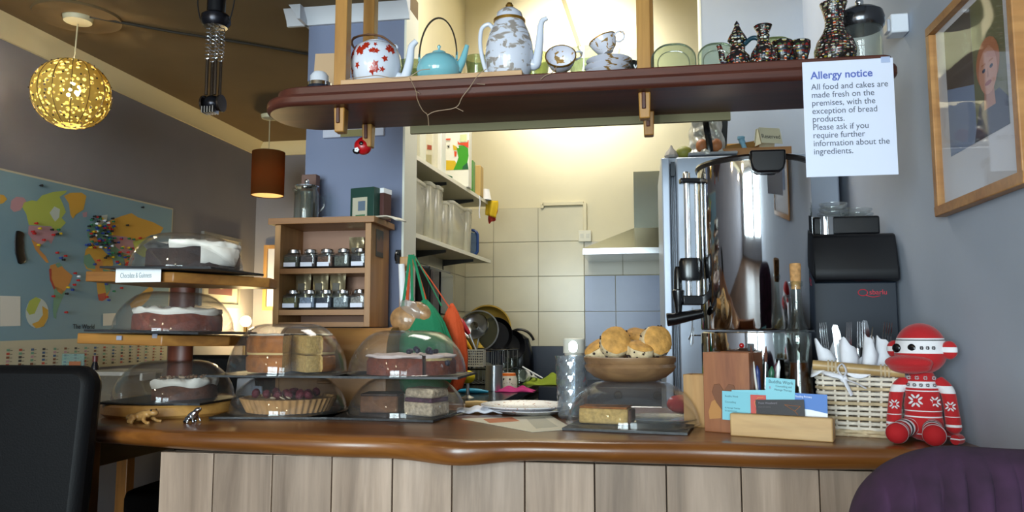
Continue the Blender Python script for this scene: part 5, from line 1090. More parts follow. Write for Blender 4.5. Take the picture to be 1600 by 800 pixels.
b.build('poster', mm, wm, smooth=0)
p = on_lw(140, 511, .006); text('The World', .030, tuple(p-MO-Vector((0, .105, .008))), (R(90), 0, R(90)), mat('map_ink', '#23303c', .7), wm, bold=.008)
# coloured pins, each one a thing of its own
pins = {}
def pin(px, py, cn):
    p = on_lw(px, py, .0062)
    if cn not in pins:
        o = MB().lathe([(0, 0), (.0012, 0), (.0012, .004), (.0046, .006), (.0040, .012), (.0056, .0145), (.0050, .017), (0, .0178)], n=12, rot=(0, R(90), 0)).build('push_pin', mat('pin_'+cn, {'red': '#a81a1c', 'blue': '#1f3a86', 'black': '#16181c', 'yellow': '#c9a61e', 'green': '#1f6a46', 'white': '#dfe3ea'}[cn], .3)); pins[cn] = o
        tag(o, 'small %s push pin stuck in the world map' % cn, 'push pin', '%s pins in the world map' % cn)
    else: o = pins[cn].copy(); COL.objects.link(o)
    o.location = p
for x, y, c in ((50, 365, 'red'), (53, 349, 'red'), (48, 362, 'red'), (59, 357, 'yellow'), (65, 375, 'red'), (80, 367, 'red'), (78, 359, 'black'), (88, 359, 'green'), (91, 365, 'yellow'), (86, 366, 'black'), (57, 383, 'yellow'), (86, 395, 'red'), (99, 400, 'red'), (92, 403, 'blue'), (96, 406, 'black'), (61, 290, 'black'), (114, 427, 'red'), (119, 438, 'red'), (113, 445, 'red'), (110, 453, 'blue'), (103, 449, 'yellow'), (101, 459, 'black'), (80, 463, 'red'), (100, 488, 'red'), (120, 432, 'white'), (151, 407, 'red'), (152, 429, 'red'), (145, 413, 'blue'), (171, 425, 'black'), (163, 444, 'blue'), (187, 450, 'red'), (175, 455, 'green'), (164, 464, 'red'), (167, 469, 'blue'), (180, 409, 'red'), (132, 383, 'blue'), (135, 360, 'blue'), (196, 352, 'black'), (220, 324, 'black'), (249, 444, 'blue'), (181, 411, 'blue'), (206, 374, 'green'), (216, 372, 'red'), (182, 379, 'blue')): pin(x, y, c)
for i in range(78): pin(136+40*q.random(), 338+50*q.random(), q.choice(['red', 'blue', 'black', 'yellow', 'green', 'white', 'red', 'blue', 'black', 'green']))
for i in range(34): pin(160+44*q.random(), 372+46*q.random(), q.choice(['red', 'blue', 'black', 'yellow', 'green', 'red', 'green']))
p = on_lw(34, 387, .008); o = MB().tube(smoothpath([(0, -.012, .065), (0, -.016, .03), (0, -.008, -.02), (0, .010, -.062)], 6), [.012]+[.022]*6+[.024]*6+[.023]*5+[.012], 14, flat=1).build('felt_island', M_black, smooth=70); o.location = p; o.scale = (.25, 1, 1); tag(o, 'long black felt patch pinned on the blue Pacific of the world map', 'felt patch')
# ---- certificate on the left wall, framed picture on the back wall
a, c = on_lw(312, 430), on_lw(372, 430); zt_, zb_ = on_lw(345, 368).z, on_lw(345, 480).z; cf = thing('certificate', 'framed certificate with a dark oval, seen through the cake domes', 'picture', (LW+.001, (a.y+c.y)/2, (zt_+zb_)/2)); hw, hh = (c.y-a.y)/2, (zt_-zb_)/2; b = MB(); t = .02
for cc, d in (((.01, 0, hh-t/2), (.02, 2*hw, t)), ((.01, 0, -hh+t/2), (.02, 2*hw, t)), ((.01, hw-t/2, 0), (.02, t, 2*hh-2*t)), ((.01, -hw+t/2, 0), (.02, t, 2*hh-2*t))): b.box(cc, d)
b.build('frame', mat('silver_frame', '#8c8880', .4, .3), cf); MB().box((.006, 0, 0), (.008, 2*hw-t, 2*hh-t)).build('mount', mat('mount_grey', '#a59f92', .7), cf)
b = MB(); b.add([(.0105, -hw*.62, -hh*.66), (.0105, hw*.62, -hh*.66), (.0105, hw*.62, hh*.75), (.0105, -hw*.62, hh*.75)], [(0, 1, 2, 3)], 0)
for rr, off, m in ((1, .011, 1), (.8, .0115, 2)): b.add([(off, hw*.5*rr*math.cos(2*PI*i/28), hh*.05+hh*.55*rr*math.sin(2*PI*i/28)) for i in range(28)], [tuple(range(28))], m)
b.build('oval_print', [mat('cert_maroon', '#5a3030', .7), mat('cert_cream', '#cbbf9e', .7), mat('cert_dark', '#4b4638', .7)], cf, smooth=0)
a, c = at(413, 383, BW-.02), at(433, 485, BW-.02); w, h = .30, a.z-c.z; pf = thing('picture_frame', 'wood framed picture on the far wall, half hidden by the tea shelf unit', 'picture', (a.x+w/2, BW-.001, (a.z+c.z)/2)); b = MB(); t = .024
for cc, d in (((0, -.012, h/2-t/2), (w, .024, t)), ((0, -.012, -h/2+t/2), (w, .024, t)), ((-w/2+t/2, -.012, 0), (t, .024, h-2*t)), ((w/2-t/2, -.012, 0), (t, .024, h-2*t))): b.box(cc, d)
b.build('frame', M_pine, pf); MB().box((0, -.008, 0), (w-t, .006, h-t)).build('mount', mat('mount_pale', '#cfd0d8', .6), pf); MB().box((.02, -.0125, 0), (w*.5, .002, h*.6)).build('print', mat('print_dark_blue', '#2e3a52', .6), pf)
# ---- pendant ball lamp, brown drum lamp, table lamp
rp = onz(122, 27, CEIL-.004); yl = rp.y; bp = at(112, 147, yl); k = mpp(bp); rad = 56.5*k
pl1 = thing('pendant_lamp', 'gold pierced ball pendant lamp, lit, over the map side of the room', 'lamp', (rp.x, rp.y, bp.z)); zc = CEIL-.001-bp.z; dx = bp.x-rp.x
MB().lathe([(0, zc), (.055, zc), (.05, zc-.022), (.012, zc-.03), (0, zc-.03)], n=32).build('ceiling_rose', mat('rose_white', '#cfc6a4', .5), pl1); MB().lathe([(.06, zc), (.16, zc), (.155, zc-.008), (.135, zc-.004), (.11, zc-.009), (.06, zc-.006)], n=48).build('ceiling_medallion', M_ceil, pl1)
MB().tube([(0, 0, zc-.03), (dx*.5, 0, zc*.5), (dx, 0, rad*.98)], .003, 6).build('cord', mat('cord_pale', '#b5a988', .6), pl1)
pr = [(rad*math.sin(t_), rad*.97*-math.cos(t_)) for t_ in [R(22)+R(152)*i/20 for i in range(21)]]
MB().lathe(pr+[(r_-.0015, z) for r_, z in pr[::-1]], c=(dx, 0, 0), n=64).build('pierced_shade', lampshade('pierced_gold', '#b3a25e', .40, 58, .45), pl1, loc=(0, 0, 0))
b = MB()
for i in range(14):
    a_ = 2*PI*i/14; b.tube([(dx+(rad+.0012)*math.sin(t_)*math.cos(a_), (rad+.0012)*math.sin(t_)*math.sin(a_), -rad*.97*math.cos(t_)) for t_ in [R(22)+R(152)*j/14 for j in range(15)]], .0016, 5)
b.build('shade_ribs', mat('bead_brown', '#5a431c', .5), pl1)
b = MB()
for i in range(14):
    for j in range(7):
        a_ = 2*PI*(i+.5)/14; t_ = R(38+18*j); b.ell((dx+(rad+.001)*math.sin(t_)*math.cos(a_), (rad+.001)*math.sin(t_)*math.sin(a_), -rad*.97*math.cos(t_)), .0042, 6)
b.build('shade_beads', mat('bead_dark', '#2c2012', .5), pl1)['kind'] = 'stuff'
M_bulb = mat('bulb_glow', '#ffd89a', .4, emit=42, ecol='#ffd08a'); MB().ell((dx, 0, rad*.12), .030, 18).build('bulb', M_bulb, pl1)
light('pendant_glow', 'POINT', (bp.x, yl, bp.z+rad*.12), 14, (1.0, .90, .66), size=.036)
a, c = at(395, 272, 4.0), at(443, 272, 4.0); r2 = (c.x-a.x)/2*.97; zt_, zb_ = at(419, 238, 4.0).z, at(419, 306, 4.0).z
pd = thing('drum_pendant', 'small brown drum pendant lamp, lit, hanging before the far wall', 'lamp', ((a.x+c.x)/2, 4.0, zb_)); hh = zt_-zb_
MB().lathe([(r2, 0), (r2, hh), (r2-.002, hh), (r2-.002, 0)], n=48).build('drum_shade', lampshade('brown_linen', '#6a4424', mix=.5), pd); MB().lathe([(0, .004), (r2-.003, .004), (r2-.003, .006), (0, .006)], n=36).build('diffuser', lampshade('diffuser_white', '#f3e8cc', mix=.7), pd); MB().lathe([(0, hh-.004), (r2-.002, hh-.004), (r2-.002, hh-.001), (0, hh)], n=36).build('shade_top', lampshade('brown_linen_top', '#6a4424', mix=.4), pd); zc = CEIL-.002-zb_
MB().tube([(0, 0, hh), (0, 0, zc)], .003, 6).build('cord', MATS['cord_pale'], pd); MB().lathe([(0, zc), (.05, zc), (.045, zc-.02), (0, zc-.026)], n=28).build('ceiling_rose', MATS['rose_white'], pd)
MB().ell((0, 0, hh*.45), .024, 16).build('bulb', M_bulb, pd); light('drum_glow', 'POINT', (pd.location.x, 4.0, zb_+hh*.45), 8, (1.0, .84, .56), size=.027)
y = 4.38; p = at(384, 502, y); tl = thing('table_lamp', 'small bare round bulb lamp glowing in the far corner', 'lamp', (p.x, y, 1.0)); zz = p.z-1.0
MB().lathe([(0, 0), (.05, 0), (.05, .012), (.014, .02), (.010, zz-.03), (.018, zz-.026), (0, zz-.02)], n=28).build('base', mat('lamp_brass', '#8a6a34', .3, .8), tl); MB().ell((0, 0, zz), .034, 20).build('globe', mat('globe_glow', '#ffe2a0', .4, emit=14, ecol='#ffcf7a'), tl)
light('table_glow', 'POINT', (p.x, y, p.z), 85, (1.0, .76, .36), size=.037)
sd = thing('side_cabinet', 'dark low cabinet in the far corner under the glowing bulb', 'cabinet', (LW+.245, 4.40, 0)); b = MB().box((0, 0, .49), (.44, .46, .98)); b.box((0, 0, .99), (.46, .5, .02)); b.build('body', wood('dark_wood', '#2a1a10', '#4a2f1c', 'z', 7, .4), sd, bevel=.003); MB().box((0, -.238, .5), (.40, .014, .84)).build('door', MATS['dark_wood'], sd, bevel=.003)
# black cable along the ceiling
p0, p1 = onz(140, 26, CEIL-.006), onz(500, 88, CEIL-.006); o = MB().tube([tuple(Vector((0, 0, 0))), tuple((p1-p0)*.33+Vector((0, 0, -.004))), tuple((p1-p0)*.66+Vector((0, 0, .001))), tuple(p1-p0)], .006, 8).build('ceiling_cable', mat('cable_dark', '#241d14', .7)); o.location = p0; tag(o, 'dark cable running across the ceiling from the ball lamp', 'cable')
# sprung lamp arm
y = 2.15; p = at(334, 0, y); k = mpp(p); za = lambda py: at(335, py, y).z
sa = thing('sprung_lamp_arm', 'dark metal sprung lamp arm hanging down from the ceiling', 'lamp arm', (at(335, 90, y).x, y, CEIL-.062)); z0 = CEIL-.062; L_ = lambda py: za(py)-z0; r = 14*k
MB().lathe([(0, 0), (.045, 0), (.045, -.012), (r, -.02), (r, L_(24)), (0, L_(24))], n=28).build('stem', M_bl, sa); MB().lathe([(0, L_(22)), (r*1.2, L_(22)), (r*1.55, L_(26)), (r*1.6, L_(36)), (r*1.25, L_(43)), (0, L_(44))], n=32).build('collar', mat('gunmetal', '#25252a', .25, .8), sa)
for i in range(4):
    a_ = PI/4+PI/2*i; cx, cy = r*.72*math.cos(a_), r*.72*math.sin(a_); zz0, zz1 = L_(44), L_(96); n_ = 90
    MB().tube([(cx+r*.26*math.cos(2*PI*9*t_/n_), cy+r*.26*math.sin(2*PI*9*t_/n_), zz0+(zz1-zz0)*t_/n_) for t_ in range(n_+1)], .0016, 5).build('spring', M_chrome, sa)
    MB().tube([(cx, cy, L_(94)), (cx, cy, L_(150))], r*.17, 8).build('rod', mat('rod_bronze', '#4a4038', .25, .9), sa)
b = MB(); b.ell((0, 0, L_(162)), (r*1.05, r*.95, 13*k), 24); b.build('knuckle', MATS['gunmetal'], sa)
for sx in (-1, 1): MB().lathe([(0, -.004), (r*.5, -.004), (r*.95, -.002), (r*.95, .004), (0, .005)], c=(sx*r*1.0, 0, L_(162)), n=24, rot=(0, R(90), 0)).build('side_disc', MATS['rod_bronze'], sa)
b = MB()
for i in range(5): b.box(((-.8+.32*i)*r, -r*.2, L_(173)), (r*.12, r*1.2, 10*k))
b.build('joint_plates', M_steel, sa); 
for sx, ex in ((-1, -32), (1, 30)): MB().tube(smoothpath([(sx*r*1.5, 0, L_(36)), (ex*k*.85, 0, L_(26)), (ex*k, 0, L_(2)), (ex*k*.9, 0, L_(-20))], 5), .0022, 6).build('flex', M_black, sa)

# ---- high table with chairs by the map
ht = thing('high_table', 'tall wooden table by the world map behind the leather chair', 'table', (-2.02, 2.72, 0)); M_dk = wood('table_wood', '#4a2f1a', '#754d2a', 'y', 6, .4)
MB().box((0, 0, .885), (.74, 1.22, .04)).build('tabletop', M_dk, ht, bevel=.004); MB().box((0, 0, .81), (.60, 1.08, .10)).build('apron', M_dk, ht)
M_lg = wood('leg_oak', '#6a3f14', '#95602a', 'z', 7, .4)
for sx in (-1, 1):
    for sy in (-1, 1): MB().box((sx*.32, sy*.54, .43), (.055, .055, .86)).build('leg', M_lg, ht, bevel=.003)
M_lea = mat('black_leather', '#050507', .55, bump=.12, bscale=250, spec=.18)
def leather_chair(name, loc, rz, label, zs=.66, zt_=1.10, w=.44):
    c = thing(name, label, 'chair', loc, rz, 'black leather bar chairs')
    b = MB().box((0, .0, zs-.05), (w, .44, .10)); b.build('seat', M_lea, c, bevel=.03)
    h = zt_-zs+.02; b = MB(); n = 12; pts = rrect(-w/2, 0, w/2, h, .05, 6)
    b.prism(pts, -.032, .032, M=Matrix.Translation((0, -.215, zs-.02)) @ Matrix.Rotation(R(90-5), 4, 'X')); b.build('backrest', M_lea, c, bevel=.022)
    for sx in (-1, 1):
        for sy in (-1, 1): MB().box((sx*(w/2-.03), sy*.185, (zs-.09)/2), (.038, .038, zs-.09), taper=1.15).build('leg', mat('leg_dark', '#1c120c', .4), c)
    for sy in (-1, 1): MB().box((0, sy*.185, .22), (w-.07, .02, .028)).build('footrail', MATS['leg_dark'], c)
    return c
pc = at(66, 577, 1.68); wch = at(135, 600, 1.68).x
leather_chair('leather_chair', (wch-.235, 1.88, 0), R(2), 'black leather chair with a tall padded back nearest the room, by the counter end', zs=.64, zt_=pc.z+.01, w=.47)
leather_chair('leather_chair', (-1.52, 2.62, 0), R(92), 'black padded chair tucked under the tall table, its seat below the counter end', zs=.66, zt_=.86)
p = at(335, 556, 3.60); leather_chair('leather_chair', (p.x, 3.83, 0), R(0), 'black leather chair beyond the cake stand, before the glowing bulb', zs=.66, zt_=p.z+.004)
# on the high table
TT = .905
a, c = onz(128, 626, TT), onz(198, 617, TT); y = 2.72; p0, p1 = at(122, 600, y), at(197, 600, y); w = p1.x-p0.x; hz = at(160, 579, y).z-TT-.004
tb_ = thing('plastic_tub', 'clear plastic storage tub with a white lid on the tall table', 'tub', ((p0.x+p1.x)/2, y+.12, TT)); M_tub = glass('tub_plastic', '#efece6', .12, 1.45, .8, haze=.16, hazecol='#d9d3c6')
b = MB(); o1, o2 = rrect(-w/2*.93, -.11, w/2*.93, .11, .03), rrect(-w/2, -.125, w/2, .125, .03); n = len(o1); b.v += [(x, yy, .001) for x, yy in o1]+[(x, yy, hz-.014) for x, yy in o2]; b.f += [tuple(range(n))]+[(i, (i+1) % n, n+(i+1) % n, n+i) for i in range(n)]; b.m += [0]*(n+1); b.build('tub', M_tub, tb_, solid=.002)
MB().prism(rrect(-w/2-.006, -.131, w/2+.006, .131, .035), hz-.016, hz).build('lid', glass('lid_plastic', '#f4f4f0', .2, 1.45, .6, haze=.55, hazecol='#e6e4e0'), tb_, bevel=.003); MB().box((-w*.32, -.130, .006), (w*.3, .006, .010)).build('base_lip', mat('lip_white', '#cfcac2', .4), tb_)
for sx in (-1, 1): MB().box((sx*(w/2+.008), 0, hz-.024), (.012, .09, .03)).build('clip', MATS['lip_white'], tb_, bevel=.003)
p = at(148, 580, 3.05); k = mpp(p); sb_ = thing('sauce_bottle', 'small dark bottle standing on the tall table against the flag strip', 'bottle', (p.x, 3.05, TT)); zz = at(148, 556, 3.05).z-TT
MB().lathe([(0, 0), (.017, 0), (.018, .004), (.018, zz*.7), (.010, zz*.84), (.009, zz*.9), (0, zz*.9)], n=24).build('bottle', mat('dark_bottle', '#14121c', .15), sb_); MB().lathe([(.0115, zz*.86), (.0115, zz), (0, zz)], n=20).build('cap', mat('cap_red', '#5a2424', .4), sb_); MB().lathe([(.0184, zz*.2), (.0184, zz*.62)], n=24, a0=R(200), a1=R(340)).build('label', M_white, sb_, solid=.0004)
p = at(113, 575, 3.0); mc = thing('menu_stand', 'clear menu stand with an orange-brown card on the tall table', 'menu holder', (p.x, 3.0, TT), R(10)); zz = at(113, 560, 3.0).z-TT
MB().box((0, 0, zz/2+.01), (.10, .004, zz+.02)).build('holder', glass('holder_clear', '#d8eef0', .05, 1.5, 1, haze=.2, hazecol='#bcd8dc'), mc); MB().box((0, 0, .006), (.11, .05, .012)).build('foot', M_clear, mc); MB().box((.012, -.004, zz*.55), (.05, .002, zz*.75)).build('card', mat('card_orange', '#8a4a20', .6), mc)
# paper bags between the domes
for (px, py, s_, lb, a_) in ((384, 612, .07, 'crumpled white paper bag standing behind the raspberry tart dome', 15), (402, 628, .055, 'smaller pale blue paper bag behind the raspberry tart dome', -25)):
    p = at(px, py, 2.40); q_ = random.Random(px); o = thing('paper_bag', lb, 'bag', (p.x, 2.40, CT), R(a_)); hb = .085 if px < 390 else .06; b = MB()
    b.grid(28, 6, lambda u_, v_: (s_*(.5-.14*v_)*math.cos(2*PI*u_)*(1+.10*math.sin(7*u_*6.28+v_*3)), s_*.36*(1-.6*v_)*math.sin(2*PI*u_)*(1+.1*math.sin(5*u_*6.28)), hb*v_)); b.build('bag', mat('bag_white' if px < 390 else 'bag_blue', '#d5d8de' if px < 390 else '#b5c3d8', .7), o, solid=.001)

# ================================================================== bread bin and tea shelf unit before the blue pillar
YF = 2.40; a, c = at(432, 560, YF), at(604, 560, YF); w = c.x-a.x; zt_ = at(520, 512, YF).z-CT
bb = thing('bread_bin', 'plain light wooden bread bin with a rounded lid, under the tea shelves', 'bread bin', ((a.x+c.x)/2, YF, CT)); M_bb = wood('bin_wood', '#8a5c30', '#b3854e', 'x', 5, .35)
prf = [(0, .0), (.0, zt_*.62)]+[(.07-.07*math.cos(R(90*i/8)), zt_*.62+zt_*.38*math.sin(R(90*i/8))) for i in range(1, 9)]+[(.195, zt_), (.195, 0)]
MB().prism([(x, z) for x, z in prf], -w/2+.012, w/2-.012, M=Matrix(((0, 0, 1, 0), (1, 0, 0, 0), (0, 1, 0, 0), (0, 0, 0, 1)))).build('roll_lid', M_bb, bb, smooth=30)
for sx in (-1, 1): MB().prism([(x-.004, z*1.008) for x, z in prf], sx*(w/2-.006)-.006, sx*(w/2-.006)+.006, M=Matrix(((0, 0, 1, 0), (1, 0, 0, 0), (0, 1, 0, 0), (0, 0, 0, 1)))).build('end_panel', M_bb, bb, bevel=.001)
MB().box((-w*.05, -.005, zt_*.30), (.05, .012, .012)).build('handle', M_bb, bb, bevel=.004)
YR = 2.47; xl, xr = at(428, 420, YR).x, at(579, 420, YR).x; zt_, zb_ = at(500, 350, YR).z, CT+zt_+.003; D = .19; xc = (xl+xr)/2; W_ = xr-xl
ts = thing('tea_shelf', 'open pine shelf unit holding tea jars, backed by the blue pillar', 'shelf unit', (xc, YR, zb_)); H = zt_-zb_; t = .021; z1, z2 = at(500, 418, YR).z-zb_, at(500, 483, YR).z-zb_
M_rk = wood('rack_pine', '#8f5f33', '#b58a55', 'z', 7, .45); M_rkx = wood('rack_pine_x', '#875a32', '#ad8050', 'x', 7, .45)
for sx in (-1, 1): MB().box((sx*(W_/2-t/2), D/2, H/2), (t, D, H)).build('side_panel', M_rk, ts, bevel=.001)
MB().box((.0, D/2-.005, H+t/2), (W_+.034, D+.03, t)).build('top_board', M_rkx, ts, bevel=.001)
for z in (z1-.008, z2-.008): MB().box((0, D/2, z-.003), (W_-2*t, D-.006, .018)).build('shelf', M_rkx, ts)
MB().box((0, D-.005, H/2), (W_-2*t, .008, H)).build('back_panel', mat('rack_back', '#9a7560', .7), ts); MB().box((0, D/2, .008), (W_-2*t, D-.01, .016)).build('bottom_board', M_rkx, ts)
xs_ = W_/2; ph = thing('photo_card', 'small photograph stuck on the side of the tea shelf unit', 'photo', (xr+.0006, YR+.085, zt_-.062)); MB().box((.0006, 0, 0), (.0012, .075, .095)).build('print', mat('photo_dark', '#2b2a2a', .4), ph)
b = MB(); b.add([(.0016, -.034, -.03), (.0016, .034, -.03), (.0016, .034, .012), (.0016, .012, .03), (.0016, -.012, .008), (.0016, -.034, .02)], [tuple(range(6))]); b.build('figure', mat('photo_brown', '#6a4a3a', .5), ph, smooth=0)
# jars
M_jg = glass('jar_glass', '#e9eef0', .03, 1.5, 1.0, haze=.05); M_lab = mat('jar_label', '#d9dcea', .6)
def jar(px, py, y, label, fill, lab=True, s=.058, grp='tea jars on the shelf unit'):
    p = at(px, py, y); o = thing('tea_jar', label, 'jar', p, group=grp); h = s*1.0
    b = MB(); sq = lambda q_, z: [(x, yy, z) for x, yy in rrect(-q_/2, -q_/2, q_/2, q_/2, q_*.16, 3)]; lv = [(s*.96, 0), (s, .004), (s, h*.72), (s*.62, h*.84), (s*.60, h*.90)]; n = len(sq(1, 0))
    for q_, z in lv: b.v += sq(q_, z)
    for i in range(len(lv)-1):
        for j in range(n): b.f.append((i*n+j, i*n+(j+1) % n, (i+1)*n+(j+1) % n, (i+1)*n+j)); b.m.append(0)
    b.f.append(tuple(range(n-1, -1, -1))); b.m.append(0); b.build('jar', M_jg, o)
    MB().box((0, 0, h*.34), (s*.90, s*.90, h*.60)).build('tea', mat('tea_'+fill.strip('#'), fill, .85, var=.5, vscale=180, bump=.6, bscale=260), o, bevel=.004)
    MB().lathe([(0, h*1.10), (s*.30, h*1.10), (s*.37, h*1.06), (s*.38, h*.88), (s*.36, h*.87), (0, h*.88)], n=28).build('lid', M_tin, o)
    if lab: MB().box((-s*.06, -s*.505, h*.16), (s*.74, .0012, h*.25)).build('label', M_lab, o)
    return o
zs1, zs2 = zb_+z1+.0045, zb_+z2+.0045; yj = YR+.05
def jj(px, z, *a, **kw): o = jar(px, 400, kw.pop('y', yj), *a, **kw); o.location.z = z; o.location.x = xr-t-.032-.0615*{463: 4, 466: 4, 496: 3, 523: 2, 524: 2, 552: 1, 576: 0, 484: 3.5, 510: 2.5, 512: 2.5, 540: 1.4, 544: 1.4}[px]
jj(463, zs1, 'tea jar of dark green leaves, first on the upper shelf from the wall side', '#3b3a26'); jj(496, zs1, 'tea jar of brown and blue mix, second on the upper shelf', '#4a3a3a'); jj(524, zs1, 'tea jar of reddish brown leaves, middle of the upper shelf', '#6a4632'); jj(552, zs1, 'unlabelled tea jar of grey-green leaves on the upper shelf', '#5c5c50', lab=False); jj(576, zs1, 'dark tea jar half hidden by the side panel on the upper shelf', '#26242a')
jj(466, zs2, 'tea jar of olive leaves, first on the lower shelf', '#6a6234'); jj(496, zs2, 'tea jar with a pale label over white and blue tea on the lower shelf', '#8a94a8'); jj(523, zs2, 'tea jar of dark blue-black leaves, middle of the lower shelf', '#2a3040'); jj(552, zs2, 'tea jar of silvery leaves without a label on the lower shelf', '#8d9498', lab=False); jj(576, zs2, 'tea jar half hidden by the side panel on the lower shelf', '#9a9088')
for i, (px, lb) in enumerate(((484, 'back-row tea jar showing between the first two jars of the upper shelf'), (510, 'back-row tea jar showing behind the middle jars of the upper shelf'), (540, 'back-row tea jar showing behind the unlabelled jar of the upper shelf'))): jj(px, zs1, lb, '#403a30', y=YR+.135, lab=False)
for i, (px, lb) in enumerate(((484, 'back-row tea jar under the gold packets, wall side'), (512, 'back-row tea jar under the middle gold packet'), (544, 'back-row tea jar beside the last gold packet'))): jj(px, zs2, lb, '#403a30', y=YR+.135, lab=False)
M_foil = mat('gold_foil', '#b5a684', .28, .7, bump=.5, bscale=60)
def packet(px, y, z, w, h, label, rz=0, tilt=0):
    p = at(px, 440, y); o = thing('foil_packet', label, 'packet', (p.x, y, z), rot=(R(tilt), 0, R(rz)), group='gold foil tea packets')
    b = MB(); b.grid(10, 12, lambda u_, v_: ((u_-.5)*w*(1-.05*math.sin(v_*PI)), -(.016*math.sin(u_*PI)*math.sin(v_*PI)**.6*(1-.4*v_))+.002*math.sin(u_*11+v_*5), h*v_)); b.grid(10, 12, lambda u_, v_: ((u_-.5)*w*(1-.05*math.sin(v_*PI)), .001+(.016*math.sin(u_*PI)*math.sin(v_*PI)**.6*(1-.4*v_)), h*v_)); b.build('packet', M_foil, o, smooth=70)
    MB().box((0, -.0155, h*.48), (w*.42, .003, h*.36)).build('label', mat('packet_label', '#57534a', .6), o)
for px, lb in ((473, 'gold foil tea packet nearest the wall side, behind the lower jars'), (500, 'middle gold foil tea packet, its top crumpled over'), (527, 'gold foil tea packet beside the empty space of the lower shelf')): packet(px, YR+.10, zs2, .058, .135, lb, tilt=-3)
packet(556, YR+.16, zs1, .056, .118, 'gold foil tea packet standing behind the upper jars', tilt=0)
# on top of the unit
ZU = zt_+t+.0005
y = YR+.085; p = at(478, 348, y); k = mpp(p); gt = thing('glass_teapot', 'tall clear glass teapot with a chrome lid on the tea shelf unit', 'teapot', (p.x, y, ZU)); H = at(478, 292, y).z-ZU; r = 19*k
MB().lathe([(0, .002), (r*.96, .002), (r, .008), (r, H*.80), (r*.82, H*.93), (r*.9, H), (r*.87, H), (r*.79, H*.92), (r*.95, H*.79), (r*.95, .010), (0, .008)], n=44).build('glass_body', M_glass, gt, smooth=60); MB().lathe([(r*.5, .012), (r*.5, H*.86), (r*.48, H*.86), (r*.48, .012)], n=32).build('strainer', glass('strainer_glass', '#d8d8d4', .1, 1.5, 1, haze=.10), gt)
MB().lathe([(r*.45, H*.985), (r*.95, H*.99), (r*.97, H*1.02), (r*.6, H*1.06), (.006, H*1.09), (0, H*1.09)], n=36).build('lid', M_chrome, gt); MB().ell((0, 0, H*1.15), (.009, .009, .009), 14).build('lid_knob', M_chrome, gt)
b = MB(); b.tube(smoothpath([(r*.9, 0, H*.72), (r*1.45, 0, H*.66), (r*1.5, 0, H*.42), (r*.98, 0, H*.22)], 6), .0045, 10); b.build('handle', M_glass, gt); b = MB(); spout(b, [(-r*.8, 0, H*.85), (-r*1.05, 0, H*.93), (-r*1.15, 0, H*.97)], (.012, .006)); b.build('spout', M_glass, gt)
def carton(px0, py0, px1, py1, y, d, m, label, rz=0, zbase=ZU, name='carton', cat='box', x_only=False):
    a, c = at(px0, py1, y), at(px1, py0, y); w, h = c.x-a.x, c.z-zbase; o = thing(name, label, cat, ((a.x+c.x)/2, y+d/2, zbase), R(rz)); MB().box((0, 0, h/2), (w, d, h)).build('box', m, o, bevel=.0015); return o, w, h
carton(469, 272, 494, 350, YR+.15, .035, mat('brown_card', '#6e5248', .7), 'plain brown box standing behind the glass teapot')
carton(503, 338, 537, 347, YR+.04, .05, mat('blue_white_card', '#b9bee0', .5), 'small flat blue-white box on top of the tea shelf unit', 3)
o, w, h = carton(547, 292, 590, 346, YR+.06, .06, mat('bottle_green', '#10392f', .45), 'dark green tea carton with a picture panel', -14)
MB().box((-w*.08, -.031, h*.36), (w*.62, .001, h*.66)).build('panel', mat('panel_cream', '#b5b09a', .6), o); MB().box((-.0, -.0318, h*.42), (w*.30, .001, h*.30)).build('panel_picture', mat('panel_blue', '#5a6a7c', .6), o); MB().box((-w*.05, -.0318, h*.10), (w*.4, .001, h*.10)).build('panel_strip', mat('panel_green', '#3a6a4a', .6), o)
o, w, h = carton(588, 294, 603, 344, YR+.085, .05, mat('maroon_card', '#4a2622', .5), 'narrow maroon box with a white top beside the green carton', -14); MB().box((0, 0, h*.93), (w*1.04, .052, h*.15)).build('white_lid', M_white, o)
p = at(598, 349, YR+.03); lf = thing('leaflets', 'small pile of leaflets drooping over the corner of the tea shelf unit', 'leaflet', (p.x, YR+.05, ZU+.001), R(-20)); MB().grid(12, 4, lambda u_, v_: (-.05+.12*u_, -.03+.06*v_, .003-.034*max(0, u_-.62)**1.6*2.4)).build('sheets', mat('leaflet', '#c9c4b4', .6), lf, solid=.004)
# wall sign partly hidden behind the shelf
a, c = at(505, 205, 2.69), at(600, 200, 2.69); sg = thing('wall_sign', 'white and olive sign on the blue pillar, mostly hidden by the hanging shelf', 'sign', ((a.x+c.x)/2, 2.692, a.z+.04)); w = c.x-a.x; hs = 2*(a.z+.04-at(550, 214, 2.69).z)
MB().box((0, 0, 0), (w, .014, hs)).build('board', mat('sign_white', '#b9bccb', .5), sg, bevel=.002); MB().box((0, -.008, -hs*.40), (w*.40, .002, hs*.2)).build('olive_band', mat('sign_olive', '#7a7040', .6), sg)
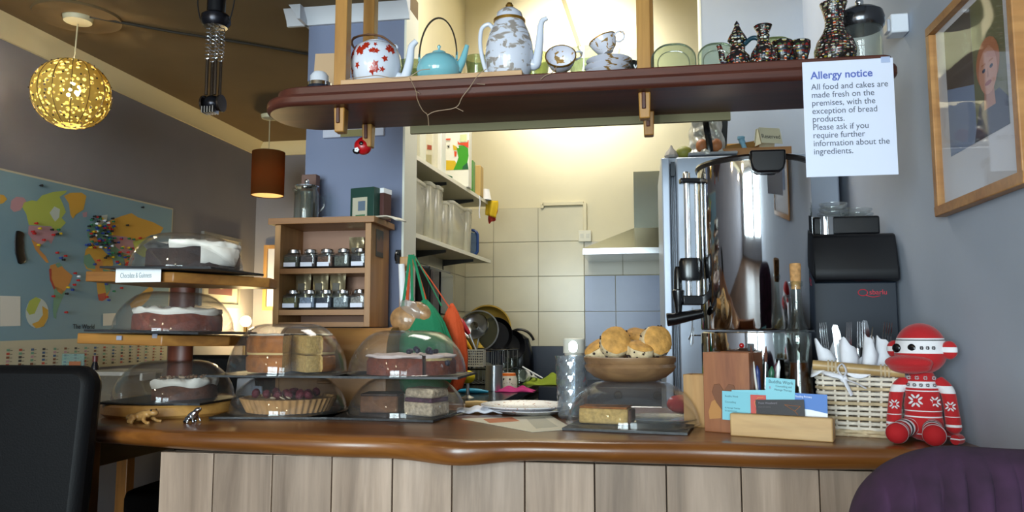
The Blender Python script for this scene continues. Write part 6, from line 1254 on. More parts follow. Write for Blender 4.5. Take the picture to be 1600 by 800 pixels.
# ================================================================== kitchen behind the counter
WZ = .905; WX = -.565
wk = thing('kitchen_worktop', 'dark stone kitchen worktop along the cream wall under the shelves', 'worktop', (-.83, 3.78, WZ-.035)); MB().box((0, 0, .0175), (.52, 1.78, .035)).build('top', mat('dark_stone', '#1a1f1e', .22, var=.4, vscale=60), wk, bevel=.003)
kc = thing('kitchen_cabinet', 'pale kitchen cabinet under the dark worktop', 'cabinet', (-.85, 3.78, 0)); MB().box((0, 0, .434), (.46, 1.74, .868)).build('body', mat('cabinet_grey', '#8d8c84', .5), kc)
for i in range(3): d = MB().box((.236, -.58+.58*i, .46), (.016, .565, .74)).build('door', MATS['cabinet_grey'], kc, bevel=.002); MB().tube([(.252, -.70+.58*i, .80), (.252, -.46+.58*i, .80)], .006, 8).build('handle', M_steel, d)
ck = thing('range_cooker', 'dark navy range cooker under the steel hood', 'cooker', (-.02, 4.38, 0)); CX0 = -.545; M_navy = mat('navy_enamel', '#161d2c', .3)
MB().box((0, 0, .45), (1.04, .58, .90)).build('body', M_navy, ck, bevel=.004); MB().box((0, -.296, .42), (.96, .014, .56)).build('oven_door', mat('oven_glass', '#0c0f16', .12), ck, bevel=.003); MB().tube([(-.46, -.335, .80), (.46, -.335, .80)], .011, 10).build('door_rail', M_steel, ck)
for i in range(4): MB().lathe([(0, 0), (.022, 0), (.018, .02), (0, .02)], n=20, rot=(R(90), 0, 0)).build('knob', M_bl, ck, loc=(-.3+.2*i, -.291, .86))
y = 4.03; a, c = at(833, 607, y), at(888, 607, y); w = c.x-a.x; tw_ = thing('tea_towel', 'navy tea towel with a big white numeral hanging on the cooker rail', 'towel', ((a.x+c.x)/2, y, .812)); b = MB()
b.grid(16, 10, lambda u_, v_: ((u_-.5)*w, -.006+.005*math.sin(u_*14)*v_, .012-.36*v_)); b.build('cloth', mat('towel_navy', '#18223a', .85), tw_, solid=.004); text('1', .26, (-.045, -.017, -.245), (R(90), 0, 0), M_white, tw_, name='numeral', bold=.03)
# ---- hood
y0, y1 = 4.22, KW-.012; a, c = at(910, 385, y0), at(1040, 385, y0); zl = at(910, 398, y0).z; zf = at(910, 388, y0).z; x0, x1 = a.x, a.x+.60
hd_ = thing('cooker_hood', 'brushed steel cooker hood on the back wall', 'hood', ((x0+x1)/2, y1, zl)); w = x1-x0; d = y1-y0; h1 = zf-zl; chx0 = at(990, 300, 4.42).x-hd_.location.x; zt_ = at(990, 356, 4.42).z-zl
b = MB(); vs = [(-w/2, -d, h1), (w/2, -d, h1), (w/2, 0, h1), (-w/2, 0, h1), (chx0, -.26, zt_), (chx0+.22, -.26, zt_), (chx0+.22, 0, zt_), (chx0, 0, zt_)]; b.add(vs, [(0, 1, 5, 4), (1, 2, 6, 5), (2, 3, 7, 6), (3, 0, 4, 7), (4, 5, 6, 7), (0, 3, 2, 1)]); b.build('canopy', mat('hood_steel', '#7c7e74', .22, 1), hd_, smooth=0)
MB().box((0, -d/2, h1/2), (w, d, h1)).build('front_lip', mat('bright_steel', '#d5d8dc', .18, 1), hd_, bevel=.002); zz = at(990, 268, 4.42).z-zl; MB().box((chx0+.11, -.13, (zt_+zz)/2), (.22, .26, zz-zt_)).build('chimney', mat('hood_steel', '#7c7e74', .22, 1), hd_)
p = at(914, 369, KW-.012); so = thing('wall_switch', 'white double switch on the tiled wall left of the hood', 'switch', p); k = mpp(p); MB().box((0, -.008, 0), (20*k, .016, 18*k)).build('plate', mat('switch_white', '#d9d3bd', .35), so, bevel=.003)
for sx in (-1, 1): MB().box((sx*4.5*k, -.017, 0), (5*k, .006, 7*k), rot=(R(8), 0, 0)).build('rocker', mat('switch_rocker', '#c9c3ae', .35), so)
# ---- wall shelves and what stands on them
def edgeX(y): return -.858-(4.38-y)*.06
def wshelf(pyf, label, ya, yb, edge):
    z = at(766, pyf, edge[1]).z; xf = edge[0]; o = thing('wall_shelf', label, 'shelf', (KX, (ya+yb)/2, z-.02)); ww = xf-KX
    hy = (yb-ya)/2; fx = lambda yy: edgeX(yy+(ya+yb)/2)-KX
    MB().prism([(.001, -hy), (fx(-hy), -hy), (fx(hy), hy), (.001, hy)], 0, .018).build('board', mat('shelf_cream', '#cfc8ac', .5), o); MB().prism([(fx(-hy), -hy), (fx(-hy)+.004, -hy), (fx(hy)+.004, hy), (fx(hy), hy)], -.0005, .0185).build('front_strip', mat('strip_white', '#ece8d6', .4), o)
    for i in range(3):
        yy = ya+.25+(yb-ya-.5)*i/2-(ya+yb)/2; b = MB(); b.box((.008, yy, -.09), (.014, .022, .18)); b.prism([(0, 0), (fx(yy)*.85, 0), (fx(yy)*.85, -.012), (.012, -.035), (0, -.035)], yy-.006, yy+.006, M=Matrix(((1, 0, 0, 0), (0, 0, 1, 0), (0, 1, 0, 0), (0, 0, 0, 1)))); b.build('bracket', mat('bracket_dark', '#2a2822', .5), o)
    return z-.002, xf
XS = -.858
zl_, _ = wshelf(406, 'lower cream kitchen wall shelf holding the clear storage boxes', 2.87, 4.38, (XS, 4.38))
zu_, _ = wshelf(316, 'upper cream kitchen wall shelf holding the cartons', 2.87, 4.38, (XS, 4.35))
M_stor = glass('storage_clear', '#f2f0e6', .1, 1.45, .7, haze=.42, hazecol='#f4f2e6'); M_lidc = glass('storage_lid', '#f5f3ea', .2, 1.45, .5, haze=.6, hazecol='#f2f0e4')
def storage(ya, w, pyt, label, fill, lvl, d=.125):
    yc = ya+w/2; xf = edgeX(yc)-.010; p = Vector((xf, yc, 1.6)); kx = 800+FPX*((p-_o).dot(_r)/(p-_o).dot(_f)); z1 = at(kx, pyt, yc).z; zb = zl_+.001; h = z1-zb
    o = thing('storage_box', label, 'storage box', (xf-d/2, yc, zb), group='clear storage boxes on the kitchen shelf'); b = MB(); R0 = rrect(-d/2, -w/2+.003, d/2, w/2-.003, .02, 4); n = len(R0)
    b.v += [(x*.9, yy*.94, 0) for x, yy in R0]+[(x, yy, h*.93) for x, yy in R0]; b.f += [tuple(range(n))]+[(i, (i+1) % n, n+(i+1) % n, n+i) for i in range(n)]; b.m += [0]*(n+1); b.build('box', M_stor, o, solid=.002)
    MB().prism(rrect(-d/2-.002, -w/2+.001, d/2+.004, w/2-.001, .022, 4), h*.93, h).build('lid', M_lidc, o, bevel=.003)
    MB().prism([(x*.86, yy*.9) for x, yy in R0], .004, h*lvl).build('contents', mat('fill_'+fill.strip('#'), fill, .8, var=.4, vscale=90, bump=.6, bscale=130), o)
storage(3.05, .250, 280, 'wide clear storage box a third full of dark brown beans, by the white reveal', '#33271f', .36)
storage(3.31, .110, 286, 'tall clear storage box of white powder behind the bean box', '#e6e0cc', .48); storage(3.43, .110, 292, 'tall clear storage box with a bright white filling, third from the reveal', '#f0ecdc', .42)
storage(3.55, .085, 316, 'narrow clear storage box of beige grain in the middle of the shelf', '#c9b27c', .5); storage(3.645, .29, 320, 'wide clear storage box of pale flour on the kitchen shelf', '#e9e3cc', .62); storage(3.945, .10, 327, 'last clear storage box, next to the blue lunch box', '#ece6d2', .7)
p = at(746, 385, 4.17); lb = thing('lunch_box', 'clear lunch box with a dark blue rim standing on end on the shelf', 'lunch box', (XS-.118, 4.17, zl_+.001)); h = at(746, 362, 4.17).z-zl_; b = MB(); M3 = Matrix(((1, 0, 0, 0), (0, 0, 1, 0), (0, 1, 0, h/2), (0, 0, 0, 1)))
MB().prism(rrect(-.09, -h/2+.006, .09, h/2-.006, .03, 5), -.03, .03, M=M3).build('box', glass('lunch_blue', '#a9bcd8', .1, 1.45, .7, haze=.25, hazecol='#9ab0d4'), lb, bevel=.006); pts = rrect(-.094, -h/2, .094, h/2, .034, 6); MB().tube([(x, -.032, z+h/2+.004) for x, z in pts], .008, 8, closed=True).build('rim', mat('rim_blue', '#1f3f78', .4), lb)
# cartons
def pack(px0, py0, px1, py1, y, d, m, label, name='food_carton', cat='carton', rz=0, z=None, xshift=0, taper=1.0, grp=None):
    a, c = at(px0, py1, y), at(px1, py0, y); z = zu_+.001 if z is None else z; w, h = c.x-a.x, c.z-z; o = thing(name, label, cat, ((a.x+c.x)/2, y+d/2, z), R(rz)); MB().box((0, 0, h/2), (w, d, h), taper=taper).build('packet', m, o, bevel=.003); return o, w, h
M_ctn = mat('carton_white', '#eceadd', .5)
o, w, h = pack(690, 197, 733, 288, 3.86, .07, M_ctn, 'white food carton with a green cockerel and yellow straw printed on it')
def P2(o, w, h, d, polys, mats):
    b = MB()
    for i, (pts, m) in enumerate(polys): b.add([((u_-.5)*w, -d/2-.0008-.0004*i, v_*h) for u_, v_ in pts], [tuple(range(len(pts)))], m)
    b.build('printed_front', mats, o, smooth=0)
def cc(pts): return [((x-440)/(810-440), (800-y)/(800-(-20))) for x, y in pts]
mg = [mat('print_green', '#3a9a18', .5), mat('print_straw', '#d9b520', .5), mat('print_redorange', '#d9491a', .5), mat('print_dark_green', '#0f5a34', .5), mat('print_black', '#2a2a2a', .5), mat('print_lime', '#d5dea6', .5), mat('print_white', '#f3f3ea', .5)]
P2(o, w, h, .07, [(cc([(500, 430), (620, 440), (640, 480), (600, 565), (500, 565)]), 1), (cc([(600, 565), (640, 480), (668, 400), (655, 340), (640, 260), (680, 240), (740, 242), (800, 285), (806, 380), (790, 470), (806, 565)]), 0), (cc([(720, 565), (730, 520), (790, 470), (806, 565)]), 3), (cc([(590, 225), (640, 250), (650, 300), (600, 300)]), 1), (cc([(610, 310), (645, 320), (640, 380), (615, 388)]), 2), (cc([(655, 175), (680, 205), (790, 200), (795, 170), (806, 170), (806, 280), (740, 240), (660, 222)]), 2), (cc([(690, 95), (780, 90), (780, 190), (690, 195)]), 5), (cc([(651, 255), (668, 250), (678, 265), (664, 278), (652, 270)]), 6), (cc([(610, -16), (755, -16), (755, 22), (610, 22)]), 4), (cc([(510, 222), (528, 240), (545, 222), (545, 268), (525, 262)]), 4), (cc([(500, 620), (590, 655), (588, 700), (505, 640)]), 3), (cc([(470, 140), (560, 140), (560, 160), (470, 160)]), 2)], mg)
pack(676, 196, 690, 276, 3.66, .09, mat('white_bottle', '#f1f0ea', .35), 'plain white carton squeezed beside the cockerel carton')
o, w, h = pack(656, 198, 677, 268, 3.50, .09, mat('flour_bag', '#e6dfc6', .7, var=.08, vscale=20), 'cream paper flour bag with small red print', 'food_bag', 'bag'); P2(o, w, h, .09, [([(.1, .72), (.35, .70), (.36, .80), (.12, .82)], 0), ([(.55, .52), (.9, .50), (.9, .60), (.55, .62)], 0), ([(.1, .1), (.9, .08), (.9, .4), (.1, .42)], 1)], [mat('print_brick', '#b0553c', .6), mat('print_sage', '#bdb58e', .6)])
o, w, h = pack(638, 196, 657, 262, 3.32, .10, mat('clear_bag', '#d9d8c8', .4), 'pale packet with an orange splash, nearest the white reveal', 'food_bag', 'bag'); P2(o, w, h, .10, [(blobpts(.5, .95, .42, .10, 12), 0)], [mat('print_orange2', '#d9501a', .5)])
pack(733, 250, 739, 292, 3.99, .06, mat('green_pack', '#5c9a4a', .5), 'thin green packet behind the cockerel carton', 'food_packet', 'packet'); o, w, h = pack(738, 258, 751, 300, 4.12, .08, mat('kraft_bag', '#c9a868', .7), 'kraft paper bag near the shelf end', 'food_bag', 'bag')
pack(694, 287, 703, 296, 3.76, .02, mat('violet_tag', '#4a3a8a', .5), 'small violet and white tag box on the shelf front', 'tag_box', 'box')
p = at(766, 305, 4.28); cu = thing('paper_cup', 'white upturned paper cup on the shelf end', 'cup', (p.x-.03, 4.28, zu_+.001)); hz = at(766, 296, 4.28).z-zu_; MB().lathe([(0, hz), (.024, hz), (.036, .004), (.038, .002), (.036, 0), (.022, hz-.002), (0, hz-.002)], n=28).build('cup', mat('cup_white', '#e6e6e6', .5), cu)
def hang(name, px0, px1, py0, py1, y, m, label, cat='cloth', seed=0):
    a, c = at(px0, py0, y), at(px1, py1, y); w, h = c.x-a.x, a.z-c.z; o = thing(name, label, cat, ((a.x+c.x)/2, y, a.z)); MB().grid(14, 8, lambda u_, v_: ((u_-.5)*w*(1-.25*v_)+.004*math.sin(v_*5+seed), .010*math.sin(u_*9+seed)*(.4+v_), -h*v_*(1-.25*u_*(1 if seed else -1)))).build('cloth', m, o, solid=.003); return o
hang('cleaning_cloth', 757, 778, 314, 335, 4.30, mat('cloth_yellow', '#d9b422', .85), 'yellow cloth draped over the end of the upper shelf', seed=0); hang('cleaning_cloth', 762, 777, 328, 349, 4.33, mat('cloth_coral', '#c9473c', .85), 'coral red cloth hanging under the yellow one', seed=1)
p = at(749, 310, 4.10); sg_ = thing('string', 'short white string hanging from the upper shelf edge', 'string', (XS+.006, 4.10, zu_-.004)); sg_.location.x = edgeX(4.10)+.010; MB().tube([(0, 0, 0), (.003, 0, -.04), (-.002, 0, -.09), (.002, 0, -.125)], .0035, 6).build('string', M_cloth, sg_)
# ---- hook with bags, chopping board, paper rolls at the pillar corner
y = 2.655; p = at(643, 399, y); hk = thing('coat_hook', 'dark hook on the pillar edge carrying the net bags', 'hook', (-.872, 2.70, p.z)); b = MB(); b.box((0, -.003, 0), (.02, .006, .05)); b.tube(smoothpath([(0, -.004, .008), (.004, -.04, .012), (.006, -.055, -.006), (.006, -.05, -.018)], 5), .004, 8); b.build('hook', M_bl, hk)
cb = thing('chopping_board', 'wooden chopping board leaning at the pillar edge behind the bags', 'board', (at(632, 450, 2.69).x+.012, 2.675, CT+.30)); zz0, zz1 = at(632, 520, 2.69).z, at(632, 402, 2.69).z; cb.location.z = zz0; w = .05; MB().box((0, 0, (zz1-zz0)/2), (w, .014, zz1-zz0)).build('board', M_pine, cb, bevel=.003)
def sack(name, px, pyn, pyb, hw_px, y, m, label, straps, seed):
    p = at(px, pyn, y); k = mpp(p); o = thing(name, label, 'bag', p); h = (pyb-pyn)*k; hw = hw_px*k; lf_ = lumpy(seed, .05)
    b = MB(); prf = [(.06, 0), (.16, -.03), (.38, -.10), (.68, -.24), (.92, -.42), (1.0, -.62), (.96, -.82), (.70, -.95), (.3, -1.0), (0, -1.0)]; b.lathe([(max(.0, r_)*hw, z*h) for r_, z in prf], n=48, sy=.45, wob=lambda a_, z: lf_(a_, z)*(1+.05*math.sin(a_*18))); b.build('sack', m, o, smooth=70, solid=.002)
    for (sx, sy, ex, ey) in straps:
        s, e = at(sx, sy, y)-p, at(ex, ey, y-.01)-p; b = MB(); b.tube(smoothpath([tuple(s), tuple((s+e)/2+Vector((.004, -.01, 0))), tuple(e)], 6), [.0048]*12+[.007], 8, flat=.3); b.build('strap', m, o)
    return o
M_gr = mat('green_cotton', '#147a50', .8, bump=.5, bscale=160); M_or = mat('orange_cotton', '#cf4e1c', .8, bump=.5, bscale=160)
sack('shopping_bag', 706, 474, 610, 24, 2.62, M_or, 'orange cotton bag hanging behind the green one', [(641, 400, 636, 470), (644, 398, 668, 480), (646, 400, 702, 480)], 4)
sack('shopping_bag', 664, 468, 620, 44, 2.55, M_gr, 'green cotton bag hanging from the pillar hook, bulging behind the domes', [(640, 398, 629, 480), (642, 398, 644, 470), (645, 398, 664, 474), (648, 400, 690, 478)], 2)
p = at(634, 500, 2.545); br_ = thing('bread_bag', 'clear bag of brown rolls sticking out of the green bag', 'bread', p); k = mpp(p); b = MB(); b.ell((0, 0, 0), (26*k, .03, 22*k), 24, rot=(0, R(15), 0)); b.ell((26*k, .0, 12*k), (22*k, .03, 14*k), 20, rot=(0, R(35), 0)); b.build('rolls', mat('roll_brown', '#a57d52', .5, var=.35, vscale=40, coat=.5, bump=.4, bscale=60), br_, remesh=.004); b = MB(); b.ell((14*k, -.012, 16*k), (24*k, .022, 12*k), 20, rot=(0, R(30), 0)); b.build('bag_film', glass('bag_film', '#f0f0f0', .15, 1.5, 1.2, haze=.25), br_, disp=(.008, .02))
for px, lb in ((631, 'white roll of paper standing by the chopping board'), (641, 'slimmer white roll of paper behind the orange strap')):
    zz0, zz1 = at(px, 500, 2.665).z, at(px, 414 if px < 635 else 425, 2.665).z; p = at(px, 460, 2.625); o = MB().lathe([(.004, 0), (.011 if px < 635 else .008, 0), (.011 if px < 635 else .008, zz1-zz0), (.004, zz1-zz0)], n=20, rot=(0, R(-3), 0)).build('paper_roll', M_white); o.location = (p.x, 2.625, zz0); tag(o, lb, 'paper roll')
# ---- microwave on a bracket, drying rack, pans, crockery
yA, yB, xF = 2.87, 3.20, -.80; z1, z0 = at(703, 425, yB).z, at(703, 497, yB).z; ov = thing('microwave', 'black microwave on a wall bracket under the lower kitchen shelf', 'microwave', ((KX+.02+xF)/2, (yA+yB)/2, z0)); h = z1-z0; w = xF-KX-.02
MB().box((0, 0, h/2+.006), (w, yB-yA, h-.012)).build('body', mat('oven_black', '#0f0f10', .3), ov, bevel=.004); MB().box((w/2+.006, .06, h/2), (.012, (yB-yA)*.62, h*.86)).build('door', mat('oven_window', '#0a0b0d', .08), ov, bevel=.002); MB().box((w/2+.006, -(yB-yA)*.34, h/2), (.010, .09, h*.86)).build('control_panel', mat('oven_brown', '#3a2a20', .4), ov)
wb = thing('wall_bracket', 'dark wall bracket carrying the black microwave', 'bracket', (KX+.001, (yA+yB)/2, z0-.002)); b = MB(); b.box((.14, 0, -.008), (.28, .30, .012)); b.box((.008, 0, -.10), (.014, .06, .18)); b.box((.12, 0, -.05), (.24, .014, .02), rot=(0, R(24), 0)); b.build('bracket', M_bl, wb)
y = 3.50; M_tupp = mat('tub_beige', '#b9a684', .4); p = at(694, 500, y); o = thing('margarine_tub', 'beige plastic tub seen between the bag straps and the microwave', 'tub', (p.x, y, WZ)); zz = at(694, 486, y).z-WZ; MB().lathe([(0, 0), (.055, 0), (.055, zz*.9), (.059, zz*.91), (.059, zz*.97), (0, zz)], n=28).build('tub', M_tupp, o)
dr = thing('dish_rack', 'dark wire dish rack on the worktop under the pans', 'dish rack', (at(765, 575, 3.98).x, 3.98, WZ)); b = MB(); zr_ = at(775, 547, 3.85).z-WZ
for z in (.02, zr_*.5, zr_):
    b.tube([(x, yy, z) for x, yy in rrect(-.15, -.16, .13, .16, .03, 4)], .004, 6, closed=True)
b.build('rim_wires', M_bl, dr); b = MB()
for i in range(12): x = -.14+.262*i/11; b.tube([(x, -.16, zr_), (x, -.15, .02), (x, .15, .02), (x, .16, zr_)], .0022, 5)
b.build('cross_wires', M_steel, dr)['kind'] = 'stuff'
for sx in (-.13, .11):
    for sy in (-.14, .14): MB().tube([(sx, sy, 0), (sx, sy, .022)], .006, 6).build('foot', M_bl, dr)
a, c = at(724, 572, 3.76), at(755, 547, 3.76); w, h = c.x-a.x, c.z-a.z; ch_ = thing('cutlery_holder', 'pale perforated cutlery holder hooked on the dish rack', 'cutlery holder', ((a.x+c.x)/2, 3.76, a.z)); b = MB(); n = 9
for i in range(n+1): b.box((-w/2+w*i/n, 0, h/2), (.0026, .003, h)); b.box((-w/2+w*i/n, .06, h/2), (.0026, .003, h))
for j in range(7): b.box((0, 0, h*j/6), (w+.004, .0034, .0030 if 0 < j < 6 else .006)); b.box((0, .06, h*j/6), (w+.004, .0034, .003))
for sx in (-1, 1): b.box((sx*w/2, .03, h/2), (.003, .06, h))
b.box((0, .03, .001), (w, .06, .002)); b.build('basket', mat('holder_white', '#c3c0b2', .4), ch_)
def tool(name, px0, py0, px1, py1, y, r, m, label, cat, tipm=None, blade=None):
    a, c = at(px1, py1, y), at(px0, py0, y); v = c-a; o = thing(name, label, cat, a); MB().tube([(0, 0, 0), v*.15, v*.85, v], [r*.7, r, r*1.15, r*.6], 10).build('handle', m, o)
    if blade: e = at(*blade, y)-a; MB().tube([(0, 0, 0), e], [r*.5, r*.35], 8, flat=.4).build('blade', M_steel, o)
    return o
M_rh = mat('handle_red', '#b3182a', .35); M_yh = mat('handle_yellow', '#d9a012', .35)
tool('kitchen_knife', 718, 498, 733, 522, 3.78, .013, M_rh, 'knife with a red handle standing in the cutlery holder', 'knife', blade=(744, 548)); tool('kitchen_knife', 726, 530, 737, 547, 3.775, .008, M_yh, 'knife with a yellow handle standing in the cutlery holder', 'knife', blade=(742, 560))
tool('kitchen_knife', 707, 510, 722, 546, 3.79, .010, M_bl, 'black handled tool leaning against the orange bag', 'knife', blade=(728, 562)); tool('kitchen_knife', 717, 512, 733, 545, 3.80, .008, M_bl, 'black handled knife beside the red handled one', 'knife', blade=(738, 560)); tool('whisk', 748, 528, 744, 548, 3.785, .004, M_steel, 'thin steel whisk handle in the holder next to the pan lid', 'whisk', blade=(742, 562))
o = tool('wooden_spatula', 699, 495, 722, 600, 3.70, .012, wood('spatula_wood', '#a9803e', '#c9a468', 'z', 12, .5), 'wooden spatula standing between the oven and the orange bag', 'spatula')
def disc(name, px, py, rpx, y, m, label, cat, lean=15, rz=10, rim=None, depth=.012, knob=None, handle=None):
    p = at(px, py, y); k = mpp(p); r = rpx*k; o = thing(name, label, cat, p, rot=(R(90-lean), 0, R(rz))); MB().lathe([(0, 0), (r*.78, 0), (r*.84, .002), (r, depth), (r*1.01, depth+.002), (r*.99, depth+.003), (r*.82, .006), (0, .004)], n=44).build('disc', m, o, smooth=50)
    if rim: MB().lathe([(r*.97, depth), (r*1.03, depth), (r*1.03, depth+.006), (r*.97, depth+.006)], n=40).build('rim', rim, o)
    if knob: MB().lathe([(0, .004), (.012, .004), (.010, .02), (.022, .026), (.022, .032), (0, .036)], n=20).build('knob', knob, o)
    if handle: MB().tube([(r*.9*math.cos(handle), r*.9*math.sin(handle), .01), (r*1.9*math.cos(handle), r*1.9*math.sin(handle), .02)], [.010, .012], 10).build('handle', M_bl, o)
    return o
M_brass2 = mat('gold_tray', '#a88636', .3, .7)
disc('cake_tin_base', 762, 514, 36, 4.26, M_brass2, 'round gold tin leaning against the tiles behind the pans', 'tin', 10, 8, M_brass2, .02); disc('frying_pan', 773, 524, 27, 4.16, M_bl, 'black frying pan leaning before the gold tin', 'pan', 12, 16, None, .03); disc('pan_lid', 748, 518, 32, 4.06, glass('lid_glass', '#c9cbb8', .05, 1.5, 1.3, haze=.22, hazecol='#a8a68c'), 'glass pan lid with a steel rim leaning in the dish rack', 'lid', 14, 0, M_steel, .014, M_chrome)
o = disc('saucepan_cover', 744, 512, 21, 3.98, M_steel, 'round steel lid shining in front of the glass pan lid', 'lid', 20, -8, M_chrome, .018, M_chrome); disc('saucepan', 794, 540, 23, 4.32, mat('pan_dark', '#101014', .4), 'dark round pan upended at the right of the gold tin', 'pan', 8, 30, None, .05)
kt = thing('cooking_pot', 'black kettle-like pot behind the glasses, under the cream tiles', 'pot', (at(812, 570, 4.53).x, 4.53, WZ)); h = at(806, 520, 4.40).z-WZ; MB().lathe([(0, 0), (.080, 0), (.086, .01), (.082, h*.55), (.055, h*.88), (.02, h*.97), (0, h)], n=36).build('body', M_bl, kt); MB().tube(arc(0, h*.72, .090, h*.35, 20, 160, 14), .008, 8).build('handle', M_bl, kt)
def tumbler(px, pyt, y, r, h, label, m=M_glass, up=False, name='drinking_glass', cat='glass'):
    p = at(px, pyt+20, y); o = thing(name, label, cat, (p.x, y, WZ+.001)); s = 1.12; pr = [(r*s, 0), (r, h), (0, h), (0, h-.003), (r-.003, h-.003), (r*s-.003, 0)]; MB().lathe(pr, n=32).build('glass', m, o, smooth=50); return o
def zh(px, py, y): return at(px, py, y).z-WZ
tumbler(772, 568, 3.72, .040, zh(772, 571, 3.72), 'shiny steel beaker upturned next to the owl mug', M_steel, name='steel_beaker', cat='beaker'); tumbler(800, 558, 4.10, .035, zh(800, 559, 4.10), 'clear glass upturned behind the owl mug'); tumbler(787, 568, 4.02, .038, zh(787, 567, 4.02), 'upturned glass standing between the beaker and the owl mug'); tumbler(811, 578, 4.0, .036, zh(811, 577, 4.0), 'squat glass standing right of the owl mug')
y = 3.82; p = at(794, 600, y); om = thing('owl_mug', 'white owl mug with an orange band, upside down on the worktop', 'mug', (p.x, y, WZ+.001)); h = zh(795, 583, y); r = .046; MB().lathe([(r*.92, 0), (r, .004), (r*.98, h*.6), (r*.78, h*.97), (r*.7, h), (0, h), (0, h-.003), (r*.7, h-.004), (r*.92, h*.6), (r*.92, 0)], n=36).build('mug', mat('mug_cream', '#e2dcc9', .25), om); MB().lathe([(r*.86, h*.82), (r*.80, h*.975), (r*.72, h*1.005), (r*.70, h*.99)], n=36).build('orange_band', mat('mug_orange', '#d96a1c', .3), om)
b = MB()
for sx in (-1, 1): b.ell((sx*.014, -r*.86, h*.62), (.006, .004, .006), 12)
b.build('owl_eyes', M_bl, om); b = MB(); q = random.Random(3)
for i in range(12): a_ = R(-90+q.uniform(-60, 60)); b.ell((r*.985*math.cos(a_), r*.985*math.sin(a_), h*q.uniform(.15, .5)), .0022, 6)
b.build('owl_spots', mat('spot_brown', '#6a4a3a', .4), om)['kind'] = 'stuff'
MB().tube(arc(-r*.95-.014, h*.48, .016, .02, 70, 290, 12), .0045, 8).build('handle', MATS['mug_cream'], om)
def rag(px, py, y, w, d, m, label, seed, z=WZ, hh=.028):
    p = at(px, py, y); o = thing('dish_cloth', label, 'cloth', (p.x, y, z+.002)); q = random.Random(seed); f = [q.uniform(0, 6) for _ in range(6)]
    MB().grid(30, 22, lambda u_, v_: ((u_-.5)*w*(1+.1*math.sin(v_*9+f[0])), (v_-.5)*d*(1+.12*math.sin(u_*8+f[1])), hh*math.sin(u_*PI)**.6*math.sin(v_*PI)**.6*(.55+.3*math.sin(u_*13+f[2])+.25*math.sin(v_*15+u_*7+f[3])))).build('cloth', m, o, solid=.003, smooth=70)
rag(806, 603, 3.66, .17, .11, mat('cloth_pink', '#b52f74', .9), 'crumpled pink cloth on the worktop edge before the owl mug', 1); rag(858, 597, 4.22, .26, .18, mat('cloth_lime', '#8a9c2c', .9), 'lime green cloth crumpled on top of the cooker', 2, .902, .06)
p = at(740, 609, 3.50); sb2 = thing('scrubbing_brush', 'bright blue brush lying on the worktop near the crumble dome', 'brush', (p.x, 3.50, WZ)); MB().tube([(-.075, 0, .010), (-.02, 0, .013), (.02, 0, .012), (.07, 0, .009)], [.008, .013, .012, .006], 10).build('handle', mat('brush_blue', '#2390b5', .4), sb2)
p = at(731, 589, 3.3); yd = thing('yellow_sponge', 'yellow sponge ball behind the edge of the upper blueberry dome', 'sponge', (p.x, 3.30, WZ+.0)); zz = at(731, 589, 3.30).z-WZ; b = MB(); b.ell((0, 0, zz), (.032, .028, .028), 18); b.build('sponge', mat('sponge_yellow', '#dcc41a', .8), yd); MB().lathe([(0, 0), (.03, 0), (.008, .01), (.006, zz-.02), (0, zz-.02)], n=16).build('stand', M_steel, yd)
p = at(752, 590, 3.2); pb = thing('plastic_bag', 'white plastic bag lying in the dish rack corner', 'bag', (at(757, 590, 4.36).x, 4.36, WZ+.0)); MB().ell((0, 0, .055), (.075, .05, .055), 24).build('bag', mat('plastic_white', '#b9b8ac', .4), pb, disp=(.025, .035))
p = at(822, 590, 3.55); wc = thing('white_mug', 'white mug lying on its side by the lime cloth', 'mug', (at(823, 594, 4.2).x, 4.20, WZ+.038), rot=(R(75), 0, R(-30))); MB().lathe([(0, -.035), (.03, -.035), (.034, -.03), (.034, .035), (.031, .035), (.031, -.028), (0, -.03)], n=32).build('mug', mat('mug_white', '#dcdcd6', .25), wc); MB().tube(arc(.046, 0, .016, .02, -110, 110, 12), .005, 8).build('handle', MATS['mug_white'], wc); MB().lathe([(.0345, -.008), (.0352, -.006), (.0352, .008), (.0345, .01)], n=30).build('black_band', M_bl, wc)
ws = thing('straw', 'thin white stick leaning from the white mug to the cooker', 'stick', at(816, 573, 3.9)); e = at(848, 591, 3.9)-ws.location; MB().tube([(0, 0, 0), tuple(e)], .004, 8).build('stick', M_white, ws)
p = at(897, 540, 2.42); pg = thing('pepper_grinder', 'pale grey grinder with a steel window behind the dimpled vase', 'grinder', (p.x, 2.42, CT)); zz0, zz1 = at(895, 552, 2.42).z-CT, at(895, 530, 2.42).z-CT; k = mpp(at(895, 540, 2.42)); MB().lathe([(0, 0), (.03, 0), (.03, zz0*.6), (15*k, zz0-.012), (15*k, zz0), (0, zz0)], n=32).build('body', mat('grinder_grey', '#b5b3a8', .4), pg); MB().lathe([(0, zz0), (17*k, zz0), (17*k, zz1), (15*k, zz1+.003), (0, zz1+.003)], n=32).build('cap', mat('grinder_cap', '#d5d3c6', .35), pg, bevel=.002); MB().prism(rrect(-6.5*k, -9*k, 6.5*k, 8*k, 6*k, 5), 0, .004, M=Matrix.Translation((0, -17*k+.001, (zz0+zz1)/2)) @ Matrix.Rotation(R(90), 4, 'X')).build('window', M_chrome, pg)

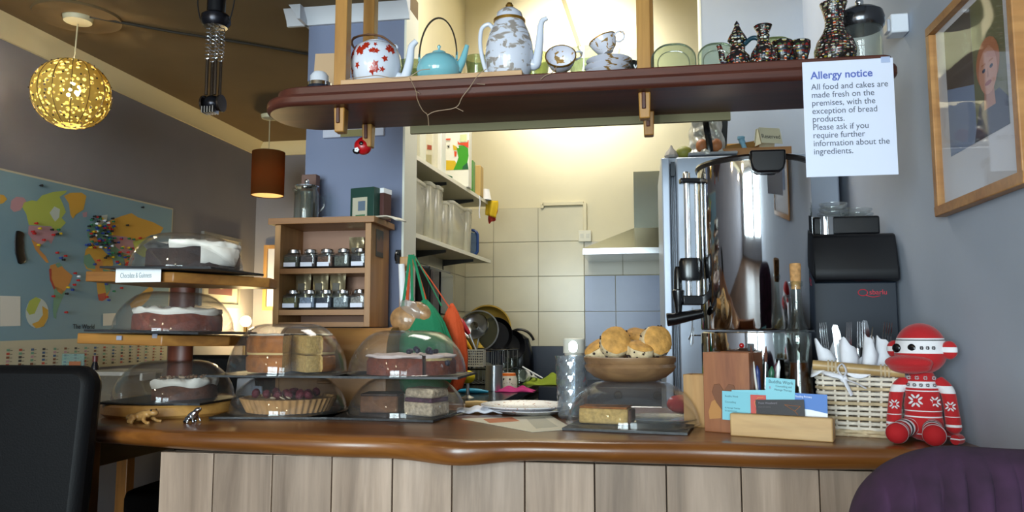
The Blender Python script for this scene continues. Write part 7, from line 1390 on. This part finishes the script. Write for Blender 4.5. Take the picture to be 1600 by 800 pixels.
# ---- fridge and the clutter on it
YFR = 2.74; fz = at(1037, 243, YFR).z; xl = at(1036, 400, YFR).x; xr = .672; fw = xr-xl; fr_ = thing('fridge', 'tall silver fridge with a grooved edge behind the tea urn', 'fridge', ((xl+xr)/2, YFR+.27, 0)); M_fr = mat('fridge_silver', '#aab4c4', .35, .35)
MB().box((0, .02, fz/2), (fw, .52, fz-.004)).build('body', M_fr, fr_, bevel=.004); gx = at(1053, 400, YFR).x-(xl+xr)/2
MB().box(((-fw/2+gx-.010)/2, -.27, fz/2), (gx-.010+fw/2, .06, fz-.03)).build('edge_strip', M_fr, fr_, bevel=.004); MB().box(((gx+.012+fw/2)/2, -.27, fz/2), (fw/2-gx-.012, .06, fz-.03)).build('door', M_fr, fr_, bevel=.006); b = MB()
for i in range(3): b.box((gx-.006+.006*i, -.255, fz/2), (.0025, .03, fz-.06))
b.build('grooves', mat('groove_grey', '#5a6270', .4), fr_); MB().box((gx+.001, -.292, fz-.055), (.014, .012, .05)).build('hinge_cap', mat('hinge_grey', '#3a4048', .5), fr_)
p = at(1083, 540, YFR-.04); nb = thing('clipboard', 'blue-grey clipboard hanging low on the fridge door beside the wooden boxes', 'clipboard', (p.x+.012, YFR-.026, p.z)); MB().box((0, 0, -.06), (.075, .006, .17)).build('board', mat('clip_navy', '#36486a', .4), nb, bevel=.006); MB().tube([(-.026, -.006, .02), (-.02, -.008, .035), (.02, -.008, .035), (.026, -.006, .02)], .003, 6).build('clip', M_chrome, nb)
p = at(1085, 620, 2.3); rd = thing('red_cloth', 'red cloth bundle seen through the scone dome', 'cloth', (at(1068, 615, 2.32).x, 2.32, CT+.002)); b = MB(); b.ell((0, 0, .028), (.05, .035, .028), 20); b.ell((.03, 0, .045), (.03, .03, .02), 16); b.build('cloth', mat('cloth_red', '#b0202e', .8), rd, remesh=.004, disp=(.006, .02))
def fz_at(px, py, y): return at(px, py, y)
YT = 2.82
bgp = at(1104, 236, YT); bg = thing('foil_bag', 'crumpled silver-white bag with a black strap on top of the fridge', 'bag', (bgp.x, YT, fz+.001)); k = mpp(bgp); hb = at(1104, 182, YT).z-fz; wv = lumpy(6, .02)
b = MB(); b.grid(40, 20, lambda u_, v_: ((30*k*(1-.30*v_)*math.cos(2*PI*u_))*(1+.07*math.sin(7*2*PI*u_+v_*9)+.04*math.sin(v_*17+u_*20)), .060*(1-.7*v_)*math.sin(2*PI*u_)*(1+.22*math.sin(7*2*PI*u_+v_*11)+.10*math.sin(v_*23)), hb*v_+.006*math.sin(2*PI*u_*3)*v_)); b.build('bag', mat('foil_white', '#bdbcb4', .3, .3, bump=1.0, bscale=30), bg, smooth=70)
MB().tube(smoothpath([(-3*k, -.040, hb*.98), (-1*k, -.060, hb*.6), (2*k, -.064, hb*.25), (3*k, -.06, .004)], 6), .011, 8, flat=.25).build('strap', M_bl, bg); MB().box((14*k, .035, hb*.52), (38*k, .02, hb*.98), rot=(0, R(4), 0)).build('black_back', mat('bag_black', '#14161a', .4), bg, bevel=.003); MB().box((3*k, -.052, .006), (46*k, .02, .010)).build('base_strip', M_bl, bg)
et = thing('egg_tray', 'grey egg tray on top of the fridge', 'tray', (at(1112, 238, 2.80).x, 2.775, fz+.001)); MB().box((0, 0, .005), (.17, .045, .010)).build('tray', mat('tray_grey', '#8a8d92', .7), et, bevel=.003)
for px, lb in ((1097, 'brown egg on the fridge, in front of the silver bag strap'), (1119, 'brown egg on the fridge, beside the cardboard box')):
    p = at(px, 232, 2.775); o = MB().lathe([(0, -.022)]+[(.0215*math.sin(R(t_))*(1-.10*math.cos(R(t_))*-1*-.6), -.024*math.cos(R(t_))+.002*(t_ > 90)) for t_ in range(15, 180, 15)]+[(0, .027)], n=24).build('egg', mat('egg_brown', '#a8683c', .5)); o.location = (p.x, 2.775, fz+.036); tag(o, lb, 'egg')
p = at(1069, 236, 2.80); o = MB().ell((0, 0, 0), (.030, .024, .022), 20).build('lemon', mat('lemon_green', '#8a8a3a', .5, bump=.3)); o.location = (p.x, 2.80, fz+.0225); tag(o, 'olive green lemon on the fridge, left of the eggs', 'lemon')
p = at(1049, 238, 2.79); o = MB().lathe([(0, 0), (.020, .0), (.024, .008), (.018, .022), (.006, .036), (.003, .046), (0, .047)], n=16, wob=lambda a_, z: 1+.08*math.cos(6*a_)).build('garlic', mat('garlic', '#a09a94', .6)); o.location = (p.x, 2.79, fz+.001); tag(o, 'small grey garlic bulb at the corner of the fridge top', 'garlic')
a, c = at(1130, 250, 2.79), at(1236, 232, 2.79); w = c.x-a.x; bx_ = thing('cardboard_box', 'open brown cardboard box on the fridge behind the urn', 'box', ((a.x+c.x)/2, 2.86, fz+.001)); M_kraft = mat('cardboard', '#a5764a', .8); hb = at(1150, 232, 2.79).z-fz; b = MB()
for c_, d_ in (((0, -.068, hb/2), (w, .004, hb)), ((0, .068, hb/2), (w, .004, hb)), ((-w/2, 0, hb/2), (.004, .136, hb)), ((w/2, 0, hb/2), (.004, .136, hb)), ((0, 0, .002), (w, .136, .004))): b.box(c_, d_)
b.build('box', M_kraft, bx_); MB().box((-w*.12, .058, hb+.024), (w*.66, .004, .06), rot=(R(-30), 0, 0)).build('flap', mat('cardboard_inner', '#b3843e', .8), bx_); MB().box((-w*.2, .0, hb+.012), (w*.5, .10, .022), rot=(0, R(-8), 0)).build('inner_box', mat('box_ochre', '#8f6428', .7), bx_)
p = at(1163, 246, 2.765); bt_ = thing('silicone_tool', 'pale blue tool handle standing up out of the cardboard box', 'utensil', (p.x, 2.80, fz+.012)); z1 = at(1160, 213, 2.80).z-fz-.012; MB().tube(smoothpath([(.012, 0, 0), (.006, 0, z1*.3), (0, 0, z1*.62), (-.004, 0, z1*.85), (-.004, 0, z1)], 5), [.010]*5+[.008]*5+[.011]*5+[.0135]*5+[.008], 14).build('handle', mat('pale_blue', '#7fb0c9', .4), bt_)
p = at(1197, 238, 2.81); rs = thing('reserved_sign', 'small tent sign reading Reserved on the fridge box', 'sign', (p.x+.006, 2.80, fz+.016), R(20)); M_cs = mat('sign_cream', '#c9c6ac', .6); ww, hs = .080, .062
for sg2 in (-1, 1): MB().box((0, sg2*.020, hs*.5+.02), (ww, .0015, hs*1.02), rot=(R(-sg2*-18), 0, 0)).build('panel', M_cs, rs)
text('Reserved', .0235, (-ww*.46, -.0245, .040), (R(72), 0, 0), M_ink, rs, squeeze=.82)
b = MB(); b.prism([(-.022, .02), (.022, .02), (0, .02+hs)], -ww*.49, -ww*.49+.001, M=Matrix(((0, 0, 1, 0), (1, 0, 0, 0), (0, 1, 0, 0), (0, 0, 0, 1)))); b.build('end_panel', M_cs, rs)

# ---- purple corduroy tub chair nearest the camera
Yc = 0.95; a = at(1345, 790, Yc); zt_ = at(1480, 712, Yc).z
pc_ = thing('tub_chair', 'purple ribbed corduroy tub chair back nearest the camera', 'chair', (.480, Yc+.06, 0), R(0)); M_cord = mat('corduroy', '#341a34', .95, var=.5, vscale=16)
def chairback(u_, v_):
    # a gently curved padded slab: u across, v from the low front edge over the rounded top to the low rear edge; ribs run over it
    hw = .203; x = hw*(2*u_-1); e = max(0, abs(x)-(hw-.11))/.11; top = zt_-.115*(1-math.sqrt(max(0, 1-e*e*.985))); rib = .013*abs(math.sin(u_*PI*17))**.6; th = .048+rib; y0 = .10*(x/hw)**2
    if v_ < .3: return (x, y0-th, .40+(top-th-.40)*(v_/.3))
    if v_ > .7: return (x, y0+th, .40+(top-th-.40)*((1-v_)/.3))
    a_ = PI*(v_-.3)/.4; return (x, y0-th*math.cos(a_), top-th+th*math.sin(a_))
b = MB(); b.grid(276, 44, chairback); n_ = len(b.v)//277
for e_ in (0, 276): b.f.append(tuple(e_*n_+i for i in range(n_))); b.m.append(0)
b.build('backrest', M_cord, pc_, smooth=80)
b = MB(); b.prism(rrect(-.21, .06, .21, .46, .08), .30, .46); b.build('seat', M_cord, pc_, bevel=.02)
for sx in (-1, 1):
    for sy in (-1, 1): MB().lathe([(0, 0), (.014, 0), (.022, .30), (0, .30)], c=(sx*.16, sy*.14+.26, 0), n=14).build('leg', MATS['leg_dark'], pc_)
